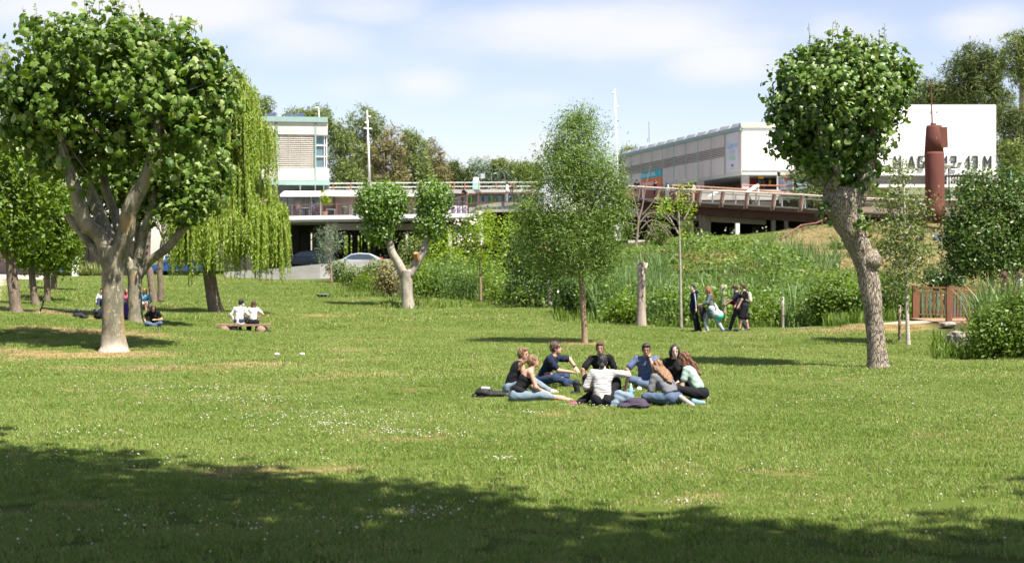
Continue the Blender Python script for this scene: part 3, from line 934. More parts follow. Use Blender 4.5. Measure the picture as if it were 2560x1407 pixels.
make_tree('plane_tree', 'second plane tree with low spreading limbs just behind the largest one', 51, 340,
    [(340, 842, 34), (339, 815, 21), (338, 770, 17), (337, 710, 17.5), (337, 665, 20)],
    [[(333, 680, 13), (315, 640, 13), (296, 590, 10), (290, 520, 8, .3), (285, 450, 6, .4)],
     [(340, 680, 14), (352, 620, 12), (366, 560, 11, -.2), (385, 500, 10, -.3), (378, 440, 8, -.3)],
     [(345, 690, 13), (372, 655, 11), (415, 622, 11, -.4), (452, 580, 10, -.6), (480, 535, 8, -.7), (498, 480, 6, -.7)],
     [(341, 670, 12, .3), (345, 600, 10, .5), (340, 520, 8, .7), (345, 440, 6, .8)]],
    [(470, 440, 78, 62), (400, 480, 85, 45), (480, 350, 85, 80), (340, 420, 75, 65), (250, 440, 60, 50, .5), (430, 280, 110, 100), (515, 500, 36, 32), (240, 500, 24, 22), (455, 520, 56, 22), (320, 500, 40, 34), (420, 410, 110, 70), (535, 430, 40, 60), (290, 440, 60, 50, -.6), (350, 470, 60, 50, .6), (260, 520, 34, 40, .8), (380, 520, 50, 30, .8), (492, 505, 44, 30, -1.0), (450, 535, 40, 18, -1.0), (500, 470, 44, 34, -1.0)],
    9800, .20, (BARK_PLANE, L_PLANE, L_PLANE_Y), T_PLANE8, seed=2, per=12, spread=.19, lump=.22, rv=.5, single=300, droop=.5, up=.25, rnd=.65, twigs=26)
# plane tree right
make_tree('plane_tree', 'leaning ridged-bark plane tree with round crown on the right of the lawn', 33.3, 2193,
    [(2196, 930, 34), (2194, 905, 27), (2190, 850, 23), (2184, 790, 22), (2179, 745, 26), (2173, 705, 26), (2163, 665, 25), (2152, 630, 28), (2135, 590, 32), (2118, 550, 38), (2108, 515, 46), (2112, 488, 46), (2115, 470, 38)],
    [[(2085, 510, 28), (2078, 460, 22, .1), (2062, 410, 18, .2), (2042, 350, 14, .2), (2028, 290, 10, .2)],
     [(2112, 500, 28, .1), (2116, 440, 18, .3), (2110, 370, 13, .4), (2115, 300, 9, .4)],
     [(2138, 510, 24), (2158, 455, 19, -.1), (2176, 400, 16, -.1), (2180, 340, 13, -.2), (2178, 270, 9, -.2)],
     [(2075, 470, 12, -.2), (2095, 430, 11, -.4), (2060, 370, 8, -.5), (2045, 310, 6, -.5)]],
    [(2100, 225, 160, 110, 0, 1.55), (2085, 320, 135, 95), (2060, 400, 72, 60), (2155, 385, 50, 58), (2205, 215, 72, 95), (1990, 245, 72, 105), (2120, 165, 115, 62), (2240, 205, 40, 45), (1975, 340, 45, 60), (2140, 460, 32, 22), (2030, 165, 55, 40)],
    9500, .135, (BARK_RIDGED, L_PLANE2, L_PLANE_Y), T_PLANE8, seed=3, per=12, spread=.14, shell=.55, lump=.2, single=300, droop=.5, up=.3, rnd=.8, twigs=34, shoots=44, rv=.5)
_kn = P(2180, 650, 33.2)
kb = MB().ball((0, 0, 0), (.20, .2, .22), 14, 10)
rr_ = np.random.default_rng(5)
kb.v = [tuple(Vector(v) * (1 + .22 * rr_.random())) for v in kb.v]
kroot = [o for o in bpy.data.objects if o.get('label', '').startswith('leaning ridged')][0]
ko = kb.build('knot', BARK_RIDGED, kroot, True); ko.location = _kn - kroot.location
# a few leaves sprouting low on the trunk
r_ = np.random.default_rng(8)
pp = np.concatenate([np.array(P(2152, 560, 33.0)) + r_.normal(size=(40, 3)) * .12, np.array(P(2062, 525, 33.1)) + r_.normal(size=(26, 3)) * .14])
leaf_mesh('sprouts', pp, r_.normal(size=pp.shape) + np.array([0, -.6, .5]), .10 + .06 * r_.random(len(pp)), T_PLANE8, L_PLANE2, kroot, 3, .5, kroot.location)['kind'] = 'stuff'

# pollard in the middle
make_tree('plane_tree', 'pale forked pollard with two round heads in the middle of the lawn', 75, 1020,
    [(1021, 778, 20), (1019, 750, 15), (1017, 715, 14), (1016, 690, 15), (1016, 675, 16)],
    [[(1012, 690, 12), (994, 655, 11), (978, 625, 9.5), (974, 590, 8.5), (985, 560, 6)], [(1022, 690, 12), (1043, 655, 10), (1060, 625, 9), (1066, 595, 7), (1066, 560, 5)]],
    [(958, 510, 60, 54), (948, 570, 42, 42), (990, 500, 28, 40), (925, 505, 38, 40), (1082, 492, 44, 44), (1078, 552, 38, 50), (1104, 500, 24, 38)],
    13000, .17, (BARK_PALE, L_MIDP), T_DIAM, seed=4, per=8, spread=.16, lump=.06, single=0, up=.3, rnd=.7, twigs=18)
cut = MB().tube([P(1043, 648, 74.8), P(1040, 632, 74.6)], [.17, .13], 10)
ctr = [o for o in bpy.data.objects if o.get('label', '').startswith('pale forked')][0]
cut.v = [tuple(Vector(v) - ctr.location) for v in cut.v]
cut.build('sawn_stub', pmat('sawn_wood', (.40, .20, .10), .8), ctr)

# row of trees, far left
for (px, y0, Y, tr, bl, sd, lb) in [
    (40, 782, 50, [(42, 790, 22), (40, 770, 15), (34, 720, 14), (28, 670, 13), (24, 600, 11)], [(15, 480, 92, 150), (60, 560, 60, 80), (-40, 420, 80, 120), (50, 410, 80, 90), (35, 320, 60, 55), (100, 480, 70, 80), (10, 600, 50, 40)], 11, 'bushy bright green tree with thick trunk, first of the row at the left edge'),
    (88, 767, 57, [(90, 772, 12), (86, 740, 9), (80, 690, 8), (78, 640, 7)], [(95, 570, 66, 75), (75, 630, 45, 36), (125, 520, 50, 60)], 12, 'slim-trunked green tree, second in the row on the left'),
    (118, 755, 63, [(118, 758, 9), (118, 720, 8), (117, 660, 7)], [(135, 590, 55, 70), (110, 640, 40, 38)], 13, 'slim-trunked green tree, third in the row on the left'),
    (135, 728, 72, [(135, 731, 8), (134, 690, 7.5), (134, 640, 7)], [(160, 600, 42, 75), (150, 540, 40, 50)], 14, 'farthest green tree of the row on the left')]:
    make_tree('street_tree', lb, Y, px, tr, [], bl, 8500, .17, (BARK, L_SMALL), T_DIAM, seed=sd, per=12, spread=.2, lump=.16, single=0, up=.5, rnd=.8, group='row of trees on the left', twigs=14)
make_tree('twin_tree', 'grey double-trunked tree standing behind the second plane tree', 68, 388,
    [(384, 760, 13), (382, 730, 10), (376, 690, 9), (368, 640, 8), (372, 560, 7)], [[(402, 755, 9), (402, 720, 8), (400, 670, 7), (408, 600, 6)]],
    [(395, 500, 70, 60), (420, 450, 50, 50)], 1500, .16, (BARK, L_MID), T_DIAM, seed=15, per=10, spread=.25, twigs=6)

# weeping willow
def willow():
    Y = 61.; s = Y / F
    r = np.random.default_rng(21)
    g0 = G(540, Y)
    root = empty('willow_tree', g0, 0, 'weeping willow with curtains of pale green strands left of centre', 'tree')
    tb = MB()
    limb(tb, Y, [(545, 798, 26), (538, 770, 19), (528, 720, 16), (522, 660, 15), (528, 600, 14), (545, 520, 12), (560, 440, 10), (575, 350, 8), (590, 250, 5), (592, 190, 3)], 12)
    limb(tb, Y, [(530, 620, 12), (570, 560, 8), (630, 520, 6), (670, 500, 4)], 8)
    limb(tb, Y, [(528, 600, 10), (490, 520, 8), (460, 480, 5)], 8)
    limb(tb, Y, [(550, 500, 9, .3), (560, 440, 7, 1.2), (600, 400, 4, 2)], 8)
    limb(tb, Y, [(550, 500, 9, -.3), (560, 440, 7, -1.0), (590, 420, 4, -1.8)], 8)
    tb.v = [tuple(Vector(v) - g0) for v in tb.v]
    tb.build('trunk', BARK, root, True)
    LP = []; LN = []; LS = []
    st = MB()
    # (centre, radius, top, shortest end, longest end, bundles)
    tiers = [(593, 28, 178, 260, 400, 10), (600, 50, 205, 330, 460, 20), (590, 70, 245, 400, 520, 26), (648, 38, 300, 400, 470, 13), (545, 60, 270, 430, 560, 20), (500, 62, 340, 480, 700, 22), (590, 95, 400, 520, 650, 26),
             (570, 140, 490, 610, 712, 46), (640, 72, 480, 600, 700, 26), (684, 30, 500, 600, 712, 14), (462, 38, 450, 600, 702, 14)]
    for (cx, rx, ytop, e0, e1, cnt) in tiers:
        for i in range(cnt):
            a = r.random() * 2 * math.pi; q = math.sqrt(r.random())
            bx_ = cx + math.cos(a) * rx * q; bY = math.sin(a) * rx * q * s
            btop = ytop + (q ** 2) * rx * .5 + r.normal() * 7
            bend = max(btop + 50, e0 + (e1 - e0) * r.random() ** .7)
            for m_ in range(13):
                px = bx_ + r.normal() * 7; dY = bY + r.normal() * .14
                top = btop + abs(r.normal()) * 14; end = bend - abs(r.normal()) * 45
                if end < top + 25: end = top + 35
                a3 = P(px, top, Y) + Vector((0, dY, 0)); L = (end - top) * s
                sway = Vector((math.cos(a), math.sin(a), 0)) * (.22 * min(1, L / 3)) + Vector((r.normal() * .06, r.normal() * .06, 0))
                n = max(6, int(L / .075))
                tt = np.linspace(0, 1, n)
                pl = np.array(a3)[None] + np.outer(np.sin(tt * 1.6), np.array(sway)) + np.outer(-tt * L, [0, 0, 1])
                pl += r.normal(size=pl.shape) * .022
                LP.append(pl); LN.append(r.normal(size=pl.shape) * .8 + np.array([math.cos(a), math.sin(a) - .4, .3])); LS.append(.12 + .08 * r.random(n))
                if m_ % 4 == 0:
                    st.tube([Vector(pl[0]) - g0, Vector(pl[n // 2]) - g0, Vector(pl[-1]) - g0], [.01, .007, .004], 3, False)
    LP = np.concatenate(LP); LN = np.concatenate(LN); LS = np.concatenate(LS)
    o = leaf_mesh('strands', LP, LN, LS, T([(0, -.5, 0), (.15, 0, .04), (0, .62, -.05), (-.15, 0, .04)], [(0, 1, 2), (0, 2, 3)]), L_WILLOW, root, 5, .35, g0)
    o['kind'] = 'stuff'
    st.build('stems', pmat('willow_stem', (.30, .30, .09)), root)['kind'] = 'stuff'
willow()

# young ash
make_tree('ash_tree', 'tall young ash with airy silvery green crown in the middle', 44, 1460,
    [(1462, 868, 9), (1461, 830, 7.5), (1457, 760, 7), (1453, 700, 6.5), (1449, 620, 6), (1446, 540, 5), (1444, 440, 4), (1440, 350, 2.5)],
    [[(1449, 650, 3.5), (1480, 600, 3), (1510, 560, 2, .3)], [(1448, 610, 3.5), (1410, 560, 2.5), (1370, 520, 1.5, -.3)], [(1446, 560, 3), (1490, 480, 2.2, -.4), (1515, 430, 1.3, -.5)], [(1446, 520, 3), (1400, 440, 2, .4), (1385, 400, 1.2, .5)], [(1450, 680, 3), (1400, 640, 2, -.4), (1350, 620, 1.2, -.5)]],
    [(1440, 345, 80, 62), (1440, 400, 96, 60), (1415, 440, 106, 66), (1490, 440, 84, 78), (1420, 530, 130, 80), (1515, 540, 72, 88), (1390, 605, 112, 66), (1480, 635, 90, 58), (1342, 545, 46, 62), (1445, 300, 44, 30), (1335, 610, 36, 40), (1545, 510, 34, 60), (1400, 655, 84, 36), (1490, 660, 56, 32)],
    46000, .112, (BARK_TAN, L_ASH), T_THIN, seed=31, per=26, spread=.18, shell=.3, lump=.24, up=.3, rnd=.8, twigs=50, rv=.4)

# maples and shrubs behind, over the stream
make_tree('sapling', 'thin-stemmed yellow green sapling right of the forked pollard', 79, 1201,
    [(1202, 758, 3.6), (1201, 700, 3), (1199, 640, 2.6), (1198, 590, 1.6)], [], [(1197, 610, 40, 42), (1200, 570, 26, 26), (1190, 650, 26, 18)], 1900, .11, (BARK_TAN, L_YELLOW), T_DIAM, seed=32, per=9, spread=.16, twigs=10)
for (px, Y, bl, n, sd, m, lb, nm) in [
    (1270, 86, [(1262, 640, 62, 90), (1300, 560, 32, 60), (1225, 560, 20, 45), (1290, 690, 40, 50), (1240, 700, 40, 42), (1318, 530, 26, 34), (1270, 590, 22, 50)], 4200, 41, L_YELLOW, 'bright yellow green maple leaning beside the silvery ash', 'maple_tree'),
    (1110, 90, [(1105, 620, 42, 50), (1085, 680, 34, 36), (1140, 660, 34, 40)], 2200, 42, L_YELLOW, 'low yellow green maple just right of the forked pollard', 'maple_tree'),
    (1165, 93, [(1165, 575, 36, 36), (1150, 620, 34, 36), (1200, 545, 24, 24)], 1800, 43, L_MID, 'oleander bush with pale pink blossom behind the sapling', 'oleander'),
    (1030, 84, [(1030, 620, 34, 34), (1015, 650, 24, 24)], 1100, 44, L_BIRCH, 'rounded shrub seen through the fork of the pollard', 'shrub')]:
    make_tree(nm, lb, Y, px, [(px, 745, 4), (px, 680, 3), (px + 2, 640, 2)], [], bl, n, .17, (BARK, m), T_DIAM, seed=sd, per=9, spread=.2, shell=.6, lump=.2, twigs=8, cat='tree' if 'tree' in nm else 'shrub')
r_ = np.random.default_rng(44)
ol = [o for o in bpy.data.objects if o.get('label', '').startswith('oleander')][0]
fp, fn = blob_points(pxblobs(92.3, [(1165, 575, 36, 36), (1150, 620, 34, 36)]), 130, r_, 2, .08, 1.)
leaf_mesh('blossom', fp, fn + np.array([0, -1, .3]), np.full(len(fp), .16), T_DIAM, leafmat('blossom_pale', [(.75, .55, .55), (.85, .75, .72)], .2), ol, 4, None, ol.location)['kind'] = 'stuff'
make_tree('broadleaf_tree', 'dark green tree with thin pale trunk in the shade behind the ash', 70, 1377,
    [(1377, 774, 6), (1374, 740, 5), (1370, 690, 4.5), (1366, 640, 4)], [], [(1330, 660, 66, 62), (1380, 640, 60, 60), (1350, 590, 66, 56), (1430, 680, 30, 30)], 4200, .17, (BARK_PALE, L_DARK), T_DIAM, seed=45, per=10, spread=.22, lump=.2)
make_tree('sapling', 'feathery young tree on a thin stem before the concrete pier', 99, 828,
    [(829, 709, 3), (827, 670, 2.5), (824, 620, 2)], [], [(820, 590, 32, 26), (815, 625, 28, 24), (845, 610, 22, 20), (828, 568, 14, 18), (806, 645, 14, 10)], 1500, .16, (BARK_TAN, L_GREY), T_THIN, seed=46, per=12, spread=.2, twigs=12)
# thin pale-stemmed trees in front of the bank
make_tree('sapling', 'sapling with straight pale trunk beside the walking group', 55, 1703,
    [(1703, 826, 4), (1702, 760, 3.4), (1701, 680, 3), (1699, 600, 2.6), (1697, 540, 2), (1690, 480, 1.4)], [[(1699, 590, 2), (1670, 540, 1.6), (1640, 525, 1)], [(1699, 570, 1.6), (1725, 520, 1.2), (1735, 490, .8)]],
    [(1690, 505, 40, 26), (1655, 525, 30, 12), (1715, 520, 22, 26), (1715, 465, 18, 10), (1712, 575, 16, 14), (1635, 535, 18, 8)], 520, .12, (BARK_PALE, L_YELLOW), T_DIAM, seed=47, per=7, spread=.12, twigs=16)
make_tree('birch_tree', 'slender birch with white trunk and sparse leaves right of the leaning plane tree', 43, 2270,
    [(2271, 868, 6.5), (2269, 820, 5), (2266, 740, 4.6), (2263, 640, 4.2), (2262, 560, 3.6), (2260, 480, 2.6), (2256, 400, 1.5)],
    [[(2263, 610, 2.2), (2240, 550, 1.6), (2222, 500, 1)], [(2263, 590, 2.2), (2290, 540, 1.5), (2310, 510, 1)], [(2264, 680, 2), (2235, 640, 1.4), (2215, 620, 1)], [(2264, 700, 2), (2290, 660, 1.4), (2305, 640, 1)], [(2261, 500, 1.8), (2235, 440, 1.2), (2230, 420, .8)]],
    [(2255, 430, 34, 40), (2240, 500, 52, 40), (2295, 520, 40, 42), (2250, 570, 60, 34), (2220, 620, 44, 38), (2290, 630, 46, 44), (2255, 690, 50, 40), (2230, 740, 24, 28)], 5200, .09,
    (pmat('birch_bark', (.66, .60, .50), .8, .2, 14, .3, dirt=(.28, .23, .18), stretch=(1, 1, 3)), L_BIRCH), T_DIAM, seed=48, per=7, spread=.14, shell=.3, lump=.2, twigs=44, rv=.4)
make_tree('broadleaf_tree', 'dense dark green tree at the right edge above the footbridge', 56, 2478,
    [(2478, 735, 6), (2478, 690, 6), (2476, 640, 5.5), (2474, 580, 4.5), (2470, 500, 3)], [],
    [(2470, 590, 100, 72), (2430, 520, 62, 62), (2520, 520, 60, 72), (2400, 620, 42, 40), (2540, 620, 50, 60), (2425, 450, 26, 36), (2475, 455, 26, 32), (2530, 440, 28, 34), (2590, 560, 60, 110), (2375, 560, 22, 20), (2470, 655, 96, 40), (2400, 655, 50, 30), (2385, 590, 40, 40)],
    17000, .14, (BARK, leafmat('cherry_leaves', [(.035, .08, .012), (.06, .12, .018), (.12, .18, .03)], .3, .4, .4)), T_DIAM, seed=49, per=12, spread=.18, shell=.5, lump=.22, twigs=30)

# bare tree above the bank
def bare_tree():
    Y = 92; r = np.random.default_rng(50)
    g0 = G(1590, Y)
    root = empty('bare_tree', g0, 0, 'leafless grey tree with arching twigs below the ramp', 'tree')
    mb = MB()
    limb(mb, Y, [(1585, 650, 4), (1592, 600, 3.4), (1597, 550, 2.8), (1605, 520, 2.0), (1612, 480, 1.3), (1620, 440, .9), (1626, 415, .5)], 7)
    limb(mb, Y, [(1597, 555, 1.8), (1590, 515, 1.2), (1580, 480, .7)], 6)
    limb(mb, Y, [(1597, 560, 1.8), (1620, 535, 1.3), (1650, 535, 1), (1680, 560, .8), (1700, 590, .5)], 6)
    limb(mb, Y, [(1603, 540, 1.5), (1625, 515, 1), (1650, 480, .7), (1662, 460, .5)], 6)
    limb(mb, Y, [(1600, 575, 1.6), (1630, 550, 1.2), (1665, 570, .9), (1690, 605, .6)], 6)
    for k in range(26):
        px = 1570 + r.random() * 110; py = 520 + r.random() * 90
        limb(mb, Y, [(px, py, 1.1), (px + r.normal() * 16, py - 14 + r.normal() * 12, .8), (px + r.normal() * 26, py - 10 + r.normal() * 22, .4)], 4, 0, 2)
    mb.v = [tuple(Vector(v) - g0) for v in mb.v]
    mb.build('branches', pmat('dead_wood', (.22, .17, .14), .9), root, True)
bare_tree()

# pines
def pine(label, px, Y, basepy, trunk_r, clumps, n, mat, sd, tilt=0, size=.5, group='pines behind the buildings', name='pine_tree'):
    r = np.random.default_rng(sd)
    s = Y / F
    root = empty(name, P(px, basepy, Y), 0, label, 'tree', group)
    g0 = root.location.copy()
    cx, cy = np.mean([c[0] for c in clumps]), np.min([c[1] for c in clumps])
    mb = MB()
    limb(mb, Y, [(px, basepy, trunk_r * 1.2), (px + tilt * .4, (basepy * 2 + cy) / 3, trunk_r), (px + tilt, (basepy + cy * 2) / 3, trunk_r * .8), ((px + tilt + cx) / 2, cy + 10, trunk_r * .35)], 8)
    for c in clumps:
        bx0 = px + tilt * .7
        y0 = min(basepy - 10, c[1] + 30 + r.random() * 40)
        limb(mb, Y, [(bx0, y0, trunk_r * .4), ((bx0 + c[0]) / 2, (y0 + c[1]) / 2 + 4, trunk_r * .28, r.normal() * .5), (c[0], c[1], trunk_r * .12, r.normal())], 5, 0, 2)
    mb.v = [tuple(Vector(v) - g0) for v in mb.v]
    mb.build('trunk', pmat('pine_bark', (.26, .20, .16), .95, .25, 3, .5), root, True)
    bl = pxblobs(Y, clumps)
    pts, out = blob_points(bl, n, r, 26, .5 * size * 1.1, .6, .22)
    M_n = out * .6 + r.normal(size=out.shape)
    o = leaf_mesh('crown', pts, M_n, size * (.6 + .8 * r.random(len(pts))), T([(-.09, -.5, 0), (.09, -.5, 0), (0, .5, 0)], [(0, 1, 2)]), mat, root, sd, None, g0)
    o['kind'] = 'stuff'
def cl_(seed, x0, x1, y0, y1, n, r0, r1):
    r = random.Random(seed)
    return [(r.uniform(x0, x1), r.uniform(y0, y1), r.uniform(r0, r1), r.uniform(r0, r1) * .72, r.uniform(-2, 2)) for _ in range(n)]
pine('tall olive green pine right of the white lamp mast', 912, 158, 480, 5, [(905, 290, 34, 22), (925, 310, 36, 26), (890, 330, 36, 28), (940, 330, 26, 24), (905, 370, 46, 36), (880, 400, 40, 36), (930, 400, 40, 40), (900, 440, 46, 36)], 8000, L_PINE, 60)
pine('brownish pine beside the teal trimmed building', 850, 150, 480, 5, [(850, 330, 26, 24), (842, 370, 30, 28), (865, 360, 26, 26), (845, 410, 34, 34), (870, 440, 36, 30), (850, 455, 30, 26)], 5500, L_PINE, 61, 6)
pine('pine with brown needles between its taller neighbours', 965, 150, 480, 5, [(975, 335, 22, 18), (985, 360, 32, 26), (960, 380, 34, 30), (980, 410, 36, 32), (955, 430, 34, 30), (990, 450, 32, 22)], 5500, L_PINE_B, 62, -4)
pine('pine with a square olive top', 1035, 152, 480, 5, [(1025, 345, 24, 18), (1040, 370, 30, 24), (1020, 390, 34, 30), (1050, 400, 30, 28), (1030, 430, 42, 32), (1065, 440, 28, 26), (1010, 450, 30, 24)], 5500, L_PINE, 63)
pine('drooping brown pine at the end of the pine group', 1075, 156, 480, 4, [(1075, 370, 24, 18), (1085, 400, 28, 24), (1100, 425, 24, 22), (1080, 440, 30, 24), (1110, 450, 18, 18)], 3600, L_PINE_B, 64)
for i, (px, py, w, h, m, lb) in enumerate([(1135, 430, 24, 38, L_PINE_D, 'dark round pine beyond the roof railing'), (1205, 430, 42, 40, L_GREY, 'grey green feathery tree beyond the green water tank'),
        (1260, 450, 52, 34, L_GREY, 'pale grey green tree left of the ash crown'), (1165, 450, 30, 32, L_PINE_D, 'dark tree just left of the green tank'), (1295, 425, 30, 24, L_PINE, 'low olive pine on the skyline left of the ash'),
        (1330, 435, 30, 32, L_PINE, 'far pine glimpsed behind the ash crown'), (1575, 385, 22, 20, L_PINE, 'small pine top over the roof of the panelled building'), (1250, 415, 20, 14, L_PINE, 'smallest pine top on the far skyline'), (1105, 455, 26, 18, L_PINE, 'low bushy pine below the brown drooping one')]):
    pine(lb, px, 185 if i != 6 else 196, 490, 3, [(px, py - h * .3, w * .8, h * .5), (px - w * .3, py + h * .2, w * .7, h * .6), (px + w * .35, py + h * .3, w * .6, h * .6), (px, py + h * .7, w, h * .5)], 2600, m, 70 + i, size=.55, name='far_tree', group='far trees on the skyline')
pine('pine crown rising behind the left end of the teal trimmed roof', 662, 150, 330, 4, [(662, 262, 20, 18), (655, 290, 24, 20), (670, 300, 20, 20)], 1800, L_PINE, 80)
pine('low olive pine behind the solar panels', 735, 150, 330, 4, [(735, 300, 36, 20), (760, 300, 24, 20)], 1500, L_PINE, 81)
pine('rounded pine behind the right corner of the teal roof', 797, 150, 340, 4, [(797, 290, 28, 20), (808, 310, 22, 26), (780, 300, 20, 16)], 1900, L_PINE, 82)
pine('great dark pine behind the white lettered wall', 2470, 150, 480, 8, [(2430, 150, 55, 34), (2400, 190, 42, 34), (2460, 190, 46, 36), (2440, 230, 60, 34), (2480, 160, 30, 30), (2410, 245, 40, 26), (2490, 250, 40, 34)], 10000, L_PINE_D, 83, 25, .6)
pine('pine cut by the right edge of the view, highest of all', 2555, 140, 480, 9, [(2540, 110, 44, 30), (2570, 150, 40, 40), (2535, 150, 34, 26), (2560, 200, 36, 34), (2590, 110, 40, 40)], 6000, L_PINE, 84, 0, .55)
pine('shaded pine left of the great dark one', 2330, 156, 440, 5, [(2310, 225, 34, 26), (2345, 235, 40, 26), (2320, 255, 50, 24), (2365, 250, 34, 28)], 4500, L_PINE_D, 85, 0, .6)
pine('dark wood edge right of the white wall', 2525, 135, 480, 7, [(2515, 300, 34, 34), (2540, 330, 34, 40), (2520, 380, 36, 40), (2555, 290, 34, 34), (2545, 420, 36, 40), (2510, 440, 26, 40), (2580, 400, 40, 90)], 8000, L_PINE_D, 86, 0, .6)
pine('small olive pine low at the right edge', 2530, 120, 490, 4, [(2530, 370, 24, 18), (2545, 385, 24, 18), (2515, 390, 20, 16)], 1500, L_PINE, 87, 0, .4)
pine('pine glimpsed at the left edge beside the big plane crown', 5, 150, 400, 4, [(5, 135, 18, 24), (0, 165, 24, 22), (-20, 200, 50, 60)], 2200, L_PINE, 88)
# cedar behind the leaning trunk
pine('flat-branched cedar behind the leaning plane trunk', 2040, 116, 512, 6, [(2030, 490, 62, 12, -1), (2060, 470, 44, 12), (2010, 440, 46, 12), (2000, 400, 36, 14), (2050, 430, 60, 22), (2070, 500, 40, 10), (2080, 400, 40, 24)], 6000, L_PINE_D, 89, 0, .45, name='cedar_tree', group=None)

# ------------------------------------------------------------------ shrubs and bank
def shrub(label, px, Y, blobs, n, mat, leaf, sd, tmpl=T_DIAM, name='shrub', spread=.16, cat='shrub', group=None, droop=None):
    r = np.random.default_rng(sd)
    root = empty(name, G(px, Y), 0, label, cat, group); g0 = root.location.copy()
    bl = pxblobs(Y, blobs)
    pts, out = blob_points(bl, n, r, 10, spread, .6, .2)
    pts[:, 2] = np.maximum(pts[:, 2], gz_arr(pts[:, 0], pts[:, 1]) + .03)
    leaf_mesh('foliage', pts, out + np.array([0, 0, .4]) + r.normal(size=out.shape) * .7, leaf * (.6 + .8 * r.random(len(pts))), tmpl, mat, root, sd, droop, g0)['kind'] = 'stuff'
    mb = MB()
    for (c, rd) in bl:
        for _ in range(4):
            e = Vector(c) + Vector((r.normal() * rd[0] * .4, r.normal() * rd[1] * .4, rd[2] * .4)) - g0
            mb.tube([Vector((e.x * .3, e.y * .3, 0)), Vector((e.x * .7, e.y * .7, e.z * .5)), e], [.03, .02, .01], 4, False)
    mb.build('stems', STEM, root)
    return root
for i, (lb, px, Y, bl, n, m, lf) in enumerate([
    ('dark clipped shrub beneath the feathery sapling', 845, 100, [(842, 672, 28, 24), (862, 690, 26, 20)], 1300, L_MID, .15),
    ('dark green rounded bush along the ramp wall', 890, 98, [(893, 690, 34, 24), (875, 705, 26, 16)], 1300, L_MID, .15),
    ('bright green low bush at the edge of the lawn', 940, 94, [(925, 705, 32, 24), (905, 720, 28, 12)], 1300, L_SMALL, .14),
    ('olive green bush with a pinkish tinge by the ramp', 960, 96, [(950, 672, 36, 26), (930, 685, 26, 24)], 1400, L_BIRCH, .15),
    ('brownish bush left of the forked pollard', 985, 88, [(975, 690, 34, 40), (962, 715, 26, 26)], 1700, L_PINE_B, .15),
    ('leafy bush touching the right side of the pollard trunk', 1060, 84, [(1055, 690, 36, 40), (1085, 715, 30, 30), (1050, 735, 26, 16)], 1700, L_SMALL, .15),
    ('bush with yellow flowers beside the sapling stem', 1240, 81, [(1240, 715, 34, 34), (1265, 735, 26, 18)], 1500, L_YELLOW, .12),
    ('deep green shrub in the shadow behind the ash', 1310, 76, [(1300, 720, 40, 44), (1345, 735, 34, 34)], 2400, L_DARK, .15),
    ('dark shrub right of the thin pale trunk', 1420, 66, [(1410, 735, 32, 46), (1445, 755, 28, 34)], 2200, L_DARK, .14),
    ('bright fern-like bush at the foot of the dead stump', 1570, 58, [(1560, 770, 30, 30), (1535, 785, 26, 22), (1585, 790, 22, 22)], 1700, L_SMALL, .12),
    ('fresh green bush behind the walking group', 1770, 58, [(1760, 785, 40, 28), (1800, 780, 36, 26), (1725, 790, 30, 24)], 2400, L_SMALL, .11),
    ('fresh green bush right of the walking group', 1920, 58, [(1905, 782, 38, 28), (1950, 785, 36, 26), (1990, 795, 30, 22)], 2400, L_SMALL, .11),
    ('dark leafy bush behind the leaning trunk', 2110, 54, [(2090, 740, 62, 48), (2130, 770, 46, 40), (2050, 765, 36, 40)], 4200, L_MID, .13),
    ('leafy bush between the birch and the footbridge rail', 2230, 53, [(2225, 740, 36, 52), (2250, 770, 28, 36)], 2600, L_MID, .13),
    ('dark round bush beyond the footbridge', 2350, 62, [(2350, 695, 42, 28), (2385, 700, 30, 24)], 2000, L_DARK, .13),
    ('big dark bush in the right corner before the footbridge', 2520, 37, [(2520, 830, 80, 66), (2470, 850, 52, 50), (2560, 790, 60, 70), (2465, 805, 26, 30), (2590, 860, 60, 50)], 9000, L_MID, .09),
    ('low shrub on the straw coloured knoll', 2110, 88, [(2100, 620, 30, 22), (2125, 635, 26, 18)], 1200, L_BIRCH, .15),
    ('leafy shrub growing up to the footbridge ramp', 1650, 100, [(1650, 580, 26, 26), (1635, 605, 24, 22)], 1500, L_MID, .15),
    ('small shrub in front of the ramp pier', 1722, 98, [(1720, 560, 15, 14), (1715, 600, 20, 20)], 700, L_BIRCH, .14),
    ]):
    shrub(lb, px, Y, bl, n, m, lf, 200 + i)
# sparse hedge at far right skyline level
shrub('sunlit shrub beside the green post at the right edge', 2545, 70, [(2550, 470, 26, 46), (2520, 500, 20, 30)], 1500, L_BIRCH, .13, 260)

# spiky palm shrub far left
def fan_palm():
    r = np.random.default_rng(90); root = empty('dwarf_palm', G(225, 109), 0, 'bushy yellow green dwarf palm beside the white column', 'shrub')
    pts = []; mb = MB()
    for k in range(260):
        a = r.random() * 6.28; el = .25 + r.random() * 1.1; L = .7 + r.random() * .75
        c = Vector((r.normal() * .55, r.normal() * .3, .1 + abs(r.normal()) * .12))
        d = Vector((math.cos(a) * math.cos(el), math.sin(a) * math.cos(el), math.sin(el)))
        sd_ = d.cross(Vector((0, 0, 1))).normalized() * .035
        tip = c + d * L + Vector((0, 0, -.12 * L))
        mid = c + d * L * .5
        mb.add([c - sd_, c + sd_, mid + sd_, mid - sd_, tip], [(0, 1, 2, 3), (3, 2, 4)])
    mb.build('fronds', leafmat('palm_fronds', [(.13, .17, .04), (.22, .26, .08), (.33, .33, .14)], .2), root)['kind'] = 'stuff'
fan_palm()

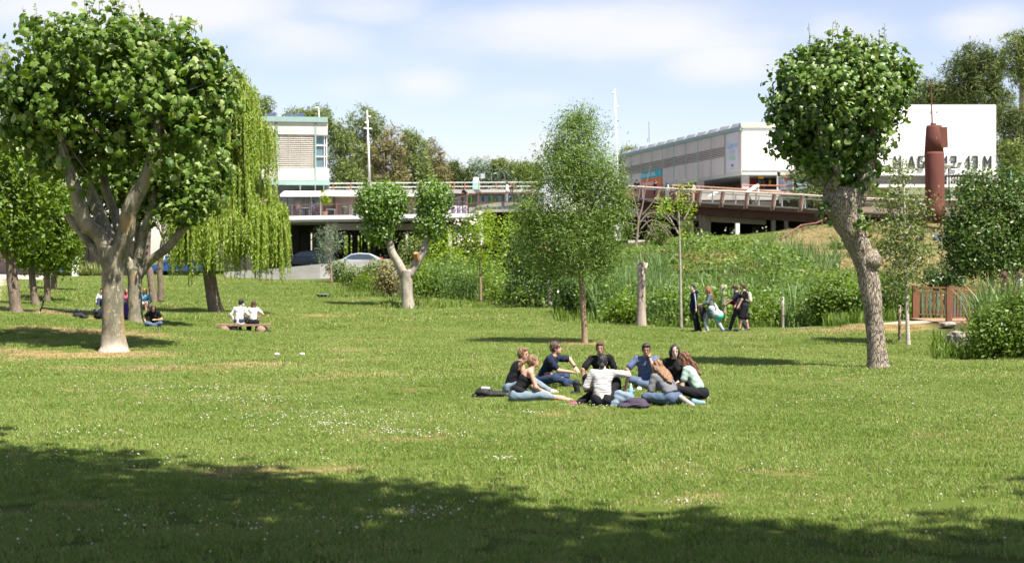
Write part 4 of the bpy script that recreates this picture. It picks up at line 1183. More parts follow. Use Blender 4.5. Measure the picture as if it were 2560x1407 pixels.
# brambles: one tangle over the bank
r_ = np.random.default_rng(101)
n = 240000
X = r_.random(n) * 42 - 14; Y = 53 + r_.random(n) * 50
px = 1280 + F * X / Y
e = lawn_edge(X, Y)
ok = (px > 1010) & (px < 2250) & (Y > e + .5) & (Y < np.interp(px, [1000, 1500, 1620, 1780, 1900, 1960, 2060, 2150, 2250], [100, 100, 92, 90, 80, 74, 70, 68, 64]))
ok &= ~((px > 2200) & (Y > 60))
X, Y, e, px = X[ok], Y[ok], e[ok], px[ok]
prob = np.clip(1.4 - (Y - e) / 40, .35, 1)
k_ = r_.random(len(X)) < prob
X, Y, e, px = X[k_], Y[k_], e[k_], px[k_]
p0 = np.stack([X, Y, X * 0], 1)
hh = (1.75 + .5 * vnoise(p0, .55) + .25 * vnoise(p0, 2.1)) * np.clip((Y - e) / 1.4, .18, 1.)
hh = hh * np.where(px > 1560, np.clip((82 - Y) / 10, .25, .86), 1); hh = np.maximum(hh, .15)
u_ = r_.random(len(X))
zz = gz_arr(X, Y) + hh * np.where(r_.random(len(X)) < .6, .8 + .3 * u_, u_)
pts = np.stack([X, Y, zz], 1) + r_.normal(size=(len(X), 3)) * .05
o = leaf_mesh('brambles', pts, np.array([0, -.5, .8]) + r_.normal(size=pts.shape) * .75, .15 * (.5 + .9 * r_.random(len(pts))), T_DIAM, L_BRAMBLE, None, 102)
tag(o, 'tangle of brambles and weeds covering the bank behind the lawn', 'brambles', kind='stuff')
# reeds
def reeds(name, label, spec, sd, mat=L_REED):
    r = np.random.default_rng(sd); VV = []; FF = []; 
    k = 0
    for (px0, px1, Y0, Y1, n, h0, h1) in spec:
        for _ in range(n):
            Yy = Y0 + r.random() * (Y1 - Y0); px = px0 + r.random() * (px1 - px0)
            b = G(px, Yy); h = h0 + (h1 - h0) * r.random()
            a = r.random() * 6.28; ln = Vector((math.cos(a), math.sin(a), 0)) * h * (.12 + .35 * r.random() ** 2)
            w = (.016 + .014 * r.random()); az = r.random() * 3.14
            sd_ = Vector((math.cos(az), math.sin(az), 0)) * w
            drp = r.random() * .25 * h
            for (f, ww) in ((0, 1), (.4, 1.1), (.75, .8), (1., .1)):
                c = b + Vector((0, 0, f * h - drp * f ** 3)) + ln * f ** 2
                VV += [c - sd_ * ww, c + sd_ * ww]
            FF += [(k, k + 1, k + 3, k + 2), (k + 2, k + 3, k + 5, k + 4), (k + 4, k + 5, k + 7, k + 6)]
            k += 8
    me = bpy.data.meshes.new(name); me.from_pydata([tuple(v) for v in VV], [], FF)
    o = mesh_obj(name, me, mat); tag(o, label, 'reeds', kind='stuff')
reeds('reeds', 'long green reeds along the edge of the stream bank', [
    (1480, 1660, 61, 74, 2600, 1.3, 2.9), (1100, 1200, 82, 90, 800, 1.2, 2.6), (1420, 1500, 66, 72, 400, 1., 2.2), (1640, 1900, 59, 70, 1700, 1.0, 2.4), (1960, 2060, 55, 66, 800, 1., 2.4),
    (1620, 1700, 60, 72, 400, 1.2, 2.4), (1890, 2000, 70, 84, 500, 1., 2.0), (2000, 2100, 76, 84, 300, .8, 1.6), (2440, 2560, 38, 41, 700, .9, 2.5), (2180, 2300, 56, 62, 300, .8, 1.6), (2290, 2420, 58, 66, 300, .6, 1.4), (1010, 1100, 84, 90, 300, .6, 1.6)], 103)
# tall weeds fringe along the lawn edge
reeds('edge_weeds', 'knee-high weeds fringing the far edge of the lawn', [
    (800, 960, 83, 97, 500, .15, .4), (960, 1380, 73, 83, 900, .15, .5), (1380, 1640, 58, 70, 900, .15, .6), (1640, 2060, 55.3, 57, 1000, .15, .5), (2060, 2240, 50, 54, 900, .2, .7), (2330, 2560, 37, 44, 1300, .12, .5)], 104,
    leafmat('weed_blades', [(.07, .13, .016), (.12, .19, .028), (.20, .27, .06)], .4))

# posts and stumps
def post(name, label, px, Y, top_py, r_px, mat, lean=0, cap=None):
    g0 = G(px, Y); s = Y / F
    tp = P(px + lean, top_py, Y) - g0
    root = empty(name, g0, 0, label, 'post' if 'stump' not in name else 'stump')
    mb = MB(); pts = [Vector((0, 0, -.1)), Vector((0, 0, .05)), tp * .35 + Vector((0, 0, 0)), tp * .7, tp]
    mb.tube(pts, [r_px * s * (1.35 if 'stump' in name else 1.05), r_px * s * (1.2 if 'stump' in name else 1), r_px * s, r_px * s * .95, r_px * s * .97], 16, True, .05 if 'stump' in name else .01)
    mb.build('shaft', mat, root, True)
    if cap:
        MB().tube([tp * 1.0, tp + Vector((0, 0, .015))], r_px * s * .93, 16).build('sawn_top', cap, root)
    return root
SAWN = pmat('sawn_pale', (.62, .52, .42), .8)
st = post('tree_stump', 'tall dead tree stump, grey and split, at the edge of the reeds', 1604, 56, 655, 10.5, pmat('dead_trunk', (.46, .37, .29), .9, .2, 7, .7, stretch=(1, 1, .25), dirt=(.25, .2, .17)), -1, SAWN)
MB().box(-.004, .012, -.174, -.150, 1.0, 2.55).build('crack', pmat('crack_dark', (.05, .035, .025)), st)
MB().tube([Vector((.13, -.02, 2.1)), Vector((.19, -.03, 2.55))], [.05, .05], 8).build('split_branch', SAWN, st, True)
post('wooden_post', 'round wooden post standing right of the walking group', 1957, 55.2, 743, 3.6, BARK_PALE, 0, SAWN)
post('wooden_stake', 'brown wooden stake beside the white birch trunk', 2249, 44, 765, 3.8, BARK_TAN, 0, SAWN)
post('wooden_post', 'thick grey post half hidden in reeds behind the walkers', 1809, 57.5, 712, 8, pmat('grey_post', (.28, .27, .20), .95, .3, 8, .6), 0, SAWN)

# tall trees standing behind and beside the camera; they throw the shade over the near lawn
def shade_tree(label, base, crowns, sd):
    r = np.random.default_rng(sd)
    root = empty('shade_tree', base, 0, label, 'tree'); g0 = Vector(base)
    mb = MB()
    mb.tube([Vector((0, 0, -.2)), Vector((0, 0, 3)), Vector((.2, .3, 7))], [.42, .34, .3], 12)
    for (c, rd) in crowns:
        c = Vector(c) - g0
        p_, q_ = smooth_path([Vector((0, 0, 6)), Vector((c.x * .4, c.y * .35, 9.)), Vector((c.x, c.y, c.z))], [.28, .18, .06], 4)
        mb.tube(p_, q_, 8)
    mb.build('trunk', BARK, root, True)
    n = int(sum(rd[0] * rd[1] for _, rd in crowns) * 380)
    pts, out = blob_points(crowns, n, r, 14, .35, .3, .12)
    leaf_mesh('crown', pts, np.array([0, 0, 1.]) + r.normal(size=pts.shape) * .6, .34 * (.7 + .6 * r.random(len(pts))), T_DIAM, L_MID, root, sd, None, g0)['kind'] = 'stuff'
def SH(X, Y, r, h):
    """crown at height h whose shadow falls round (X, Y)"""
    return ((X + .36 * h, Y - .42 * h, h), (r, r, 1.1))
shade_tree('tall tree behind the camera throwing shade over the near lawn, left one', (1., -2.5, 0), [SH(-10.2, 16.9, 4.0, 13), SH(-6.6, 14.1, 4.3, 13), SH(-9, 10, 4.5, 14), SH(-6, 3.5, 6, 15)], 300)
shade_tree('tall tree behind the camera throwing shade over the near lawn, middle one', (7., -4, 0), [SH(-3.0, 12.0, 4.0, 13), SH(-2.6, 8, 4.4, 14), SH(1.0, 10.9, 2.7, 13.5), SH(2, 8.4, 4.2, 13), SH(3, 2.5, 6, 15)], 301)
shade_tree('tall tree behind the camera throwing shade over the near lawn, right one', (14., -3, 0), [SH(11, 4, 5.5, 15), SH(5.3, 9.6, 3.6, 13), SH(8.5, 9.0, 4.4, 14), SH(7.6, 14.9, 1.7, 12)], 302)

# ------------------------------------------------------------------ buildings
CREAM = pmat('cream_panel', (.60, .56, .50), .8, .06, .8, .05, dirt=(.50, .46, .40))
WHITE = pmat('white_render', (.82, .81, .78), .8, .03, .7, .03)
WHITEP = pmat('white_paint', (.78, .77, .74), .5, .05, 2, .03)
TEAL = pmat('teal_metal', (.25, .36, .33), .5, .08, 1.5, .03)
CONC = pmat('concrete', (.36, .34, .31), .9, .1, .8, .15, dirt=(.24, .22, .20), stretch=(1, 1, .4))
CONC_D = pmat('concrete_dark', (.075, .07, .065), .9, .2, .8, .1)  # darkened to paint undercroft shade into the concrete; also joints and door panes
CONC_L = pmat('concrete_light', (.44, .415, .385), .85, .06, .7, .1, dirt=(.30, .28, .26), stretch=(.4, 1, 1.2))
RUST = pmat('oxide_red_rail', (.20, .095, .08), .6, .15, 4, .05)
BROWN = pmat('brown_steel', (.14, .065, .045), .65, .2, 1.5, .1)
BROWN_L = pmat('brown_post', (.36, .20, .14), .6, .12, 2, .05)
RAILW = pmat('pale_rail', (.66, .54, .46), .5, .08, 2, .03)
MAUVE = pmat('mauve_wall', (.30, .235, .215), .85, .08, .7, .05)
SLATE = pmat('solar_panel', (.035, .045, .09), .25, .2, 3, 0, spec=.6)
ROOFG = pmat('roof_grey', (.22, .23, .25), .55, .12, 2, .05)
BLACKM = pmat('black_metal', (.02, .02, .022), .5, .2, 6, .02)
GLASS = glassmat('glass_dark', (.035, .05, .055))
GLASS_B = glassmat('glass_blue', (.10, .16, .19))
AWN = pmat('awning_cloth', (.80, .78, .74), .8, .03, 3, .05)

def bxp(name, mat, parent, px0, px1, py0, py1, Y, depth, off=(0, 0, 0)):
    """box whose front face fills a photograph rectangle at depth Y, in the parent's frame (parents sit unrotated)"""
    a = P(px0, py1, Y); b_ = P(px1, py0, Y)
    o = parent.location if parent is not None else Vector((0, 0, 0))
    return box(name, mat, parent, a.x - o.x, b_.x - o.x, Y - o.y, Y + depth - o.y, a.z - o.z, b_.z - o.z)

def text(name, body, size, mat, parent, loc, rot, align='CENTER', ext=.02, sx=1.):
    cu = bpy.data.curves.new(name, 'FONT'); cu.body = body; cu.size = size; cu.align_x = align; cu.extrude = ext
    cu.materials.append(mat)
    o = bpy.data.objects.new(name, cu); COL.objects.link(o)
    o.location = loc; o.rotation_euler = rot; o.scale = (sx, 1, 1)
    bpy.context.view_layer.update()
    me = bpy.data.meshes.new_from_object(o); bpy.data.objects.remove(o)
    o = bpy.data.objects.new(name, me); COL.objects.link(o)
    o.location = loc; o.rotation_euler = rot; o.scale = (sx, 1, 1)
    if parent is not None: o.parent = parent
    return o
R90 = math.radians(90)

# --- white building with teal trim and louvres
Yb = 120.
tb = empty('louvred_building', P(822, 560, Yb), 0, 'cream panelled building with teal trim and slatted sun louvres, left of the pines', 'building')
def LB(name, mat, x0, x1, y0, y1, dy=0., dep=.2, par=None):
    return bxp(name, mat, par or tb, x0, x1, y0, y1, Yb + dy, dep)
LB('core', pmat('core_wall', (.5, .48, .44)), 60, 818, 300, 462, .6, 17)
LB('roof_fascia', TEAL, 50, 819, 293, 306, -.15, 18)
LB('lower_fascia', TEAL, 50, 824, 452, 463, -.1, 18)
mull = [787, 692, 597, 502, 407, 312, 217, 122]
for m in mull:
    LB('mullion', TEAL, m, m + 4, 306, 452, -.02, .6)
edges = [820] + mull
for i in range(len(edges) - 1):
    x1, x0 = edges[i], edges[i + 1] + 4
    if i: x1 -= 0
    LB('upper_panel', CREAM, x0 + .5, x1 - .5, 307, 337.5, .02, .5)
    LB('lower_panel', CREAM, x0 + .5, x1 - .5 + (3 if i == 0 else 0), 421, 451.5, .02, .5)
    if i == 0:
        w = LB('window', GLASS_B, x0 + 1, 819, 338, 420, .35, .1)
        for yy in (338, 363, 391, 419):
            bxp('transom', WHITEP, w.parent, x0 + 1, 819, yy, yy + 2.2, Yb + .22, .12)
        for xx in (811, 816.5):
            LB('window_post', WHITEP, xx, xx + 1.8, 338, 420, .2, .14)
    else:
        LB('louvre_back', pmat('louvre_shadow_wall', (.03, .03, .035)), x0, x1, 338, 420.5, .45, .1)  # near-black colour paints in the shade between the slats
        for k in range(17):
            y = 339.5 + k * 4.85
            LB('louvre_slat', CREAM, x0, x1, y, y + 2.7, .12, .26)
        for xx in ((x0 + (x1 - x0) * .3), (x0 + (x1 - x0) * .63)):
            LB('louvre_rod', CREAM, xx, xx + .8, 338, 420.5, .06, .05)
# window strip under the fascia
LB('clerestory', GLASS, 640, 815, 463, 487, .7, .15)
for xx in (663, 694, 752, 789, 810):
    LB('window_post', WHITEP, xx, xx + 3, 463, 487, .5, .15)
# roof solar panels
for (x0, x1) in ((640, 668), (671, 702), (722, 741), (738, 772)):
    a = P(x0, 293, 121); b_ = P(x1 - 8, 293, 121); c_ = P(x1, 283, 123); d_ = P(x0 + 4, 288, 123)
    o = Vector(tb.location)
    th = Vector((0, .03, -.08))
    mbp = MB(); vs_ = [a - o, b_ - o, c_ - o, d_ - o]
    mbp.add(vs_ + [q_ + th for q_ in vs_], [(0, 1, 2, 3), (7, 6, 5, 4), (0, 4, 5, 1), (1, 5, 6, 2), (2, 6, 7, 3), (3, 7, 4, 0)])
    mbp.build('solar_panel', SLATE, tb)
mbq = MB(); mbq.beam(P(806, 293, 122) - tb.location, P(804, 268, 122) - tb.location, .09, .09); mbq.beam(P(804, 268, 122) - tb.location, P(795, 270, 122) - tb.location, .06, .06)
mbq.build('roof_mast', WHITEP, tb)

tb.rotation_euler[2] = math.radians(7.4)

# --- long terrace building under and right of it
tc_ = empty('terrace_building', P(900, 672, 121), 0, 'long low concrete building with awnings and an open terrace over a dark car park', 'building')
def TB(name, mat, x0, x1, y0, y1, Y=119., dep=.2, par=None):
    return bxp(name, mat, par or tc_, x0, x1, y0, y1, Y, dep)
TB('roof_slab', CONC_L, 804, 1120, 475, 486, 121, 12)
TB('roof_slab', CONC_L, 1100, 1345, 473.5, 483, 119, 14)
TB('roof_slab', CONC_L, 600, 800, 487, 489, 120.4, 10)
for (x0, x1, ya, yb_) in ((703, 802, 478, 487), (806, 900, 476, 485)):
    a, b_ = P(x0 + 7, ya, 119.6) - tc_.location, P(x1, ya, 119.6) - tc_.location
    c_, d_ = P(x1, yb_, 117.6) - tc_.location, P(x0 - 3, yb_, 117.6) - tc_.location
    dn = Vector((0, 0, -.07))
    mbp = MB().add([a, b_, c_, d_, a + dn, b_ + dn, c_ + dn * 2.2, d_ + dn * 2.2], [(0, 3, 2, 1), (4, 5, 6, 7), (3, 7, 6, 2), (0, 4, 7, 3), (1, 2, 6, 5), (0, 1, 5, 4)])
    mbp.build('awning', AWN, tc_)
TB('fascia', WHITE, 804, 900, 487, 492, 118.4, .2)
TB('fascia', WHITE, 900, 1130, 485, 491, 119.4, .2)
# glass front, brown wall, doors behind the terrace
TB('glass_wall', GLASS_B, 600, 800, 489, 545, 122, .1)
for xx in (640, 675, 700, 716, 733, 754, 768, 777, 800):
    TB('glass_post', WHITEP if xx in (777, 800) else CONC, xx, xx + 1.6, 489, 545, 121.85, .12)
TB('back_wall', MAUVE, 803, 1200, 490, 545, 122.5, .3)
for xx in (835, 890, 948, 1010, 1075):
    TB('wall_joint', CONC_D, xx, xx + 1.6, 490, 545, 122.4, .08)
for (x0, x1) in ((815, 838), (880, 905), (925, 940), (1035, 1052)):
    fr = TB('door_frame', WHITEP, x0, x1, 522, 545, 122.2, .12)
    TB('door_pane', CONC_D, x0 + 2.5, x1 - 2.5, 525, 545, 122.12, .06)
# terrace slab with its beam
def slab_(name, mat, xa, ya0, ya1, Ya, xb, yb0, yb1, Yb2, dep):
    o = tc_.location
    a0, a1, b0, b1 = P(xa, ya0, Ya) - o, P(xa, ya1, Ya) - o, P(xb, yb0, Yb2) - o, P(xb, yb1, Yb2) - o
    d = Vector((0, dep, 0))
    return MB().add([a0, a1, b0, b1, a0 + d, a1 + d, b0 + d, b1 + d], [(0, 1, 3, 2), (5, 4, 6, 7), (0, 2, 6, 4), (1, 5, 7, 3), (0, 4, 5, 1), (2, 3, 7, 6)]).build(name, mat, tc_)
slab_('terrace_slab', CONC_L, 560, 544.5, 558, 117, 1196, 533.5, 548, 113, 9)
slab_('terrace_edge', WHITE, 560, 542.5, 552, 116.9, 1196, 533, 543, 112.9, .09)
TB('beam', CONC, 812, 1148, 558.5, 575, 117.6, 1.0)
TB('beam', CONC, 560, 812, 559, 561, 118.6, 1.0)
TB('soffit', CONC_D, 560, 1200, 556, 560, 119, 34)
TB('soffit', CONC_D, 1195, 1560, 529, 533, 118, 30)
# upper walkway to the right
slab_('walkway_parapet', CONC_L, 1172, 518, 531, 114, 1360, 515, 529, 112, .4)
slab_('walkway_slab', CONC_L, 1192, 506, 518, 113.9, 1360, 506, 517, 111.9, 8)
TB('pier', WHITE, 1196, 1208, 528, 612, 113.4, .5)
TB('pier', CONC_L, 812, 833, 575, 672, 117.9, .9)
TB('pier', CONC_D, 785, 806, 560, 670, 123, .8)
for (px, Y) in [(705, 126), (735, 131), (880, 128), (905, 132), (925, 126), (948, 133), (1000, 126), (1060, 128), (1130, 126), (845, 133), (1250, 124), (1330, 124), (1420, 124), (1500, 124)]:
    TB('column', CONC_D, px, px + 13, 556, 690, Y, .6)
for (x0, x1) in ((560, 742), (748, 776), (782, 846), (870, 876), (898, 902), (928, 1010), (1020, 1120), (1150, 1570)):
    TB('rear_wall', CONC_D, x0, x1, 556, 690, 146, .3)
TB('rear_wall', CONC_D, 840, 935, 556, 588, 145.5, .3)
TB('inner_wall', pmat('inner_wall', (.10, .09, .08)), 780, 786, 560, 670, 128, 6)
TB('upper_back_wall', pmat('olive_frames', (.16, .15, .11), .7, .2, 2), 1120, 1360, 483, 520, 120, .3)
for i, xx in enumerate(range(1125, 1350, 17)):
    TB('shop_pane', GLASS_B if i % 3 else pmat('green_door', (.06, .38, .08)), xx, xx + (11 if i % 3 else 4), 489, 511, 119.8, .1)
# graffiti parapet and railings on the terrace
GRAF = pmat('graffiti_panel', (.50, .47, .56), .8, .15, 2.5, .05, dirt=(.66, .64, .64))
for (x0, x1) in ((1110, 1128), (1131, 1142), (1144, 1155), (1158, 1168)):
    TB('painted_panel', GRAF, x0, x1, 508 if x0 < 1130 else 514, 533, 114.3, .12)
    MB().tube([P((x0 + x1) / 2 + 3.2 * math.cos(a), 522 + 4 * math.sin(a), 114.25) - tc_.location for a in np.linspace(0, 5.2, 9)], .05, 5).build('painted_mark', pmat('mark_violet', (.22, .18, .30)), tc_)
def railing(root, pts, h, posts, rails, pm, rm, pw=.07, name_post='rail_post'):
    """pts: world polyline; posts: list of parameters 0..1; rails: fractions of the height"""
    o = root.location
    def at(t):
        k = t * (len(pts) - 1); i = min(int(k), len(pts) - 2); return pts[i].lerp(pts[i + 1], k - i)
    for t in posts:
        q_ = at(t) - o
        MB().beam(q_, q_ + Vector((0, 0, h)), pw, pw).build(name_post, pm, root)
    for f in rails:
        mb = MB()
        for i in range(len(pts) - 1):
            mb.beam(pts[i] - o + Vector((0, 0, h * f)), pts[i + 1] - o + Vector((0, 0, h * f)), pw * .8, pw * .8)
        mb.build('rail', rm, root)
rl = empty('terrace_railing', P(700, 543, 117), 0, 'oxide red railing along the edge of the cafe terrace', 'railing')
railing(rl, [P(650, 543, 117), P(1165, 534, 113.2)], .95, [0, .05, .11, .16, .2, .246, .31, .38, .45, .52, .59, .66, .73, .8, .87, .94, 1], [.04, 1.], RUST, RUST, .06)
r2 = empty('roof_railing', P(1000, 476, 120), 0, 'pale two-bar roof railing on short orange red posts', 'railing')
railing(r2, [P(822, 477, 121), P(1100, 475, 120), P(1345, 474, 117)], .62, [.02, .1, .2, .3, .4, .5, .55, .575, .63, .7, .79, .88, .97], [.45, 1.], pmat('orange_post', (.34, .13, .085)), WHITEP, .09)
r3 = empty('walkway_railing', P(1200, 506, 113), 0, 'dark brown railing frames along the upper walkway', 'railing')
railing(r3, [P(1148, 516, 113.6), P(1196, 506, 113.6), P(1350, 505, 112)], .75, [0, .5, .72, .98], [.03, 1.], BROWN, BROWN, .09)
# green water tank, sign post, masts
tk = empty('water_tank', P(1190, 475, 121), 0, 'mint green box-shaped tank with a white top on the flat roof', 'tank')
bxp('tank_body', pmat('mint_paint', (.22, .62, .44), .5), tk, 1182, 1199, 452, 473, 121, .6)
bxp('tank_cap', WHITE, tk, 1184, 1196, 443.5, 452, 121.1, .4)
bxp('tank_foot', pmat('foot_pink', (.5, .35, .3)), tk, 1186, 1197, 473, 476, 121.1, .4)
sg = empty('sign_pole', P(1207, 476, 120), 0, 'grey sign on a thin pole beside the green tank', 'sign')
bxp('pole', BLACKM, sg, 1206, 1207.6, 436, 478, 120, .06); bxp('plate', pmat('sign_back', (.35, .38, .42)), sg, 1202, 1212, 434, 446, 119.9, .05)
def mast(label, px0, py0, px1, py1, Y, r0, arms):
    root = empty('lamp_mast', P(px0, py0, Y), 0, label, 'lamp mast'); o = root.location
    MB().tube([Vector((0, 0, 0)), P((px0 + px1) / 2, (py0 + py1) / 2, Y) - o, P(px1, py1, Y) - o], [r0, r0 * .8, r0 * .45], 10).build('pole', WHITEP, root, True)
    for (ax, ay, bx_, by_) in arms:
        MB().beam(P(ax, ay, Y) - o, P(bx_, by_, Y) - o, .12, .09).build('arm', WHITEP, root)
        c = P(bx_, by_, Y) - o
        MB().ball(c, (.13, .12, .07), 8, 5).build('floodlight', WHITEP, root, True)
mast('tall white mast with cameras in front of the pines', 925, 478, 918, 276, 117, .10, [(919, 322, 912, 321), (919, 322, 925, 322), (918, 292, 924, 292), (918, 305, 915, 307)])
mast('tallest thin white mast rising right of the ash crown', 1549, 590, 1537, 222, 116, .09, [(1538, 236, 1533, 233), (1540, 262, 1544, 268)])
an = empty('antenna', P(1623, 356, 180), 0, 'thin antenna on the roof of the panelled building', 'antenna')
MB().beam((0, 0, 0), P(1622, 305, 180) - an.location, .09, .09).build('rod', ROOFG, an); MB().beam(P(1619, 356, 180) - an.location, P(1619, 346, 180) - an.location, .09, .09).build('rod', ROOFG, an)
# slender white pier below the mast
pr = empty('concrete_pier', P(1548, 598, 115.5), 0, 'slim white pier behind the right side of the ash crown', 'pier')
bxp('shaft', WHITE, pr, 1536, 1556, 560, 602, 115.5, .5)

# ramp wall in front of the car park
def wall_strip(name, mat, root, pts, thick):
    """pts: (px, top_py, bottom_py, Y)"""
    o = root.location if root is not None else Vector((0, 0, 0)); mb = MB(); d = Vector((0, thick, 0)); vs_ = []
    for (px, t_, b_, Y) in pts:
        a, c_ = P(px, t_, Y) - o, P(px, b_, Y) - o
        vs_ += [a, c_, a + d, c_ + d]
    fs_ = []
    for i in range(len(pts) - 1):
        k = i * 4
        fs_ += [(k, k + 1, k + 5, k + 4), (k + 2, k + 6, k + 7, k + 3), (k, k + 4, k + 6, k + 2), (k + 1, k + 3, k + 7, k + 5)]
    k = (len(pts) - 1) * 4
    fs_ += [(0, 2, 3, 1), (k, k + 1, k + 3, k + 2)]
    mb.add(vs_, fs_)
    return mb.build(name, mat, root)
rw = empty('ramp_wall', P(800, 700, 113), 0, 'sloping pale concrete wall rising to the right below the car park', 'wall')
wall_strip('wall', CONC_L, rw, [(560, 680, 708, 114), (690, 671, 708, 113), (800, 660, 708, 112), (945, 648, 708, 112), (1050, 645, 708, 112)], .35)

# left mauve ground floor
lf = empty('garage_building', P(120, 692, 114), 0, 'low mauve walled building with a white column behind the trees on the left', 'building')
bxp('wall', MAUVE, lf, -260, 340, 600, 690, 117, .4)
bxp('roof_edge', WHITEP, lf, -260, 345, 592, 601, 113.5, 5)
bxp('column', WHITE, lf, 180, 193, 601, 691, 113.8, .5)
bxp('pilaster', pmat('grey_pilaster', (.18, .18, .18)), lf, 208, 220, 604, 650, 116.8, .2)
bxp('wall', WHITE, lf, 400, 470, 625, 694, 116, .3)
for xx in (412, 428, 440):
    bxp('door_post', pmat('blue_door', (.10, .16, .30)), lf, xx, xx + 6, 640, 690, 115.8, .15)

# --- cars
def car(label, px, base_z, Y, col, yaw, L=4.2, name='parked_car'):
    root = empty(name, Vector(((px - 1280) * Y / F, Y, base_z)), yaw, label, 'car')
    paint = pmat('car_paint_%d' % int(col[2] * 1000), col, .3, .03, 2, 0, metal=.3, spec=.6)
    prof = [(-2.1, .35), (-2.08, .62), (-1.95, .78), (-1.2, .95), (-.45, 1.38), (.2, 1.48), (1.1, 1.42), (1.75, 1.12), (2.05, 1.0), (2.1, .6), (2.05, .32)]
    def hull(prof, hw, sh):
        mb = MB(); n = len(prof); vs_ = []
        for y, inset in ((-hw, 1), (-hw * .97, 0), (hw * .97, 0), (hw, 1)):
            for (x, z) in prof:
                k = max(0, z - .85)
                yy = y * (1 - k * .28)
                vs_.append((x * (L / 4.2) * (.97 if inset else 1), yy, z - (.05 if inset and z > .9 else 0)))
        fs_ = [tuple(range(n)), tuple(reversed(range(3 * n, 4 * n)))]
        for r in range(3):
            for i in range(n):
                j = (i + 1) % n
                fs_.append((r * n + i, (r + 1) * n + i, (r + 1) * n + j, r * n + j))
        mb.add(vs_, fs_); return mb
    hull(prof, .86, 0).build('body', paint, root, False)
    for sgn in (-1, 1):
        w = [(-1.05, .98), (-.42, 1.32), (.2, 1.40), (1.0, 1.35), (1.55, 1.08), (1.5, .98)]
        mb = MB(); yy = [sgn * .87 * (1 - max(0, z - .85) * .28) + sgn * .012 for x, z in w]
        vs_ = [(x * L / 4.2, y, z) for (x, z), y in zip(w, yy)] + [(x * L / 4.2, y - sgn * .03, z) for (x, z), y in zip(w, yy)]
        mb.add(vs_, [tuple(range(6)), tuple(reversed(range(6, 12)))] + [(i, i + 6, (i + 1) % 6 + 6, (i + 1) % 6) for i in range(6)])
        mb.build('side_window', GLASS, root)
        MB().box(-.95, -.78, sgn * .86 - .08, sgn * .86 + .12, .95, 1.07).build('mirror', paint, root)
        for wx in (-1.3, 1.3):
            wh = MB().tube([(wx, sgn * .70, .32), (wx, sgn * .88, .32)], .32, 18).build('wheel', BLACKM, root)
            MB().tube([(wx, sgn * .881, .32), (wx, sgn * .89, .32)], .2, 12).build('rim', ROOFG, wh)
        MB().box(1.85, 2.07, sgn * .55, sgn * .80, .88, 1.12).build('tail_light', pmat('tail_red', (.6, .03, .03)), root)
        MB().box(-2.08, -1.9, sgn * .55, sgn * .78, .6, .74).build('headlight', WHITEP, root)
    return root
car('silver hatchback parked on top of the ramp wall', 893, 2.02, 115.5, (.42, .45, .50), .05)
car('dark car in the shade of the car park left of the pier', 765, 2.25, 119, (.03, .035, .05), 0)
car('blue car parked by the mauve wall behind the left trees', 150, 1.65, 115.3, (.03, .07, .22), 0)
car('blue car seen through the willow strands at the white wall', 445, 1.7, 115, (.03, .075, .25), 0, name='parked_car')

# --- big panelled building, right
C0 = Vector((24.3, 150., 0)); dirv = Vector((-.2474, .9689, 0))
rzA = math.atan2(dirv.y, dirv.x)
ba = empty('panelled_building', (24.3, 150, 8.), rzA, 'long pale panelled building with a louvre band and a blank white end wall', 'building')
RAi = Matrix.Rotation(-rzA, 3, 'Z')
def loc_(x, y, z): return RAi @ (Vector((x, y, z)) - ba.location)
def foot(name, mat, poly, z0, z1):
    vs_ = [loc_(x, y, z0) for x, y in poly] + [loc_(x, y, z1) for x, y in poly]; n = len(poly)
    return MB().add(vs_, [tuple(reversed(range(n))), tuple(range(n, 2 * n))] + [(i, (i + 1) % n, (i + 1) % n + n, i + n) for i in range(n)]).build(name, mat, ba)
foot('core', pmat('joint_grey', (.20, .20, .19)), [(24.35, 150.05), (34.5, 150.05), (34.5, 190), (14.2, 190)], 12.35, 17.0)
foot('end_wall', WHITE, [(24.3, 149.95), (34.6, 149.95), (34.6, 150.04), (24.3, 150.04)], 12.5, 17.0)
foot('end_fascia', pmat('cream_fascia', (.62, .60, .46)), [(24.1, 149.8), (34.8, 149.8), (34.8, 150.6), (24.1, 150.6)], 17.0, 17.55)
foot('lower_band', pmat('band_grey', (.50, .53, .48)), [(24.2, 149.9), (34.7, 149.9), (34.7, 190.2), (14.0, 190.2)], 12.05, 12.35)
foot('roof', ROOFG, [(24.2, 150.6), (34.5, 150.6), (34.5, 190), (14.3, 190)], 17.0, 17.3)
def LA(name, mat, x0, x1, y0, y1, z0, z1):
    return box(name, mat, ba, x0, x1, y0, y1, z0 - 8., z1 - 8.)
PANEL = pmat('stained_panel', (.66, .60, .55), .85, .05, .35, .06, dirt=(.54, .48, .43), stretch=(1, 1, .35))
LA('side_fascia', TEAL, -.1, 40, .02, .3, 16.75, 17.15)
for k in range(9):
    x0 = 4.4 + k * 3.85
    LA('upper_panel', PANEL, x0 + .1, x0 + 3.77, .02, .16, 15.35, 16.74)
    LA('lower_panel', PANEL, x0 + .1, x0 + 3.77, .02, .16, 12.36, 14.3)
    for j in range(5):
        LA('louvre_slat', PANEL, x0 + .05, x0 + 3.82, .03, .2, 14.36 + j * .2, 14.45 + j * .2)
    LA('joint_strip', TEAL, x0 - .05, x0 + .05, .02, .18, 12.36, 16.74)
LA('corner_panel', PANEL, .02, 4.3, .02, .12, 12.36, 16.74)
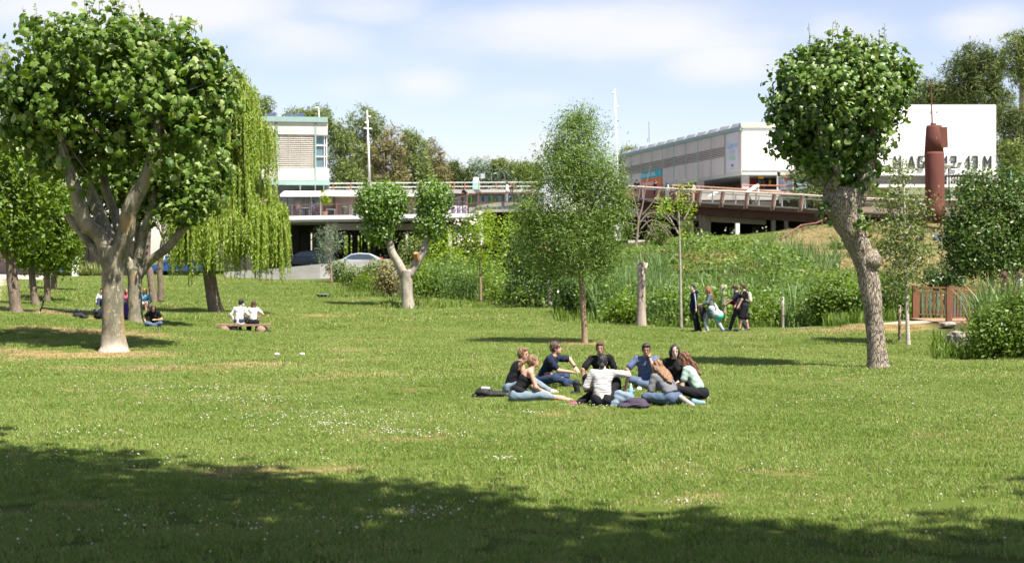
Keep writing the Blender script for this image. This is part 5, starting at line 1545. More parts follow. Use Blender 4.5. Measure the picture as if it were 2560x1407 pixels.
# roof scallops
for k in range(12):
    x0 = -.2 + k * 3.3
    o = ba; mb = MB(); a = 17.15 - 8
    mb.add([(x0, .28, a), (x0 + 3.2, .28, a), (x0 + 2.9, -.1, a + .5), (x0 + .35, -.1, a + .42), (x0, -3.2, a), (x0 + 3.2, -3.2, a), (x0 + 2.9, -3., a + .5), (x0 + .35, -3., a + .42)],
           [(0, 3, 2, 1), (0, 4, 7, 3), (1, 2, 6, 5), (3, 7, 6, 2), (4, 5, 6, 7), (0, 1, 5, 4)])
    mb.build('roof_module', ROOFG, ba)
for k in range(3):
    foot('roof_module', ROOFG, [(26 + k * 3, 151.5), (28.7 + k * 3, 151.5), (28.7 + k * 3, 153.2), (26 + k * 3, 153.2)], 17.3, 17.75)
# hanging banners with print
bn = LA('tall_banner', pmat('banner_white', (.60, .60, .64), .7, .03, 1), .7, 3.9, .13, .17, 12.55, 16.65)
TR = (R90, 0, math.pi)
SKYB = pmat('print_blue', (.22, .45, .75)); GRN = pmat('print_green', (.25, .62, .36)); INK = pmat('print_black', (.05, .05, .06))
text('banner_print', 'Camp us', 1.0, SKYB, ba, (2.3, .18, 15.05 - 8), TR, sx=.78, ext=.004)
text('banner_print', 'de la', .75, pmat('print_teal', (.30, .55, .60)), ba, (2.3, .18, 14.45 - 8), TR, ext=.004)
text('banner_print', 'vida', 1.0, GRN, ba, (2.3, .18, 13.75 - 8), TR, ext=.004)
text('banner_print', 'UPB', .42, INK, ba, (2.3, .18, 13.05 - 8), TR, ext=.004)
MB().box(1.6, 3.0, .172, .176, 12.83 - 8, 12.87 - 8).build('banner_print', ROOFG, ba)
LA('turquoise_banner', pmat('banner_turquoise', (.06, .40, .46), .7, .03, 1), 23.75, 31.2, .17, .21, 13.35, 14.28)
LA('orange_banner', pmat('banner_orange', (.70, .18, .05), .7, .03, 1), 23.75, 31.2, .17, .21, 12.1, 13.34)
PW = pmat('print_white', (.8, .78, .76))
text('banner_print', 'Tots som UAB,', .72, PW, ba, (28.6, .215, 13.6 - 8), TR, ext=.004, sx=1.15)
text('banner_print', 'Som campus', .72, PW, ba, (28.8, .215, 12.55 - 8), TR, ext=.004, sx=1.15)
text('banner_print', 'i', .8, PW, ba, (24.6, .215, 13.6 - 8), TR, ext=.004)
text('banner_print', 'i', .8, PW, ba, (24.6, .215, 12.6 - 8), TR, ext=.004)
# shops below
foot('shop_floor', CONC_L, [(20, 152), (36, 152), (36, 192), (10, 192)], 9.6, 9.9)
foot('shop_wall', pmat('shop_dark', (.07, .055, .05), .5, .2, 1), [(27.5, 156), (34.5, 156), (34.5, 190), (19, 190)], 9.9, 12.04)
foot('shop_wall', GLASS, [(29.6, 153.2), (34.4, 153.2), (34.4, 156), (29.6, 156)], 9.9, 12.04)
for (x, y) in ((24.7, 150.6), (21.0, 158.5), (17.6, 172.0)):
    foot('column', CONC_L, [(x - .38, y - .3), (x + .38, y - .3), (x + .38, y + .4), (x - .38, y + .4)], 9.9, 12.05)
for k in range(9):
    a = Vector((27.35, 156.2, 0)).lerp(Vector((19.2, 188, 0)), k / 9.); b_ = Vector((27.35, 156.2, 0)).lerp(Vector((19.2, 188, 0)), (k + .85) / 9.)
    foot('red_shop_panel', pmat('shop_red', (.33, .045, .045), .6, .1, 1), [(a.x - .1, a.y), (a.x, a.y), (b_.x, b_.y), (b_.x - .1, b_.y)], 10.9, 11.6)
def fr(name, mat, px0, px1, py0, py1, Y, dep=.1):
    a = P(px0, py1, Y); b_ = P(px1, py0, Y)
    return foot(name, mat, [(a.x, Y), (b_.x, Y), (b_.x, Y + dep), (a.x, Y + dep)], a.z, b_.z)
YEL = pmat('sign_yellow', (.85, .50, .02), .5, .04, 2, 0)
fr('sign_board', BLACKM, 1894, 1911, 438, 449, 152.6); fr('sign_face', YEL, 1895.5, 1909, 439.5, 446.5, 152.5)
fr('sign_board', BLACKM, 1952, 1976, 432.5, 442, 150.4); fr('sign_face', YEL, 1954, 1975, 433.5, 441, 150.3)
fr('sign_print', pmat('print_orange', (.45, .2, .02)), 1957, 1972, 436.6, 438.4, 150.25, .04); fr('sign_print', MATS['print_orange'], 1897, 1907, 442.5, 444.3, 152.45, .04)
fr('shopfront_frame', WHITEP, 1942, 1946, 432, 482, 150.5); fr('shopfront_frame', WHITEP, 1982.5, 1985, 432, 478, 150.5); fr('shopfront_frame', WHITEP, 1945, 2060, 441.5, 443, 150.5)
fr('shop_poster', pmat('poster_dark', (.10, .12, .20), .5, .8, 1.6, 0, dirt=(.5, .52, .6)), 1947, 1982, 444, 478, 150.9)
fr('shop_poster', pmat('poster_aqua', (.42, .62, .64), .5, .1, 1, 0), 1990, 2040, 446, 478, 151)
fr('poster_spot', pmat('poster_red', (.6, .08, .05)), 1961, 1968, 443, 449, 150.8, .05)
fr('shop_door', pmat('door_grey', (.35, .33, .32)), 1897, 1912, 451, 485, 155.4, .3); fr('door_pane', GLASS, 1900, 1910, 453, 482, 155.3, .08)
fr('shop_poster', pmat('poster_maroon', (.25, .03, .04)), 1874, 1892, 446, 466, 155.6, .2); fr('shop_poster', YEL, 1922, 1928, 450, 462, 155.2, .1)
# plaza deck and its undercroft
pz = empty('plaza_undercroft', P(1800, 590, 136), 0, 'dark open undercroft with pale columns beneath the plaza deck', 'building')
def PZ(name, mat, x0, x1, y0, y1, Y, dep): return bxp(name, mat, pz, x0, x1, y0, y1, Y, dep)
PZ('deck_slab', CONC_L, 1745, 2140, 474, 500, 139.9, 14)
PZ('deck_slab', BROWN, 1560, 1745, 474, 500, 139.9, 14)
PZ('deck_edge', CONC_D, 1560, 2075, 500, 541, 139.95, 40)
for px in (1700, 1725, 1840, 1930, 1962, 2026, 2058):
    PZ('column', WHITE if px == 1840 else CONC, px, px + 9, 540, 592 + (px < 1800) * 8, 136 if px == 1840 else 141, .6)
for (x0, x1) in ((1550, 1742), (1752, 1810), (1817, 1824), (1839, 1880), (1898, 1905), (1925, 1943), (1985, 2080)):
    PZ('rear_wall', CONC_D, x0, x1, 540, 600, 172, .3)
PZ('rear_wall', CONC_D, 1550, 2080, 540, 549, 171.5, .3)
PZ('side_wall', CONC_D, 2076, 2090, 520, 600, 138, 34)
shrub('greenery seen through the openings of the undercroft', 1860, 184, [(1760, 575, 40, 36), (1830, 575, 60, 36), (1910, 575, 60, 40), (1960, 575, 40, 30)], 2600, L_MID, .5, 270, name='far_shrub', spread=.7)
shrub('greenery seen through the car park openings', 890, 160, [(860, 612, 30, 30), (895, 612, 30, 36), (930, 615, 26, 36), (745, 615, 14, 40)], 2200, L_YELLOW, .45, 271, name='far_shrub', spread=.6)

# --- footbridge ramp
br = empty('footbridge', P(1746, 536, 121), 0, 'long brown steel footbridge ramp sloping down to the right with slanted posts', 'bridge')
o_ = Vector(br.location)
def Yd(px): return float(np.interp(px, [1540, 1584, 2058, 2330, 2620], [129, 127, 108, 101, 97]))
def pyd(px): return float(np.interp(px, [1540, 1584, 1746, 1999, 2058, 2180, 2330, 2620], [491, 495, 505, 519.5, 524, 531, 538, 545]))
def BP(px, dpy=0., dY=0.): return P(px, pyd(px) + dpy, Yd(px)) + Vector((0, dY, 0)) - o_
nodes = [1560, 1640, 1746, 1830, 1930, 2000, 2060, 2180, 2330]
def ribbon(name, mat, f_top, f_bot, dY0, dY1, nodes=nodes):
    vs_ = []; fs_ = []
    for px in nodes:
        t_, b_ = BP(px, f_top(px)), BP(px, f_bot(px))
        vs_ += [t_ + Vector((0, dY0, 0)), b_ + Vector((0, dY0, 0)), t_ + Vector((0, dY1, 0)), b_ + Vector((0, dY1, 0))]
    for i in range(len(nodes) - 1):
        k = i * 4
        fs_ += [(k, k + 1, k + 5, k + 4), (k + 2, k + 6, k + 7, k + 3), (k, k + 4, k + 6, k + 2), (k + 1, k + 3, k + 7, k + 5)]
    k = (len(nodes) - 1) * 4
    fs_ += [(0, 2, 3, 1), (k, k + 1, k + 3, k + 2)]
    return MB().add(vs_, fs_).build(name, mat, br)
ribbon('deck', pmat('deck_planks', (.40, .34, .30), .85, .1, 2, .1), lambda p: 0, lambda p: 3.5, 0, 3.6)
ribbon('deck_edge', RAILW, lambda p: -.6, lambda p: 1.6, -.06, 0)
ribbon('girder', BROWN, lambda p: 3.6, lambda p: 9 + 3 * (p > 1700), .12, .4)
ribbon('girder', pmat('brown_steel_dark', (.085, .035, .025), .7, .2, 1.5, .1), lambda p: 4, lambda p: float(np.interp(p, [1560, 1700, 1900, 2060, 2330], [22, 28, 32, 30, 14])), 1.1, 2.6)
ribbon('soffit_panel', pmat('soffit_beige', (.22, .19, .15)), lambda p: 20, lambda p: 44, 2.7, 3.0, [1600, 1640, 1746, 1830, 1930])
for px in (1592, 1640, 1690, 1746, 1803, 1864, 1931, 2000, 2070, 2145, 2225, 2305):
    s_ = F / Yd(px); h = 28 + (s_ - 28) * .9
    q0 = BP(px - 3, 11, -.1); q1 = BP(px + 3, -h, -.1)
    mb = MB(); mb.beam(q0, q1, .17, .15); mb.build('post', BROWN_L, br)
    MB().beam(BP(px + 3.5, 9, -.05), BP(px + 8.5, -h, -.05), .06, .12).build('post_edge', RAILW, br)
for k in range(len(nodes) - 1):
    a, b_ = nodes[k], nodes[k + 1]
    MB().tube([BP(a, -(F / Yd(a)), -.1), BP(b_, -(F / Yd(b_)), -.1)], .075, 8).build('handrail', RAILW, br)
for i, px in enumerate(np.arange(1608, 2320, 29.)):
    if i % 2 == 0:
        MB().beam(BP(px, 0, .2), BP(px, -24, .2), .1, .1).build('baluster', pmat('galvanised', (.5, .5, .52), .4, .1, 3, 0, metal=.5), br)
mb = MB()
for k in range(len(nodes) - 1):
    a, b_ = nodes[k], nodes[k + 1]
    mb.beam(BP(a, -24, .2), BP(b_, -24, .2), .08, .08)
mb.build('inner_rail', MATS['galvanised'], br)
# second, higher ramp railing behind
for k, (a, ya, b_, yb_) in enumerate([(1682, 464, 1746, 467), (1746, 467, 1860, 474), (1860, 474, 1990, 484), (1990, 484, 2110, 494)]):
    MB().tube([P(a, ya, 134 - (a - 1682) * .035) - o_, P(b_, yb_, 134 - (b_ - 1682) * .035) - o_], .085, 8).build('upper_handrail', pmat('copper_rail', (.48, .27, .19), .5, .1, 2, 0), br)
for px in (1683, 1748, 1779, 1832, 1890, 1950, 2012, 2070):
    Yq = 134 - (px - 1682) * .035; yy = float(np.interp(px, [1682, 1746, 1860, 1990, 2110], [464, 467, 474, 484, 494]))
    MB().beam(P(px, yy + 28, Yq) - o_, P(px, yy, Yq) - o_, .2, .12).build('upper_post', RAILW, br)
MB().tube([P(1857, 463.5, 140) - o_, P(2060, 466, 136) - o_], .07, 6).build('upper_handrail', pmat('copper_rail_b', (.45, .18, .12)), br)
for (a, ya, b_, yb_, Y, r) in ((1862, 486, 1889, 467, 119, .16), (1889, 467, 1897, 465, 119, .16), (1768, 495, 1793, 480, 122, .13)):
    MB().tube([P(a, ya, Y) - o_, P(b_, yb_, Y) - o_], r, 8).build('white_brace', WHITE, br, True)
MB().beam(P(1896, 466, 119) - o_, P(1896, 482, 119) - o_, .1, .1).build('white_brace', WHITE, br)
wall_strip('parapet', MATS['brown_steel'], br, [(1590, 472, 496, 131), (1745, 478, 503, 126)], .1)
# piers
for (x0, x1, y0, y1, Y, m) in ((1750, 1777, 536, 612, 121.5, pmat('pier_stained', (.36, .32, .27), .9, .1, 1.2, .15, dirt=(.16, .10, .06), stretch=(1.6, 1, .25))),):
    bxp('pier', m, br, x0, x1, y0, y1, Y, .8)
# embankment walls where the ramp lands
rmw = empty('retaining_wall', P(2250, 552, 109), 0, 'brownish retaining wall and parapets crossing behind the birch and the red tower', 'wall')
WB = pmat('brown_wall', (.28, .22, .17), .9, .1, .8, .1)
wall_strip('wall', WB, rmw, [(2140, 533, 556, 110), (2330, 538, 556, 108), (2420, 541, 558, 107)], .4)
wall_strip('coping', CONC_L, rmw, [(2140, 529, 533, 109.8), (2330, 534, 538, 107.8), (2420, 537, 541, 106.8)], .6)
wall_strip('rear_wall', WB, rmw, [(2150, 500, 530, 116), (2640, 503, 560, 114)], .4)
wall_strip('coping', CONC_L, rmw, [(2150, 496, 500, 115.8), (2640, 499, 503, 113.8)], .6)
for px in (2345, 2500, 2610):
    bxp('rail_post', BROWN, rmw, px, px + 4, 470, 500, 115.6, .1)

# handrail on the knoll
hr = empty('handrail', P(1990, 570, 103), 0, 'rusty bent handrail climbing the grassy knoll under the bridge', 'railing')
mb = MB(); pp_ = [P(1950, 598, 98), P(2003, 563, 103), P(2040, 558, 105), P(2066, 546, 107)]
mb.tube([q_ - hr.location for q_ in pp_], .06, 8); mb.build('rail', pmat('rust_rail', (.16, .07, .055)), hr)
for (px, y0, y1, Y) in ((1954, 596, 606, 98.5), (2005, 563, 590, 103), (2054, 552, 571, 106)):
    MB().beam(P(px, y0, Y) - hr.location, P(px + 4, y1, Y) - hr.location, .09, .09).build('rail_post', MATS['rust_rail'], hr)

# --- white lettered wall building
wb = empty('lettered_building', P(2300, 500, 126), 0, 'huge blank white wall with dark grey block lettering along its foot', 'building')
def WBx(name, mat, x0, x1, y0, y1, dy=0., dep=.3): return bxp(name, mat, wb, x0, x1, y0, y1, 126 + dy, dep)
WBx('wall', WHITE, 2095, 2490, 263, 437, 0, 14)
WBx('roof_edge', ROOFG, 2095, 2489, 261.5, 263, .1, 14)
WBx('recess', pmat('recess_grey', (.34, .32, .31), .8, .1, 1), 2095, 2495, 437.5, 500, 2.2, .3)
WBx('gallery_slab', WHITE, 2095, 2500, 461, 468, -.5, 3)
WBx('gallery_slab', CONC_L, 2380, 2560, 446, 452, -.4, 2.5)
WBx('ground_wall', WHITE, 2225, 2345, 468, 486, 0, .3)
WBx('ground_wall', WHITE, 2375, 2388, 460, 500, -.2, .3)
WBx('opening', GLASS, 2362, 2375, 476, 500, 0, .1)
for xx in range(2368, 2420, 7):
    WBx('gallery_post', WHITEP, xx, xx + 2.2, 443, 461, -.2, .1)
LET = pmat('letter_grey', (.045, .045, .055), .8, .05, 3, 0)
wo = Vector(wb.location)
def stroke(name, segs, cx, w=3.5, y0=389.5, y1=422):
    """segs in letter box units (-1..1, 0..1)"""
    mb = MB(); H = y1 - y0; hw = 7.0
    for (xa, ya, xb, yb_) in segs:
        a = P(cx + xa * hw, y1 - ya * H, 125.9) - wo; b_ = P(cx + xb * hw, y1 - yb_ * H, 125.9) - wo
        d = (b_ - a).normalized() * (w * .5 * 126 / F) * .9
        mb.beam(a - d * (0 if abs(xa - xb) * abs(ya - yb_) > 0 else 1), b_ + d * (0 if abs(xa - xb) * abs(ya - yb_) > 0 else 1), w * 126 / F * (.8 if name == 'thin' else 1), .12, Vector((0, 1, 0)))
        # lay strokes one by one a hair apart so crossings do not share a plane
    for i, v_ in enumerate(mb.v):
        mb.v[i] = (v_[0], v_[1] - .012 * (i // 8), v_[2])
    mb.build('letter', LET, wb)
stroke('M', [(-1, .05, -1, .95), (-1, .95, 0, .3), (0, .3, 1, .95), (1, .95, 1, .05)], 2244)
stroke('A', [(-1.1, .03, -.1, .95), (.1, .95, 1.1, .03), (-.5, .35, .5, .35)], 2279)
stroke('G', [(-.8, .06, -.8, .94), (-.8, .94, .8, .94), (-.8, .06, .8, .06), (.8, .06, .8, .5), (.1, .5, .8, .5)], 2303)
stroke('1', [(.5, .03, .5, .95), (.5, .93, -.5, .62)], 2363)
stroke('2', [(-.8, .94, .8, .94), (.8, .94, .8, .5), (-.8, .5, .8, .5), (-.8, .5, -.8, .06), (-.8, .06, .9, .06)], 2384)
stroke('-', [(-.45, .42, .45, .42)], 2400)
stroke('1', [(.5, .03, .5, .95), (.5, .93, -.6, .62)], 2419)
stroke('3', [(-.8, .94, .7, .94), (.7, .94, .7, .06), (-.5, .52, .7, .52), (-.8, .06, .7, .06)], 2438)
stroke('M', [(-1.1, .03, -1.1, .95), (-1.1, .95, 0, .4), (0, .4, 1.1, .95), (1.1, .95, 1.1, .03)], 2469)
GL = pmat('letter_faint', (.42, .42, .44), .8, .05, 3, 0)
for ch, cx in zip('CIVICA', (2271, 2286, 2300, 2314, 2329, 2343)):
    text('small_letter', ch, .33, GL, wb, P(cx, 281, 125.95) - wo, (R90, 0, 0), ext=.02)
text('small_letter', 'RAVEL LASOLA', .36, INK, wb, P(2384, 439, 125.4) - wo, (R90, 0, 0), ext=.02)
# rust coloured tower sculpture
rt = empty('steel_tower', P(2337, 556, 100), 0, 'tall rust red cylindrical steel tower with a thin rod on top', 'sculpture')
ro = Vector(rt.location)
CORTEN = pmat('corten', (.165, .052, .036), .8, .14, 1.5, .1, dirt=(.10, .036, .03), stretch=(1, 1, .3))
def cyl_px(name, lst, mat, sgm=32):
    mb = MB(); pts = [P(2337 + dx, py, 100) - ro for (py, r, dx) in lst]
    mb.tube(pts, [r * 100 / F for (_, r, _) in lst], sgm)
    return mb.build(name, mat, rt, True)
cyl_px('lower_shaft', [(558, 24, 1), (520, 24, 1), (500, 24, 0), (440, 24, 0), (386, 24, -1.5), (381, 23.5, -1.5)], CORTEN)
cyl_px('upper_shaft', [(381, 23.2, -2), (345, 21.5, -1.5), (318, 19.5, -1.5), (314, 18, -1.5)], CORTEN)
cyl_px('cap', [(314.5, 7, -4), (309, 7, -4), (308.5, 6.5, -4)], CORTEN, 16)
MB().tube([P(2330.5, 311, 100) - ro, P(2327, 198, 100) - ro], [.06, .035], 8).build('rod', CORTEN, rt)
MB().beam(P(2358, 318, 99.6) - ro, P(2360, 369, 99.6) - ro, .22, .5).build('fin', CORTEN, rt)
for (x, y) in ((2341, 345), (2342, 352), (2343, 367)):
    MB().ball(P(x, y, 99.42) - ro, .035, 6, 5).build('rivet', WHITEP, rt)
# park lamp and green post right
lp_ = empty('park_lamp', P(2374, 500, 112), 0, 'black park lamp with an upturned white dish beside the red tower', 'lamp')
lo = Vector(lp_.location)
MB().tube([Vector((0, 0, -.3)), P(2371, 422, 112) - lo], [.07, .05], 8).build('pole', BLACKM, lp_, True)
MB().tube([P(2371, 421, 112) - lo, P(2371, 413, 112) - lo, P(2371, 411, 112) - lo], [.10, .33, .31], 16).build('dish', AWN, lp_, True)
gp = empty('advert_post', P(2525, 500, 108), 0, 'dark teal information post at the right edge above the green tree', 'sign'); 
bxp('panel', pmat('dark_teal', (.03, .09, .10)), gp, 2519, 2530, 420, 500, 108, .3); bxp('side_strip', pmat('strip_teal', (.25, .42, .42)), gp, 2526, 2530, 418, 500, 107.9, .08)
er = empty('fence_rail', P(2545, 420, 112), 0, 'thin brown rail running out of the view at the far right', 'railing')
bxp('rail', BROWN, er, 2530, 2700, 428.5, 430.5, 112, .06); bxp('rail', RAILW, er, 2345, 2700, 498, 500, 106.9, .08)
for xx in (2560, 2640): bxp('rail_post', BROWN, er, xx, xx + 2, 428, 500, 112, .06)

# --- wooden footbridge with railings
wf = empty('wooden_footbridge', G(2400, 48.5), 0, 'little wooden footbridge with brown slatted railings at the right', 'bridge')
fo_ = Vector(wf.location)
WOOD = pmat('stained_wood', (.21, .095, .045), .7, .15, 5, .2, dirt=(.12, .055, .03), stretch=(1, 1, .4))
DECKW = pmat('bridge_deck_wood', (.30, .18, .11), .85, .12, 3, .2)
SLATG = pmat('grey_slat', (.12, .12, .115), .8, .2, 5, .1)
zd = P(2385, 803, 48.5).z
A1, A2 = P(2287, 797, 51.5), P(2470, 797, 51.5)      # far railing
A1.z = A2.z = zd
B1, B2 = P(2372, 806, 48), P(2640, 790, 50.5)        # near railing
B1.z = B2.z = zd
nb = 26
for k in range(nb):                                    # deck boards
    x0 = A1.x - .2 + k * .42
    MB().box(x0 - fo_.x, x0 + .395 - fo_.x, 47.9 - fo_.y, 51.7 - fo_.y, zd - .05 - fo_.z, zd - fo_.z).build('board', DECKW, wf)
MB().box(A1.x - fo_.x, A1.x + 11 - fo_.x, 48.0 - fo_.y, 48.2 - fo_.y, zd - .3 - fo_.z, zd - .055 - fo_.z).build('beam', CONC, wf)
def slat_rail(a, b_, nsec, h):
    d = (b_ - a)
    for i in range(nsec + 1):
        q_ = a + d * (i / nsec) - fo_
        MB().box(q_.x - .09, q_.x + .09, q_.y - .09, q_.y + .09, q_.z - .1, q_.z + h + .06).build('post', WOOD, wf)
    for zz in (h - .02, h - .16):
        MB().beam(a + Vector((0, 0, zz)) - fo_, b_ + Vector((0, 0, zz)) - fo_, .10 if zz > h - .1 else .05, .05).build('rail', WOOD, wf)
    MB().beam(a + Vector((0, 0, .14)) - fo_, b_ + Vector((0, 0, .14)) - fo_, .05, .04).build('rail', WOOD, wf)
    L = d.length; n = int(L / .135)
    for k in range(1, n):
        q_ = a + d * (k / n) - fo_
        m = WOOD if k % 2 else SLATG
        MB().box(q_.x - .032, q_.x + .032, q_.y - .02, q_.y + .02, q_.z + .12, q_.z + h - .17).build('slat', m, wf)
slat_rail(A1, A2, 2, 1.12)
slat_rail(B1, B2, 3, 1.12)
# rocks
def rock(label, px, py, Y, r, sd):
    rr = random.Random(sd); mb = MB().ball((0, 0, 0), r, 14, 9)
    sh = [Vector([rr.gauss(0, 1) for _ in range(3)]).normalized() for _ in range(14)]; dd = [rr.uniform(.62, .95) for _ in sh]
    vs_ = []
    for v_ in mb.v:
        v_ = Vector(v_); n_ = Vector((v_.x / r[0], v_.y / r[1], v_.z / r[2]))
        k = 1.
        for s_, d_ in zip(sh, dd):
            t_ = n_.dot(s_)
            if t_ > d_: k = min(k, d_ / t_)
        vs_.append(tuple(v_ * (k + rr.uniform(-.02, .02))))
    mb.v = vs_
    o = mb.build('rock', pmat('rock_grey', (.34, .30, .25), .95, .25, 5, .8, dirt=(.20, .18, .155)), None)
    o.location = P(px, py, Y); tag(o, label, 'rock')
rock('grey boulder at the near end of the wooden footbridge', 2398, 853, 41.5, (.42, .35, .36), 1)
rock('flat boulder below the grey one beside the dark bush', 2412, 876, 40.5, (.46, .35, .26), 2)
rock('small stone at the corner of the bridge deck', 2372, 812, 46.5, (.3, .25, .12), 3)
# black bowl on the lawn
bw = empty('stone_bowl', G(808, 85), 0, 'wide dark shallow bowl standing on the far lawn', 'planter')
MB().tube([Vector((0, 0, .02)), Vector((0, 0, .08)), Vector((0, 0, .22)), Vector((0, 0, .25))], [.22, .26, .42, .44], 24).build('bowl', pmat('bowl_dark', (.05, .045, .04), .6), bw, True)
MB().tube([Vector((0, 0, .252)), Vector((0, 0, .262))], [.40, .40], 24).build('water', pmat('bowl_water', (.35, .38, .4), .3), bw)
# path kerb
kb_ = wall_strip('path_edge', CONC_L, None, [(1990, 819, 822, 53.4), (2120, 812, 815, 53.0), (2230, 803.5, 806.5, 52.6), (2290, 797, 801, 51.9)], .1)
tag(kb_, kind='structure')

# ------------------------------------------------------------------ people: one smooth surface grown round a posed skeleton
def sdf_net(prims, vox, k=.03, iso=0., wob=0., seed=0, wf=1.):
    """prims: ('c', p0, p1, r0, r1[,k]) tapered capsule, ('e', centre, R3x3, radii[,k]) ellipsoid; returns a smooth mesh (V, quads)"""
    lo = np.full(3, 1e9); hi = np.full(3, -1e9)
    for p in prims:
        if p[0] == 'c':
            r = max(p[3], p[4]); a = np.minimum(p[1], p[2]) - r; b = np.maximum(p[1], p[2]) + r
        else:
            r = max(p[3]); a = np.array(p[1]) - r; b = np.array(p[1]) + r
        lo = np.minimum(lo, a); hi = np.maximum(hi, b)
    m = iso + k + 3 * vox
    lo -= m; hi += m
    n = np.ceil((hi - lo) / vox).astype(int) + 1
    ax = [lo[i] + vox * np.arange(n[i]) for i in range(3)]
    D = np.full(n, 1.0)
    for p in prims:
        kk = k
        if p[0] == 'c':
            p0, p1, r0, r1 = np.array(p[1], float), np.array(p[2], float), p[3], p[4]
            if len(p) > 5: kk = p[5]
            r = max(r0, r1); a = np.minimum(p0, p1) - r; b = np.maximum(p0, p1) + r
        else:
            c, R, rad = np.array(p[1], float), np.array(p[2], float), np.array(p[3], float)
            if len(p) > 4: kk = p[4]
            a = c - rad.max(); b = c + rad.max()
        mm = kk + iso + 2.5 * vox
        i0 = np.maximum(0, np.floor((a - mm - lo) / vox).astype(int)); i1 = np.minimum(n, np.ceil((b + mm - lo) / vox).astype(int) + 1)
        X = ax[0][i0[0]:i1[0], None, None]; Y = ax[1][None, i0[1]:i1[1], None]; Z = ax[2][None, None, i0[2]:i1[2]]
        if p[0] == 'c':
            d = p1 - p0; L2 = max(d @ d, 1e-9)
            t = np.clip(((X - p0[0]) * d[0] + (Y - p0[1]) * d[1] + (Z - p0[2]) * d[2]) / L2, 0, 1)
            dist = np.sqrt((X - p0[0] - t * d[0]) ** 2 + (Y - p0[1] - t * d[1]) ** 2 + (Z - p0[2] - t * d[2]) ** 2) - (r0 + (r1 - r0) * t)
        else:
            x, y, z = X - c[0], Y - c[1], Z - c[2]
            u = (R[0][0] * x + R[1][0] * y + R[2][0] * z) / rad[0]
            v = (R[0][1] * x + R[1][1] * y + R[2][1] * z) / rad[1]
            w = (R[0][2] * x + R[1][2] * y + R[2][2] * z) / rad[2]
            k0 = np.sqrt(u * u + v * v + w * w); k1 = np.sqrt((u / rad[0]) ** 2 + (v / rad[1]) ** 2 + (w / rad[2]) ** 2)
            dist = k0 * (k0 - 1) / np.maximum(k1, 1e-6)
        S = D[i0[0]:i1[0], i0[1]:i1[1], i0[2]:i1[2]]
        h = np.maximum(kk - np.abs(S - dist), 0) / kk
        D[i0[0]:i1[0], i0[1]:i1[1], i0[2]:i1[2]] = np.minimum(S, dist) - h * h * kk * .25
    D -= iso
    if wob:
        X = ax[0][:, None, None] * wf; Y = ax[1][None, :, None] * wf; Z = ax[2][None, None, :] * (wf if wf < 1.5 else wf * .45)
        D += wob * (np.sin(31 * X + 17 * Z + seed) * np.sin(27 * Y - 21 * Z + 2 * seed) + .6 * np.sin(60 * Z + 19 * X + 3 * np.sin(14 * Y + seed)))
    ins = D < 0
    nx, ny, nz = n
    cells = np.zeros((nx - 1, ny - 1, nz - 1), np.int8)
    for a in (0, 1):
        for b in (0, 1):
            for c in (0, 1):
                cells += ins[a:nx - 1 + a, b:ny - 1 + b, c:nz - 1 + c]
    act = np.argwhere((cells > 0) & (cells < 8))
    idm = np.full((nx - 1, ny - 1, nz - 1), -1, np.int32)
    idm[act[:, 0], act[:, 1], act[:, 2]] = np.arange(len(act))
    P_ = np.zeros((len(act), 3)); W_ = np.zeros(len(act))
    cor = [(a, b, c) for a in (0, 1) for b in (0, 1) for c in (0, 1)]
    val = {q: D[act[:, 0] + q[0], act[:, 1] + q[1], act[:, 2] + q[2]] for q in cor}
    for q in cor:
        for d in range(3):
            if q[d] == 0:
                q2 = list(q); q2[d] = 1; q2 = tuple(q2)
                a, b = val[q], val[q2]
                cr = (a < 0) != (b < 0)
                t = np.where(cr, a / np.where(cr, a - b, 1), 0)
                pt = np.array(q, float)[None].repeat(len(act), 0); pt[:, d] = t
                P_ += pt * cr[:, None]; W_ += cr
    V = (act + P_ / np.maximum(W_, 1)[:, None]) * vox + lo
    Q = []
    for d in range(3):
        s0 = [slice(1, -1)] * 3; s1 = [slice(1, -1)] * 3
        s0[d] = slice(0, -1); s1[d] = slice(1, None)
        A = ins[tuple(s0)]; B = ins[tuple(s1)]
        for flip in (False, True):
            m = (A & ~B) if not flip else (~A & B)
            e = np.argwhere(m)
            e1, e2 = [i for i in range(3) if i != d]
            off = np.ones(3, int); off[d] = 0
            e = e + off
            c = []
            for (u1, u2) in ((-1, -1), (0, -1), (0, 0), (-1, 0)):
                q = e.copy(); q[:, e1] += u1; q[:, e2] += u2
                c.append(idm[q[:, 0], q[:, 1], q[:, 2]])
            c = np.stack(c, 1)
            if (d == 1) != flip: c = c[:, ::-1]
            Q.append(c)
    return V, np.concatenate(Q)

def net_obj(name, prims, mat, parent, vox, k=.03, iso=0., wob=0., seed=0, wf=1.):
    V, Q = sdf_net(prims, vox, k, iso, wob, seed, wf)
    me = arr_mesh(name, V, np.full(len(Q), 4), Q.ravel())
    return mesh_obj(name, me, mat, parent, True)

def V3(*a): return np.array(a, float)
def nrm(a): return a / max(1e-9, np.linalg.norm(a))
def rotax(ax, ang):
    return np.array(Matrix.Rotation(ang, 3, Vector(ax)))
def ik(a, t, l1, l2, hint):
    d = t - a; L = np.linalg.norm(d)
    if L > (l1 + l2) * .999: t = a + d / L * (l1 + l2) * .999; d = t - a; L = np.linalg.norm(d)
    if L < abs(l1 - l2) + .02: L = abs(l1 - l2) + .02
    u = d / max(L, 1e-6)
    c = (l1 * l1 + L * L - l2 * l2) / (2 * L); h = math.sqrt(max(l1 * l1 - c * c, 1e-6))
    hp = hint - u * (hint @ u); hp = nrm(hp)
    return a + u * c + hp * h, t

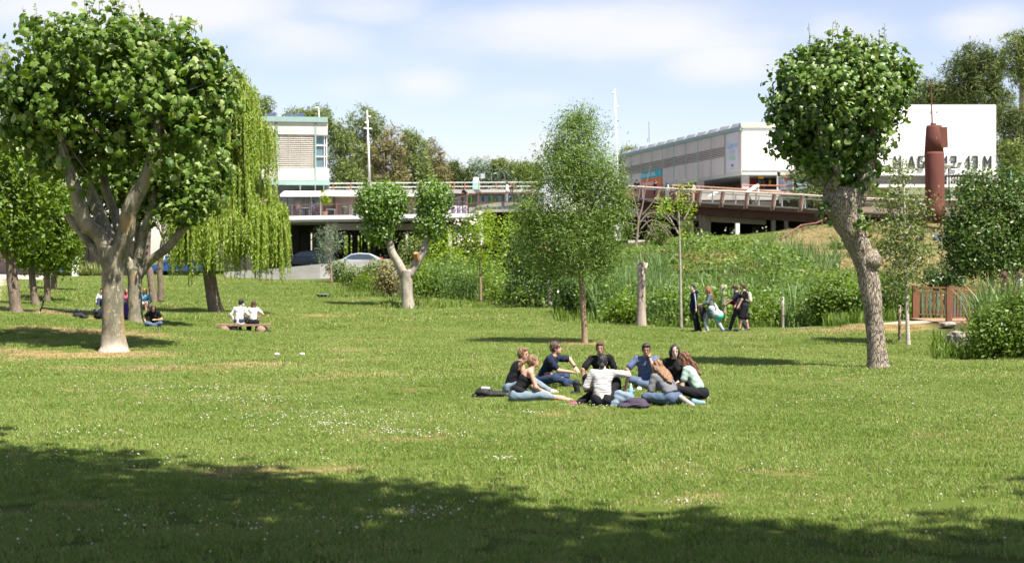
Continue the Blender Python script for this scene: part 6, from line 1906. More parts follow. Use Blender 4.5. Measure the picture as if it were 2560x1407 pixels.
SKIN = {'fair': pmat('skin_fair', (.44, .25, .18), .5, .05, 12, .03, spec=.4), 'tan': pmat('skin_tan', (.33, .18, .12), .5, .05, 12, .03, spec=.4), 'pale': pmat('skin_pale', (.52, .33, .27), .5, .05, 12, .03, spec=.4)}
def cloth(name, col, rough=.9):
    return pmat('cloth_' + name, tuple(c * (.72 if max(col) > .5 else .55) for c in col), rough, .10, 16, .25, spec=.15, bscale=70)
def hairm(name, col):
    return pmat('hair_' + name, col, .38, .45, 40, .6, spec=.5, stretch=(1, 1, .12), bscale=60)
EYE_M = pmat('eye_dark', (.03, .02, .015), .3); BROW_M = pmat('brow_dark', (.05, .03, .02)); LIP = pmat('lips', (.45, .16, .13), .5)

def person(label, pos, yaw, vox=.02, pelvis=(0, 0, .12), lean=0., side=0., twist=0., bend=0., head=(0., 0.), roll=0.,
           lh=None, rh=None, lel=None, rel=None, lf=None, rf=None, lk=None, rk=None, skin='fair', female=False, scale=1.,
           shirt=None, sleeve=.62, hem=0., trousers=None, leg=2., hair=None, style='short', shoes=None, face=False, mask=None, group=None,
           wide=1., strap=False, foot=None, belly=False, shirt_lo=-.02, skirt=None, fingers=False, sock=None, lsp=1., name='person'):
    """pos: world base; yaw 0 looks away from the photographer (+Y), +90 looks to the right (+X)"""
    root = empty(name, pos, -math.radians(yaw), label, 'person', group)
    root.scale = (scale, scale, scale)
    Rt = rotax((0, 0, 1), -math.radians(twist)) @ rotax((1, 0, 0), -math.radians(lean)) @ rotax((0, 1, 0), math.radians(side))
    Rc = rotax((0, 0, 1), -math.radians(twist)) @ rotax((1, 0, 0), -math.radians(lean + bend)) @ rotax((0, 1, 0), math.radians(side))
    pel = V3(*pelvis)
    waist = pel + Rt @ V3(0, 0, .20)
    chest = waist + Rc @ V3(0, 0, .17)
    nb = chest + Rc @ V3(0, 0, .15)
    sw = (.165 if female else .19) * wide
    shl = chest + Rc @ V3(-sw, 0, .105); shr = chest + Rc @ V3(sw, 0, .105)
    hy, hp = math.radians(head[0]), math.radians(head[1])
    # head[0]: turn relative to the body, head[1]: nod forward
    Rh = rotax((0, 0, 1), -hy) @ rotax((1, 0, 0), -hp) @ rotax((0, 1, 0), math.radians(roll))
    hc = nb + Rc @ V3(0, .015, .03) + Rh @ V3(0, .03, .135)
    hips = (pel + Rt @ V3(-.09, 0, .0), pel + Rt @ V3(.09, 0, .0))
    UA, FA, TH, SH_ = .275, .25, .43, .41
    lh = V3(*lh) if lh is not None else shl + V3(-.08, .05, -.5); rh = V3(*rh) if rh is not None else shr + V3(.08, .05, -.5)
    el, wl = ik(shl, lh, UA, FA, V3(*(lel or (-.6, -.4, -.6)))); er, wr = ik(shr, rh, UA, FA, V3(*(rel or (.6, -.4, -.6))))
    lf = V3(*(lf or (.10, .36, .07))); rf = V3(*(rf or (-.10, .40, .07)))
    kl, al = ik(hips[0], lf, TH, SH_, V3(*(lk or (-1, .3, .3)))); kr, ar = ik(hips[1], rf, TH, SH_, V3(*(rk or (1, .3, .3))))
    fl = V3(*foot[0]) if foot else nrm(V3(0.1, 1, -.1)); fr_ = V3(*foot[1]) if foot else nrm(V3(-.1, 1, -.1))
    fl, fr_ = nrm(fl), nrm(fr_)
    w = wide
    I3 = np.eye(3)
    torso = [('e', pel + Rt @ V3(0, 0, .03), Rt, (.165 * w, .115, .115)), ('e', pel + Rt @ V3(0, -.01, .14), Rt, ((.13 if female else .145) * w, .10, .13)),
             ('e', waist + Rc @ V3(0, 0, .05), Rc, ((.13 if female else .15) * w, .10, .13)), ('e', chest + Rc @ V3(0, 0, .02), Rc, ((.15 if female else .172) * w, .11, .15)),
             ('c', shl + Rc @ V3(.02, 0, 0), shr - Rc @ V3(.02, 0, 0), .058, .058), ('c', chest + Rc @ V3(0, 0, .08), nb + Rc @ V3(0, 0, .02), .085, .06)]
    if female: torso += [('e', chest + Rc @ V3(-.065, .085, -.01), Rc, (.055, .055, .055)), ('e', chest + Rc @ V3(.065, .085, -.01), Rc, (.055, .055, .055))]
    if belly: torso.append(('e', waist + Rt @ V3(0, .03, -.05), Rt, (.15, .12, .13)))
    glute = [('e', pel + Rt @ V3(-.075, -.05, -.01), Rt, (.09, .09, .095)), ('e', pel + Rt @ V3(.075, -.05, -.01), Rt, (.09, .09, .095))]
    a_ = .88 if female else 1.
    armL = [('c', shl, el, .052 * a_, .041 * a_), ('c', el, wl, .040 * a_, .027 * a_)]; armR = [('c', shr, er, .052 * a_, .041 * a_), ('c', er, wr, .040 * a_, .027 * a_)]
    def hand(el_, wr_, sgn):
        d = nrm(wr_ - el_); up = V3(0, 0, 1); s = np.cross(d, up); s = nrm(s) if np.linalg.norm(s) > .1 else V3(1, 0, 0); nn = np.cross(s, d)
        out = [('e', wr_ + d * .045, np.stack([s, d, nn], 1), (.040, .052, .018), .012)]
        for i, (o, L) in enumerate(((-.030, .062), (-.011, .072), (.010, .068), (.029, .054))):
            b = wr_ + d * .085 + s * o; m = b + d * L * .55 - nn * .008; e = m + d * L * .38 - nn * .026
            out += [('c', b, m, .0095, .009, .006), ('c', m, e, .009, .0075, .006)]
        b = wr_ + d * .02 + s * (.030 * sgn); m = b + nrm(d * .7 + s * sgn * .75) * .045; e = m + nrm(d * .95 - nn * .3) * .032
        out += [('c', b, m, .014, .011, .01), ('c', m, e, .011, .009, .006)]
        return out
    def hand_far(el_, wr_):
        d = nrm(wr_ - el_)
        return [('c', wr_, wr_ + d * .07, .026, .034), ('c', wr_ + d * .07, wr_ + d * .14, .030, .016)]
    hands = (hand(el, wl, 1) + hand(er, wr, -1)) if vox < .016 else hand_far(el, wl) + hand_far(er, wr)
    legL = [('c', hips[0], kl, .085, .058), ('c', kl, al, .054, .038), ('e', kl + (al - kl) * .33 - nrm(np.cross(nrm(al - kl), V3(1, 0, 0))) * 0, I3, (.058, .058, .07))]
    legR = [('c', hips[1], kr, .085, .058), ('c', kr, ar, .054, .038), ('e', kr + (ar - kr) * .33, I3, (.058, .058, .07))]
    def ft(a, f):
        return [('c', a + f * .0 - V3(0, 0, .015) - f * .03, a + f * .12 - V3(0, 0, .03), .038, .036, .02), ('c', a + f * .10 - V3(0, 0, .032), a + f * .18 - V3(0, 0, .036), .036, .026, .02)]
    feet = ft(al, fl) + ft(ar, fr_)
    def H(x, y, z): return hc + Rh @ V3(x, y, z)
    hf = .95 if female else 1.
    headp = [('e', H(0, -.005, .025), Rh, (.073 * hf, .09, .093)), ('e', H(0, .028, -.045), Rh, (.056 * hf, .062, .068)), ('e', H(0, .055, -.088), Rh, (.028 * hf, .03, .024)),
             ('c', H(0, .082, .004), H(0, .104, -.030), .009, .013, .012), ('e', H(-.074 * hf, -.005, -.01), Rh, (.010, .02, .03), .008), ('e', H(.074 * hf, -.005, -.01), Rh, (.010, .02, .03), .008),
             ('c', nb + Rc @ V3(0, 0, .0), H(0, -.02, -.06), .056 * hf, .052 * hf)]
    body = torso + glute + armL + armR + legL + legR + headp + hands + (feet)
    net_obj('body', body, SKIN[skin], root, vox, .028, 0, 0)
    cv = max(vox, .014)
    if shirt:
        sl = []
        for (s_, e_, w_) in ((shl, el, wl), (shr, er, wr)):
            if sleeve <= 0: continue
            if sleeve <= 1: sl.append(('c', s_, s_ + (e_ - s_) * sleeve, .056 * a_, .052 * a_ + .006))
            else: sl += [('c', s_, e_, .056 * a_, .047 * a_), ('c', e_, e_ + (w_ - e_) * (sleeve - 1), .046 * a_, .036 * a_)]
        tp = [p for p in torso if True]
        if sleeve <= 0 and strap:      # strapless or strappy top: leave out the shoulders
            tp = torso[1:3] + [('e', chest + Rc @ V3(0, 0, -.03), Rc, (.148 * w, .108, .10))] + (torso[6:8] if female else [])
        elif sleeve <= 0:              # vest
            tp = torso[1:4] + [('c', shl + Rc @ V3(.07, 0, .01), shr - Rc @ V3(.07, 0, -.01), .055, .055)]
        else: tp = torso[1:5] + [('c', chest + Rc @ V3(0, 0, .08), nb + Rc @ V3(0, 0, -.015), .085, .060)] + (torso[6:8] if female else [])
        if shirt_lo < 0: tp.append(('e', pel + Rt @ V3(0, 0, .05 + shirt_lo), Rt, (.166 * w, .122, .10)))
        if hem: tp.append(('e', pel + Rt @ V3(0, 0, -.02 - hem), Rt, (.18 * w, .135, .13 + hem)))
        net_obj('shirt', tp + sl, shirt, root, cv, .03, .011, .0042 if vox < .025 else 0, len(label))
    if trousers:
        lg = []
        for (h_, k_, a2, f_) in ((hips[0], kl, al, fl), (hips[1], kr, ar, fr_)):
            t1 = min(leg, 1.); lg.append(('c', h_, h_ + (k_ - h_) * t1, .090 * lsp, (.066 if leg > 1 else .08) * lsp))
            if leg > 1: lg.append(('c', k_, k_ + (a2 - k_) * (leg - 1), .062 * lsp, .05 * lsp))
        net_obj('shorts' if leg < 1 else 'trousers', [torso[0]] + glute + lg, trousers, root, cv, .03, .011, .0034 if vox < .025 else 0, len(label) + 3)
    if skirt:
        net_obj('skirt', [torso[0]] + glute + [('c', hips[0], hips[0] + (kl - hips[0]) * .8, .10, .10), ('c', hips[1], hips[1] + (kr - hips[1]) * .8, .10, .10)], skirt, root, cv, .06, .012)
    if shoes:
        for f_ in (ft(al, fl), ft(ar, fr_)):
            net_obj('shoe', [(q[0], q[1] - V3(0, 0, .003), q[2] - V3(0, 0, .003), q[3] + .004, q[4] + .006, .02) for q in f_], shoes, root, max(vox, .012), .02, .008)
    if hair:
        hp_ = [('e', H(0, -.022, .032), Rh, (.083 * hf, .094, .098)), ('e', H(0, -.045, -.01), Rh, (.078 * hf, .07, .08))]
        hw = 0
        if style == 'curly': hw = .008; hp_ = [('e', H(0, -.018, .045), Rh, (.088, .098, .098)), ('e', H(0, -.045, .0), Rh, (.080, .07, .07))]
        if style == 'short': hp_.append(('e', H(.01, .03, .095), Rh, (.06, .05, .03)))
        dn = lambda q, L, bk: q + Rc @ V3(0, -bk, -L * .75) + V3(0, 0, -L * .25)
        if style == 'long':
            for x, L in ((-.066, .33), (-.034, .40), (0, .42), (.034, .40), (.066, .33)):
                q = H(x, -.06 + abs(x) * .3, -.02); hp_.append(('c', q, dn(q, L * .5, .075), .038, .042)); hp_.append(('c', dn(q, L * .5, .075), dn(q, L, .135), .044, .018))
            for x in (-.07, .07):
                q = H(x, .01, .02); hp_.append(('c', q, H(x * 1.15, .0, -.12), .022, .02))
        if style == 'mid':
            for x in (-.065, -.03, 0, .03, .065):
                q = H(x, -.055 + abs(x) * .4, -.02); hp_.append(('c', q, dn(q, .17, .05), .038, .026))
        if style == 'ponytail':
            q = H(0, -.112, .035); m = q + Rc @ V3(0, -.05, -.09)
            hp_ += [('c', H(0, -.09, .04), q, .03, .022), ('c', q, m, .022, .034), ('c', m, m + Rc @ V3(0, .01, -.15), .034, .012)]
        if style == 'lowtail':
            q = H(0, -.10, -.055); hp_ += [('c', H(0, -.08, -.04), q, .03, .02), ('c', q, q + V3(0, 0, -.04) + Rc @ V3(0, -.03, 0), .022, .036), ('c', q + V3(0, 0, -.04) + Rc @ V3(0, -.03, 0), q + V3(0, 0, -.13) + Rc @ V3(0, -.03, 0), .034, .012)]
        if style == 'curlytail':
            hw = .007; q = H(.0, -.10, -.03)
            p1 = q + Rc @ V3(.03, -.025, -.10); p2 = p1 + Rc @ V3(.01, .0, -.20)
            hp_ += [('c', H(0, -.08, 0), q, .045, .04), ('c', q, p1, .04, .05), ('c', p1, p2, .05, .03), ('c', H(-.06, -.02, -.03), H(-.08, -.05, -.22), .03, .025), ('c', H(-.03, -.07, -.05), H(-.05, -.10, -.26), .035, .025)]
        net_obj('hair', hp_, hair, root, max(vox * .9, .009), .02, .004, max(hw, .0045) if vox < .025 else hw, len(label), 2.4 if vox < .025 else 1.)
    if face:
        for sx in (-1, 1):
            o = MB().ball((0, 0, 0), (.013, .006, .0065), 8, 5).build('eye', EYE_M, root, True); o.location = H(sx * .030, .083, .006); o.rotation_euler = Matrix(Rh.tolist()).to_euler()
            o = MB().ball((0, 0, 0), (.019, .006, .0045), 8, 5).build('eyebrow', BROW_M, root, True); o.location = H(sx * .031, .086, .026); o.rotation_euler = Matrix(Rh.tolist()).to_euler()
        o = MB().ball((0, 0, 0), (.021, .006, .007), 8, 5).build('mouth', LIP, root, True); o.location = H(0, .089, -.062); o.rotation_euler = Matrix(Rh.tolist()).to_euler()
    if mask:
        net_obj('face_mask', [('e', H(0, .062, -.05), Rh, (.052, .05, .052)), ('c', H(-.06, .03, -.045), H(-.075, .0, -.02), .006, .004), ('c', H(.06, .03, -.045), H(.075, 0, -.02), .006, .004)], mask, root, .012, .01, .002)
    root['_j'] = 0
    del root['_j']
    return root, dict(el=el, er=er, wl=wl, wr=wr, kl=kl, kr=kr, al=al, ar=ar, hc=hc, Rh=Rh, chest=chest, Rc=Rc, pel=pel, Rt=Rt, shl=shl, shr=shr, waist=waist)

BLK = cloth('black', (.022, .022, .026)); NAVY = cloth('navy', (.028, .038, .075)); JEAN = cloth('jeans', (.14, .20, .31)); JEANL = cloth('jeans_light', (.30, .39, .48)); JEAND = cloth('jeans_dark', (.05, .08, .16))
GREYT = cloth('grey', (.26, .26, .28)); WHT = cloth('white', (.80, .78, .75)); MINT = cloth('mint', (.42, .55, .48)); BLUET = cloth('dusty_blue', (.17, .22, .40)); PALE = pmat('cloth_pale_ruched', (.46, .43, .425), .9, .17, 7, .9, spec=.15, stretch=(.5, .5, 5), bscale=9)
H_BR = hairm('brown', (.07, .036, .02)); H_DK = hairm('dark', (.025, .015, .012)); H_OM = hairm('ombre', (.22, .12, .06)); H_RD = hairm('auburn', (.13, .05, .025)); H_LB = hairm('light_brown', (.18, .10, .05)); H_BK = hairm('black', (.012, .01, .012)); H_GI = hairm('ginger', (.24, .085, .04))
SHW = pmat('shoe_white', (.68, .64, .58), .7); SHB = pmat('shoe_black', (.02, .02, .022), .6); SHG = pmat('shoe_grey', (.35, .38, .42), .7)

gc = 'students sitting in a circle on the lawn'
V1 = .0105
# 1 man in black vest
person('man in black sleeveless top, leftmost of the circle, face turned to the camera', G(1277, 26.8), 78, V1, lean=12, bend=14, head=(38, 4), sleeve=0, shirt=BLK, trousers=JEANL, hair=H_LB, style='short', skin='fair', face=True,
       lh=(-.12, .46, .25), rh=(.12, .42, .22), lf=(.02, .72, .06), rf=(.25, .50, .06), lk=(-.4, 0, 1), rk=(1, 0, .5), shoes=SHW, group=gc, pelvis=(0, 0, .11))
# 2 woman in frilled black top
r2_, j2 = person('woman in black strapless frilled top with brown ponytail and ripped light jeans', G(1293, 25.3), 82, V1, lean=24, bend=6, head=(-12, -4), sleeve=0, strap=True, shirt=BLK, trousers=JEANL, hair=H_LB, style='ponytail', female=True, skin='fair',
       lh=(-.12, .52, .16), rh=(.16, .50, .14), lel=(-.3, -.6, -.4), rel=(.5, -.5, -.2), lf=(.0, .95, .05), rf=(.10, .80, .05), lk=(-.5, 0, .6), rk=(.8, 0, .35), leg=1.45, face=True, group=gc, pelvis=(0, 0, .10), shirt_lo=0)
fr_b = [('e', j2['pel'] + j2['Rt'] @ V3(0, 0, .11), j2['Rt'], (.185, .15, .085))]
net_obj('frill', fr_b, BLK, r2_, .013, .03, .004, .006, 3)
# 3 man in navy t-shirt
r3_, j3 = person('man in navy t-shirt and dark jeans with curly dark hair, hands on his knee', G(1356, 28.4), 112, V1, lean=22, bend=8, head=(-8, -6), sleeve=.72, shirt=NAVY, trousers=JEAND, hair=H_BR, style='curly', skin='fair', wide=1.12, belly=True, face=True,
       lh=(-.28, .58, .36), rh=(.02, .58, .30), lel=(-.9, -.1, .5), rel=(.5, -.2, -.6), lf=(.15, .52, .08), rf=(-.02, .62, .08), lk=(-1, .2, .45), rk=(1, .2, .35), shoes=SHB, group=gc, pelvis=(0, 0, .12), scale=1.04)
wt = MB().tube([Vector(j3['wl'] + nrm(j3['el'] - j3['wl']) * .012), Vector(j3['wl'] + nrm(j3['el'] - j3['wl']) * .042)], .033, 14).build('watch', BLACKM, r3_, True)
# 4 man in black t-shirt facing us
person('man in black t-shirt facing the camera behind the dark-haired woman', G(1505, 28.2), 184, V1, lean=6, side=4, bend=10, head=(0, 6), sleeve=.75, shirt=BLK, trousers=BLK, hair=H_BR, style='short', skin='tan', face=True,
       rh=(.36, .26, .12), lh=(-.16, .30, .22), rel=(.8, .2, .1), lf=(.12, .34, .07), rf=(-.08, .42, .07), lk=(-1, .2, .4), rk=(1, .2, .4), shoes=SHB, group=gc, pelvis=(0, 0, .12))
# 5 woman with pale top, back to us
person('woman in loose pale striped top with low black ponytail, back to the camera', G(1506, 24.3), 4, V1, lean=10, bend=14, head=(8, 10), sleeve=.95, shirt=PALE, trousers=BLK, hair=H_BK, style='lowtail', female=True, skin='fair',
       rh=(.40, .30, .31), lh=(-.14, .32, .25), rel=(.7, .1, .25), lf=(-.40, .16, .06), rf=(.30, .48, .06), lk=(-.5, 1, .1), rk=(.35, .6, 1), leg=2., shoes=pmat('shoe_magenta', (.28, .05, .12), .6), group=gc, pelvis=(0, 0, .12), wide=1.1, foot=((-1, -.2, 0), (.2, 1, 0)))
# 6 man in dusty blue
r6_, j6 = person('man in dusty blue t-shirt holding one hand to his nose', G(1614, 28.0), 182, V1, lean=12, bend=6, head=(2, 12), sleeve=.7, shirt=BLUET, trousers=JEAN, hair=H_DK, style='short', skin='tan', face=True,
       lh=(-.055, .24, .64), rh=(.27, .30, .18), lel=(-.5, .3, -.9), rel=(.8, -.1, -.2), lf=(.14, .36, .06), rf=(-.10, .42, .06), lk=(-1, .25, .35), rk=(1, .25, .35), shoes=pmat('shoe_cream', (.72, .68, .50), .7), group=gc, pelvis=(0, 0, .12))
MB().tube([Vector(j6['wl'] + nrm(j6['el'] - j6['wl']) * .012), Vector(j6['wl'] + nrm(j6['el'] - j6['wl']) * .036)], .033, 14).build('watch', BLACKM, r6_, True)
# 7 woman ombre hair
r7_, j7 = person('woman in grey t-shirt with long ombre hair and studded belt, back to the camera', G(1682, 24.5), -34, V1, lean=36, bend=8, head=(4, 8), sleeve=.8, shirt=GREYT, trousers=JEAN, hair=H_OM, style='long', female=True, skin='fair',
       lh=(-.10, .50, .12), rh=(.16, .46, .12), lf=(.10, .50, .06), rf=(-.06, .56, .06), lk=(-1, .3, .2), rk=(1, .3, .2), group=gc, pelvis=(0, 0, .12), shirt_lo=0, shoes=SHG)
bt_ = MB().tube([Vector(j7['pel'] + j7['Rt'] @ V3(.172 * math.cos(a), .125 * math.sin(a) - .01, .085)) for a in np.linspace(0, 6.28, 25)], .014, 6).build('belt', BLACKM, r7_)
# 8 pale woman
person('pale woman with long dark brown hair, between the blue t-shirt and the mint top', G(1690, 27.3), -160, V1, lean=8, bend=8, head=(-22, 8), sleeve=.7, shirt=BLK, trousers=BLK, hair=H_DK, style='long', female=True, skin='pale', face=True,
       lh=(-.1, .3, .2), rh=(.1, .3, .2), shoes=SHW, group=gc, pelvis=(0, 0, .12))
# 9 woman mint
person('woman in mint top with long curly auburn hair, rightmost of the circle', G(1750, 25.4), -70, V1, lean=22, bend=8, head=(-2, 2), sleeve=.6, shirt=MINT, trousers=BLK, hair=H_RD, style='curlytail', female=True, skin='fair', face=True,
       lh=(-.06, .46, .28), rh=(.12, .48, .22), lf=(.08, .40, .06), rf=(.28, .10, .05), lk=(-.8, .6, .4), rk=(.8, .9, .1), leg=2, shoes=SHG, group=gc, pelvis=(0, 0, .13), shirt_lo=0, wide=1.05, foot=((0, 1, 0), (.6, -1, 0)))

# things lying in the circle
def lump(name, label, cat, pos, yaw, prims, mat, vox=.012, wob=.004, k=.03, extra=None):
    root = empty(name, pos, math.radians(yaw), label, cat)
    net_obj('body', prims, mat, root, vox, k, 0, wob, 2)
    return root
I_ = np.eye(3)
BAGM = pmat('bag_black', (.018, .018, .02), .7, .3, 10, .3)
b1 = lump('backpack', 'black backpack with a pale printed pocket lying left of the circle', 'backpack', G(1222, 26.0), 0, [('e', V3(-.08, 0, .10), I_, (.17, .14, .10)), ('e', V3(.12, 0, .07), I_, (.20, .13, .06)), ('c', V3(.2, -.05, .04), V3(.36, .02, .03), .03, .03), ('c', V3(-.22, -.02, .02), V3(-.30, 0, .02), .02, .02)], BAGM)
MB().add([(-.14, -.09, .195), (.03, -.11, .180), (.02, -.01, .205), (-.12, .02, .212), (-.14, -.09, .175), (.03, -.11, .16), (.02, -.01, .185), (-.12, .02, .19)], [(0, 1, 2, 3), (0, 4, 5, 1), (1, 5, 6, 2), (2, 6, 7, 3), (3, 7, 4, 0)]).build('printed_patch', pmat('patch_print', (.55, .50, .5), .8, .4, 14, 0, dirt=(.12, .11, .12)), b1)
MB().tube([(-.2, .05, .1), (-.3, -.02, .06), (-.24, -.12, .02), (-.1, -.16, .05)], .014, 6).build('strap', BAGM, b1)
b2 = lump('backpack', 'dark plum backpack lying in front of the circle under a denim jacket', 'backpack', G(1584, 24.05), 0, [('e', V3(.06, 0, .10), I_, (.17, .14, .09)), ('e', V3(-.12, -.02, .05), I_, (.16, .12, .05)), ('e', V3(.1, -.03, .06), I_, (.18, .15, .05))], pmat('bag_plum', (.05, .035, .06), .8, .2, 10, .3))
MB().tube([(-.1, -.13, .05), (0, -.165, .075), (.12, -.165, .085), (.22, -.11, .08)], .008, 6).build('zip', BAGM, b2)
lump('denim_jacket', 'crumpled light blue denim jacket beside the pale striped top', 'jacket', G(1555, 24.25), 0, [('e', V3(-.05, 0, .16), I_, (.10, .09, .15)), ('e', V3(.08, .02, .17), I_, (.12, .09, .10)), ('e', V3(-.13, -.04, .06), I_, (.07, .10, .07)), ('c', V3(.1, 0, .2), V3(.2, .05, .26), .05, .03), ('c', V3(-.12, -.06, .1), V3(-.19, -.1, .02), .05, .03)], JEANL, .011, .009)
lump('shirt', 'small heap of pale blue clothing beside the ombre-haired woman', 'clothing', G(1622, 25.0), 0, [('e', V3(0, 0, .05), I_, (.16, .10, .05)), ('e', V3(.1, .02, .08), I_, (.08, .07, .05))], JEANL, .011, .008)
lump('black_bag', 'round black bag in front of the man in black t-shirt', 'bag', G(1474, 26.8), 0, [('e', V3(.03, 0, .11), I_, (.15, .12, .11)), ('c', V3(-.1, -.05, .12), V3(.12, -.1, .18), .03, .03)], BAGM)
lump('black_bag', 'small black bag standing by the feet of the man in navy t-shirt', 'bag', G(1440, 26.6), 0, [('c', V3(0, 0, .22), V3(.03, 0, .04), .07, .05), ('c', V3(.03, 0, .05), V3(-.06, 0, .03), .05, .04)], BAGM)
b3 = empty('water_bottle', G(1577, 26.0), 0, 'water bottle with a light blue label in the middle of the circle', 'bottle')
b3.location.z += .03
MB().tube([Vector((0, 0, 0)), Vector((0, 0, .16)), Vector((0, 0, .19)), Vector((0, 0, .21))], [.036, .036, .018, .014], 16).build('bottle', glassmat('bottle_plastic', (.30, .45, .5)), b3, True)
MB().tube([Vector((0, 0, .05)), Vector((0, 0, .13))], [.0372, .0372], 16).build('bottle_label', pmat('label_blue', (.12, .48, .72)), b3, True)
MB().tube([Vector((0, 0, .21)), Vector((0, 0, .232))], [.016, .016], 12).build('cap', pmat('cap_white', (.7, .7, .7)), b3, True)
sk_ = lump('skateboard', 'grey board-shaped slab leaning behind the ombre-haired woman', 'board', G(1716, 24.4), 0, [('c', V3(-.10, 0, .16), V3(.10, -.06, .02), .045, .045)], pmat('slab_grey', (.30, .28, .25)), .012, 0)
lump('sneaker', 'blue and white sneaker at the right end of the circle', 'shoe', G(1746, 24.7), 20, [('c', V3(-.1, 0, .05), V3(.1, 0, .035), .045, .038), ('c', V3(-.1, 0, .08), V3(-.05, 0, .07), .035, .03)], pmat('shoe_blue', (.16, .26, .36)), .011, 0)
for (lb, px, py, Y) in (('white crumpled cup lying on the lawn, the left one of the pair', 692, 889, 38.3), ('white crumpled cup lying on the lawn, the right one of the pair', 756, 889, 38.3)):
    rr = random.Random(px); mb = MB().ball((0, 0, 0), (.075, .06, .045), 12, 7)
    mb.v = [tuple(Vector(v) * rr.uniform(.85, 1.08)) for v in mb.v]
    o = mb.build('paper_cup', pmat('paper_white', (.80, .78, .74)), None, True); o.location = G(px, Y, .05); tag(o, lb, 'litter', 'white cups on the lawn')

# walkers
gw = 'friends walking left along the reeds'
VW = .017
st_ = dict(group=gw)
ra, ja = person('young man in navy hooded jacket with white sleeve stripes, first of the walkers', G(1735, 51), -88, VW, pelvis=(0, 0, .93), lean=2, head=(-52, 0), sleeve=1.9, shirt=cloth('navy_jacket', (.018, .028, .10)), trousers=cloth('charcoal', (.035, .035, .045)), hair=H_BK, style='short', skin='pale', face=True,
       lh=(-.30, -.05, .78), rh=(.24, .12, .82), lf=(-.06, -.08, .08), rf=(.06, -.22, .08), lk=(0, 1, 0), rk=(0, 1, 0), shoes=SHB, foot=((0, 1, 0), (0, 1, -.1)), hem=.05, lel=(-.3, -1, 0), rel=(.3, -1, 0), **st_)
ra.scale = (1.02, 1.02, 1.0)
for s_, e_, w_ in ((ja['shl'], ja['el'], ja['wl']),):
    out_ = V3(-.062, -.01, 0)
    MB().tube([Vector(s_ + out_ + V3(0, 0, .02)), Vector((s_ + e_) / 2 + out_), Vector(e_ + out_ * .9), Vector(w_ + out_ * .7)], [.014, .015, .015, .013], 6).build('sleeve_stripe', WHT, ra)
net_obj('hood', [('e', ja['chest'] + V3(0, -.10, .16), I_, (.11, .07, .07))], MATS['cloth_navy_jacket'], ra, .016, .03)
lump('jacket', 'dark purple jacket carried by the first walker', 'jacket', G(1757, 50.7) + Vector((0, 0, .45)), 0, [('c', V3(-.05, 0, .42), V3(.05, 0, .05), .08, .12), ('c', V3(.02, 0, .4), V3(.14, 0, .15), .08, .07)], cloth('plum_jacket', (.06, .045, .07)), .018, .006)
person('barefoot woman in grey tracksuit with long auburn hair, second of the walkers', G(1777, 50.6), -90, VW, pelvis=(0, 0, .86), lean=6, head=(-2, 4), sleeve=1.6, shirt=cloth('grey_green', (.20, .25, .25)), trousers=cloth('pale_grey', (.42, .48, .52)), hair=H_GI, style='long', female=True, skin='fair',
       lh=(-.10, .36, 1.02), rh=(.16, .30, 1.0), lf=(-.06, -.42, .10), rf=(.05, .10, .08), lk=(0, 1, .1), rk=(0, 1, 0), foot=((0, .6, -.8), (0, 1, 0)), hem=.10, lsp=1.15, **st_)
bl_ = empty('ball_bag', G(1797, 50.5) + Vector((0, 0, .62)), 0, 'turquoise ball in a white net bag on the back of the auburn-haired walker', 'ball')
MB().ball((0, 0, 0), .165, 20, 14).build('ball', pmat('ball_turquoise', (.03, .55, .42), .4, .03, 2, 0), bl_, True)
net_obj('bag', [('e', V3(-.01, 0, .04), I_, (.172, .168, .14)), ('c', V3(-.03, 0, .15), V3(-.14, 0, .42), .06, .03)], pmat('net_white', (.62, .66, .64)), bl_, .02, .05)
rc_, jc = person('man in blue face mask and dark t-shirt, third of the walkers', G(1843, 51.3), -90, VW, pelvis=(0, 0, .90), lean=3, head=(0, 8), sleeve=.8, shirt=NAVY, trousers=cloth('slate_trousers', (.06, .07, .10)), hair=H_BR, style='curly', skin='tan', mask=pmat('mask_blue', (.42, .68, .78)),
       lh=(-.16, .40, 1.02), rh=(.12, .26, 1.14), lf=(-.06, .28, .08), rf=(.06, -.34, .12), lk=(0, 1, .1), rk=(0, 1, .1), shoes=SHG, foot=((0, 1, .1), (0, 1, -.4)), hem=.03, **st_)
net_obj('held_jacket', [('e', jc['waist'] + V3(-.12, .16, .0), I_, (.07, .12, .12))], cloth('dark_red', (.09, .015, .02)), rc_, .018, .03, 0, .004)
rd_, jd = person('bearded man in black t-shirt and shorts with beige backpack, last of the walkers', G(1861, 50.7), -92, VW, pelvis=(0, 0, .94), lean=2, head=(0, 2), sleeve=.62, shirt=BLK, trousers=cloth('charcoal2', (.03, .03, .035)), leg=.92, hair=H_BR, style='short', skin='fair',
       lh=(-.22, .28, .88), rh=(.2, .32, .86), lf=(-.06, .20, .08), rf=(.06, -.16, .08), lk=(0, 1, .1), rk=(0, 1, .1), shoes=SHB, foot=((0, 1, 0), (0, 1, -.1)), lsp=1.25, **st_)
net_obj('beard', [('e', jd['hc'] + V3(0, .045, -.075), I_, (.05, .05, .035))], H_BR, rd_, .012, .01)
bp_ = empty('backpack', rd_.location, rd_.rotation_euler[2], 'beige backpack worn by the last walker', 'backpack')
net_obj('body', [('e', jd['chest'] + V3(0, -.19, -.08), I_, (.13, .085, .22)), ('e', jd['chest'] + V3(0, -.21, -.18), I_, (.14, .08, .12))], pmat('bag_beige', (.42, .38, .28), .9), bp_, .016, .04)
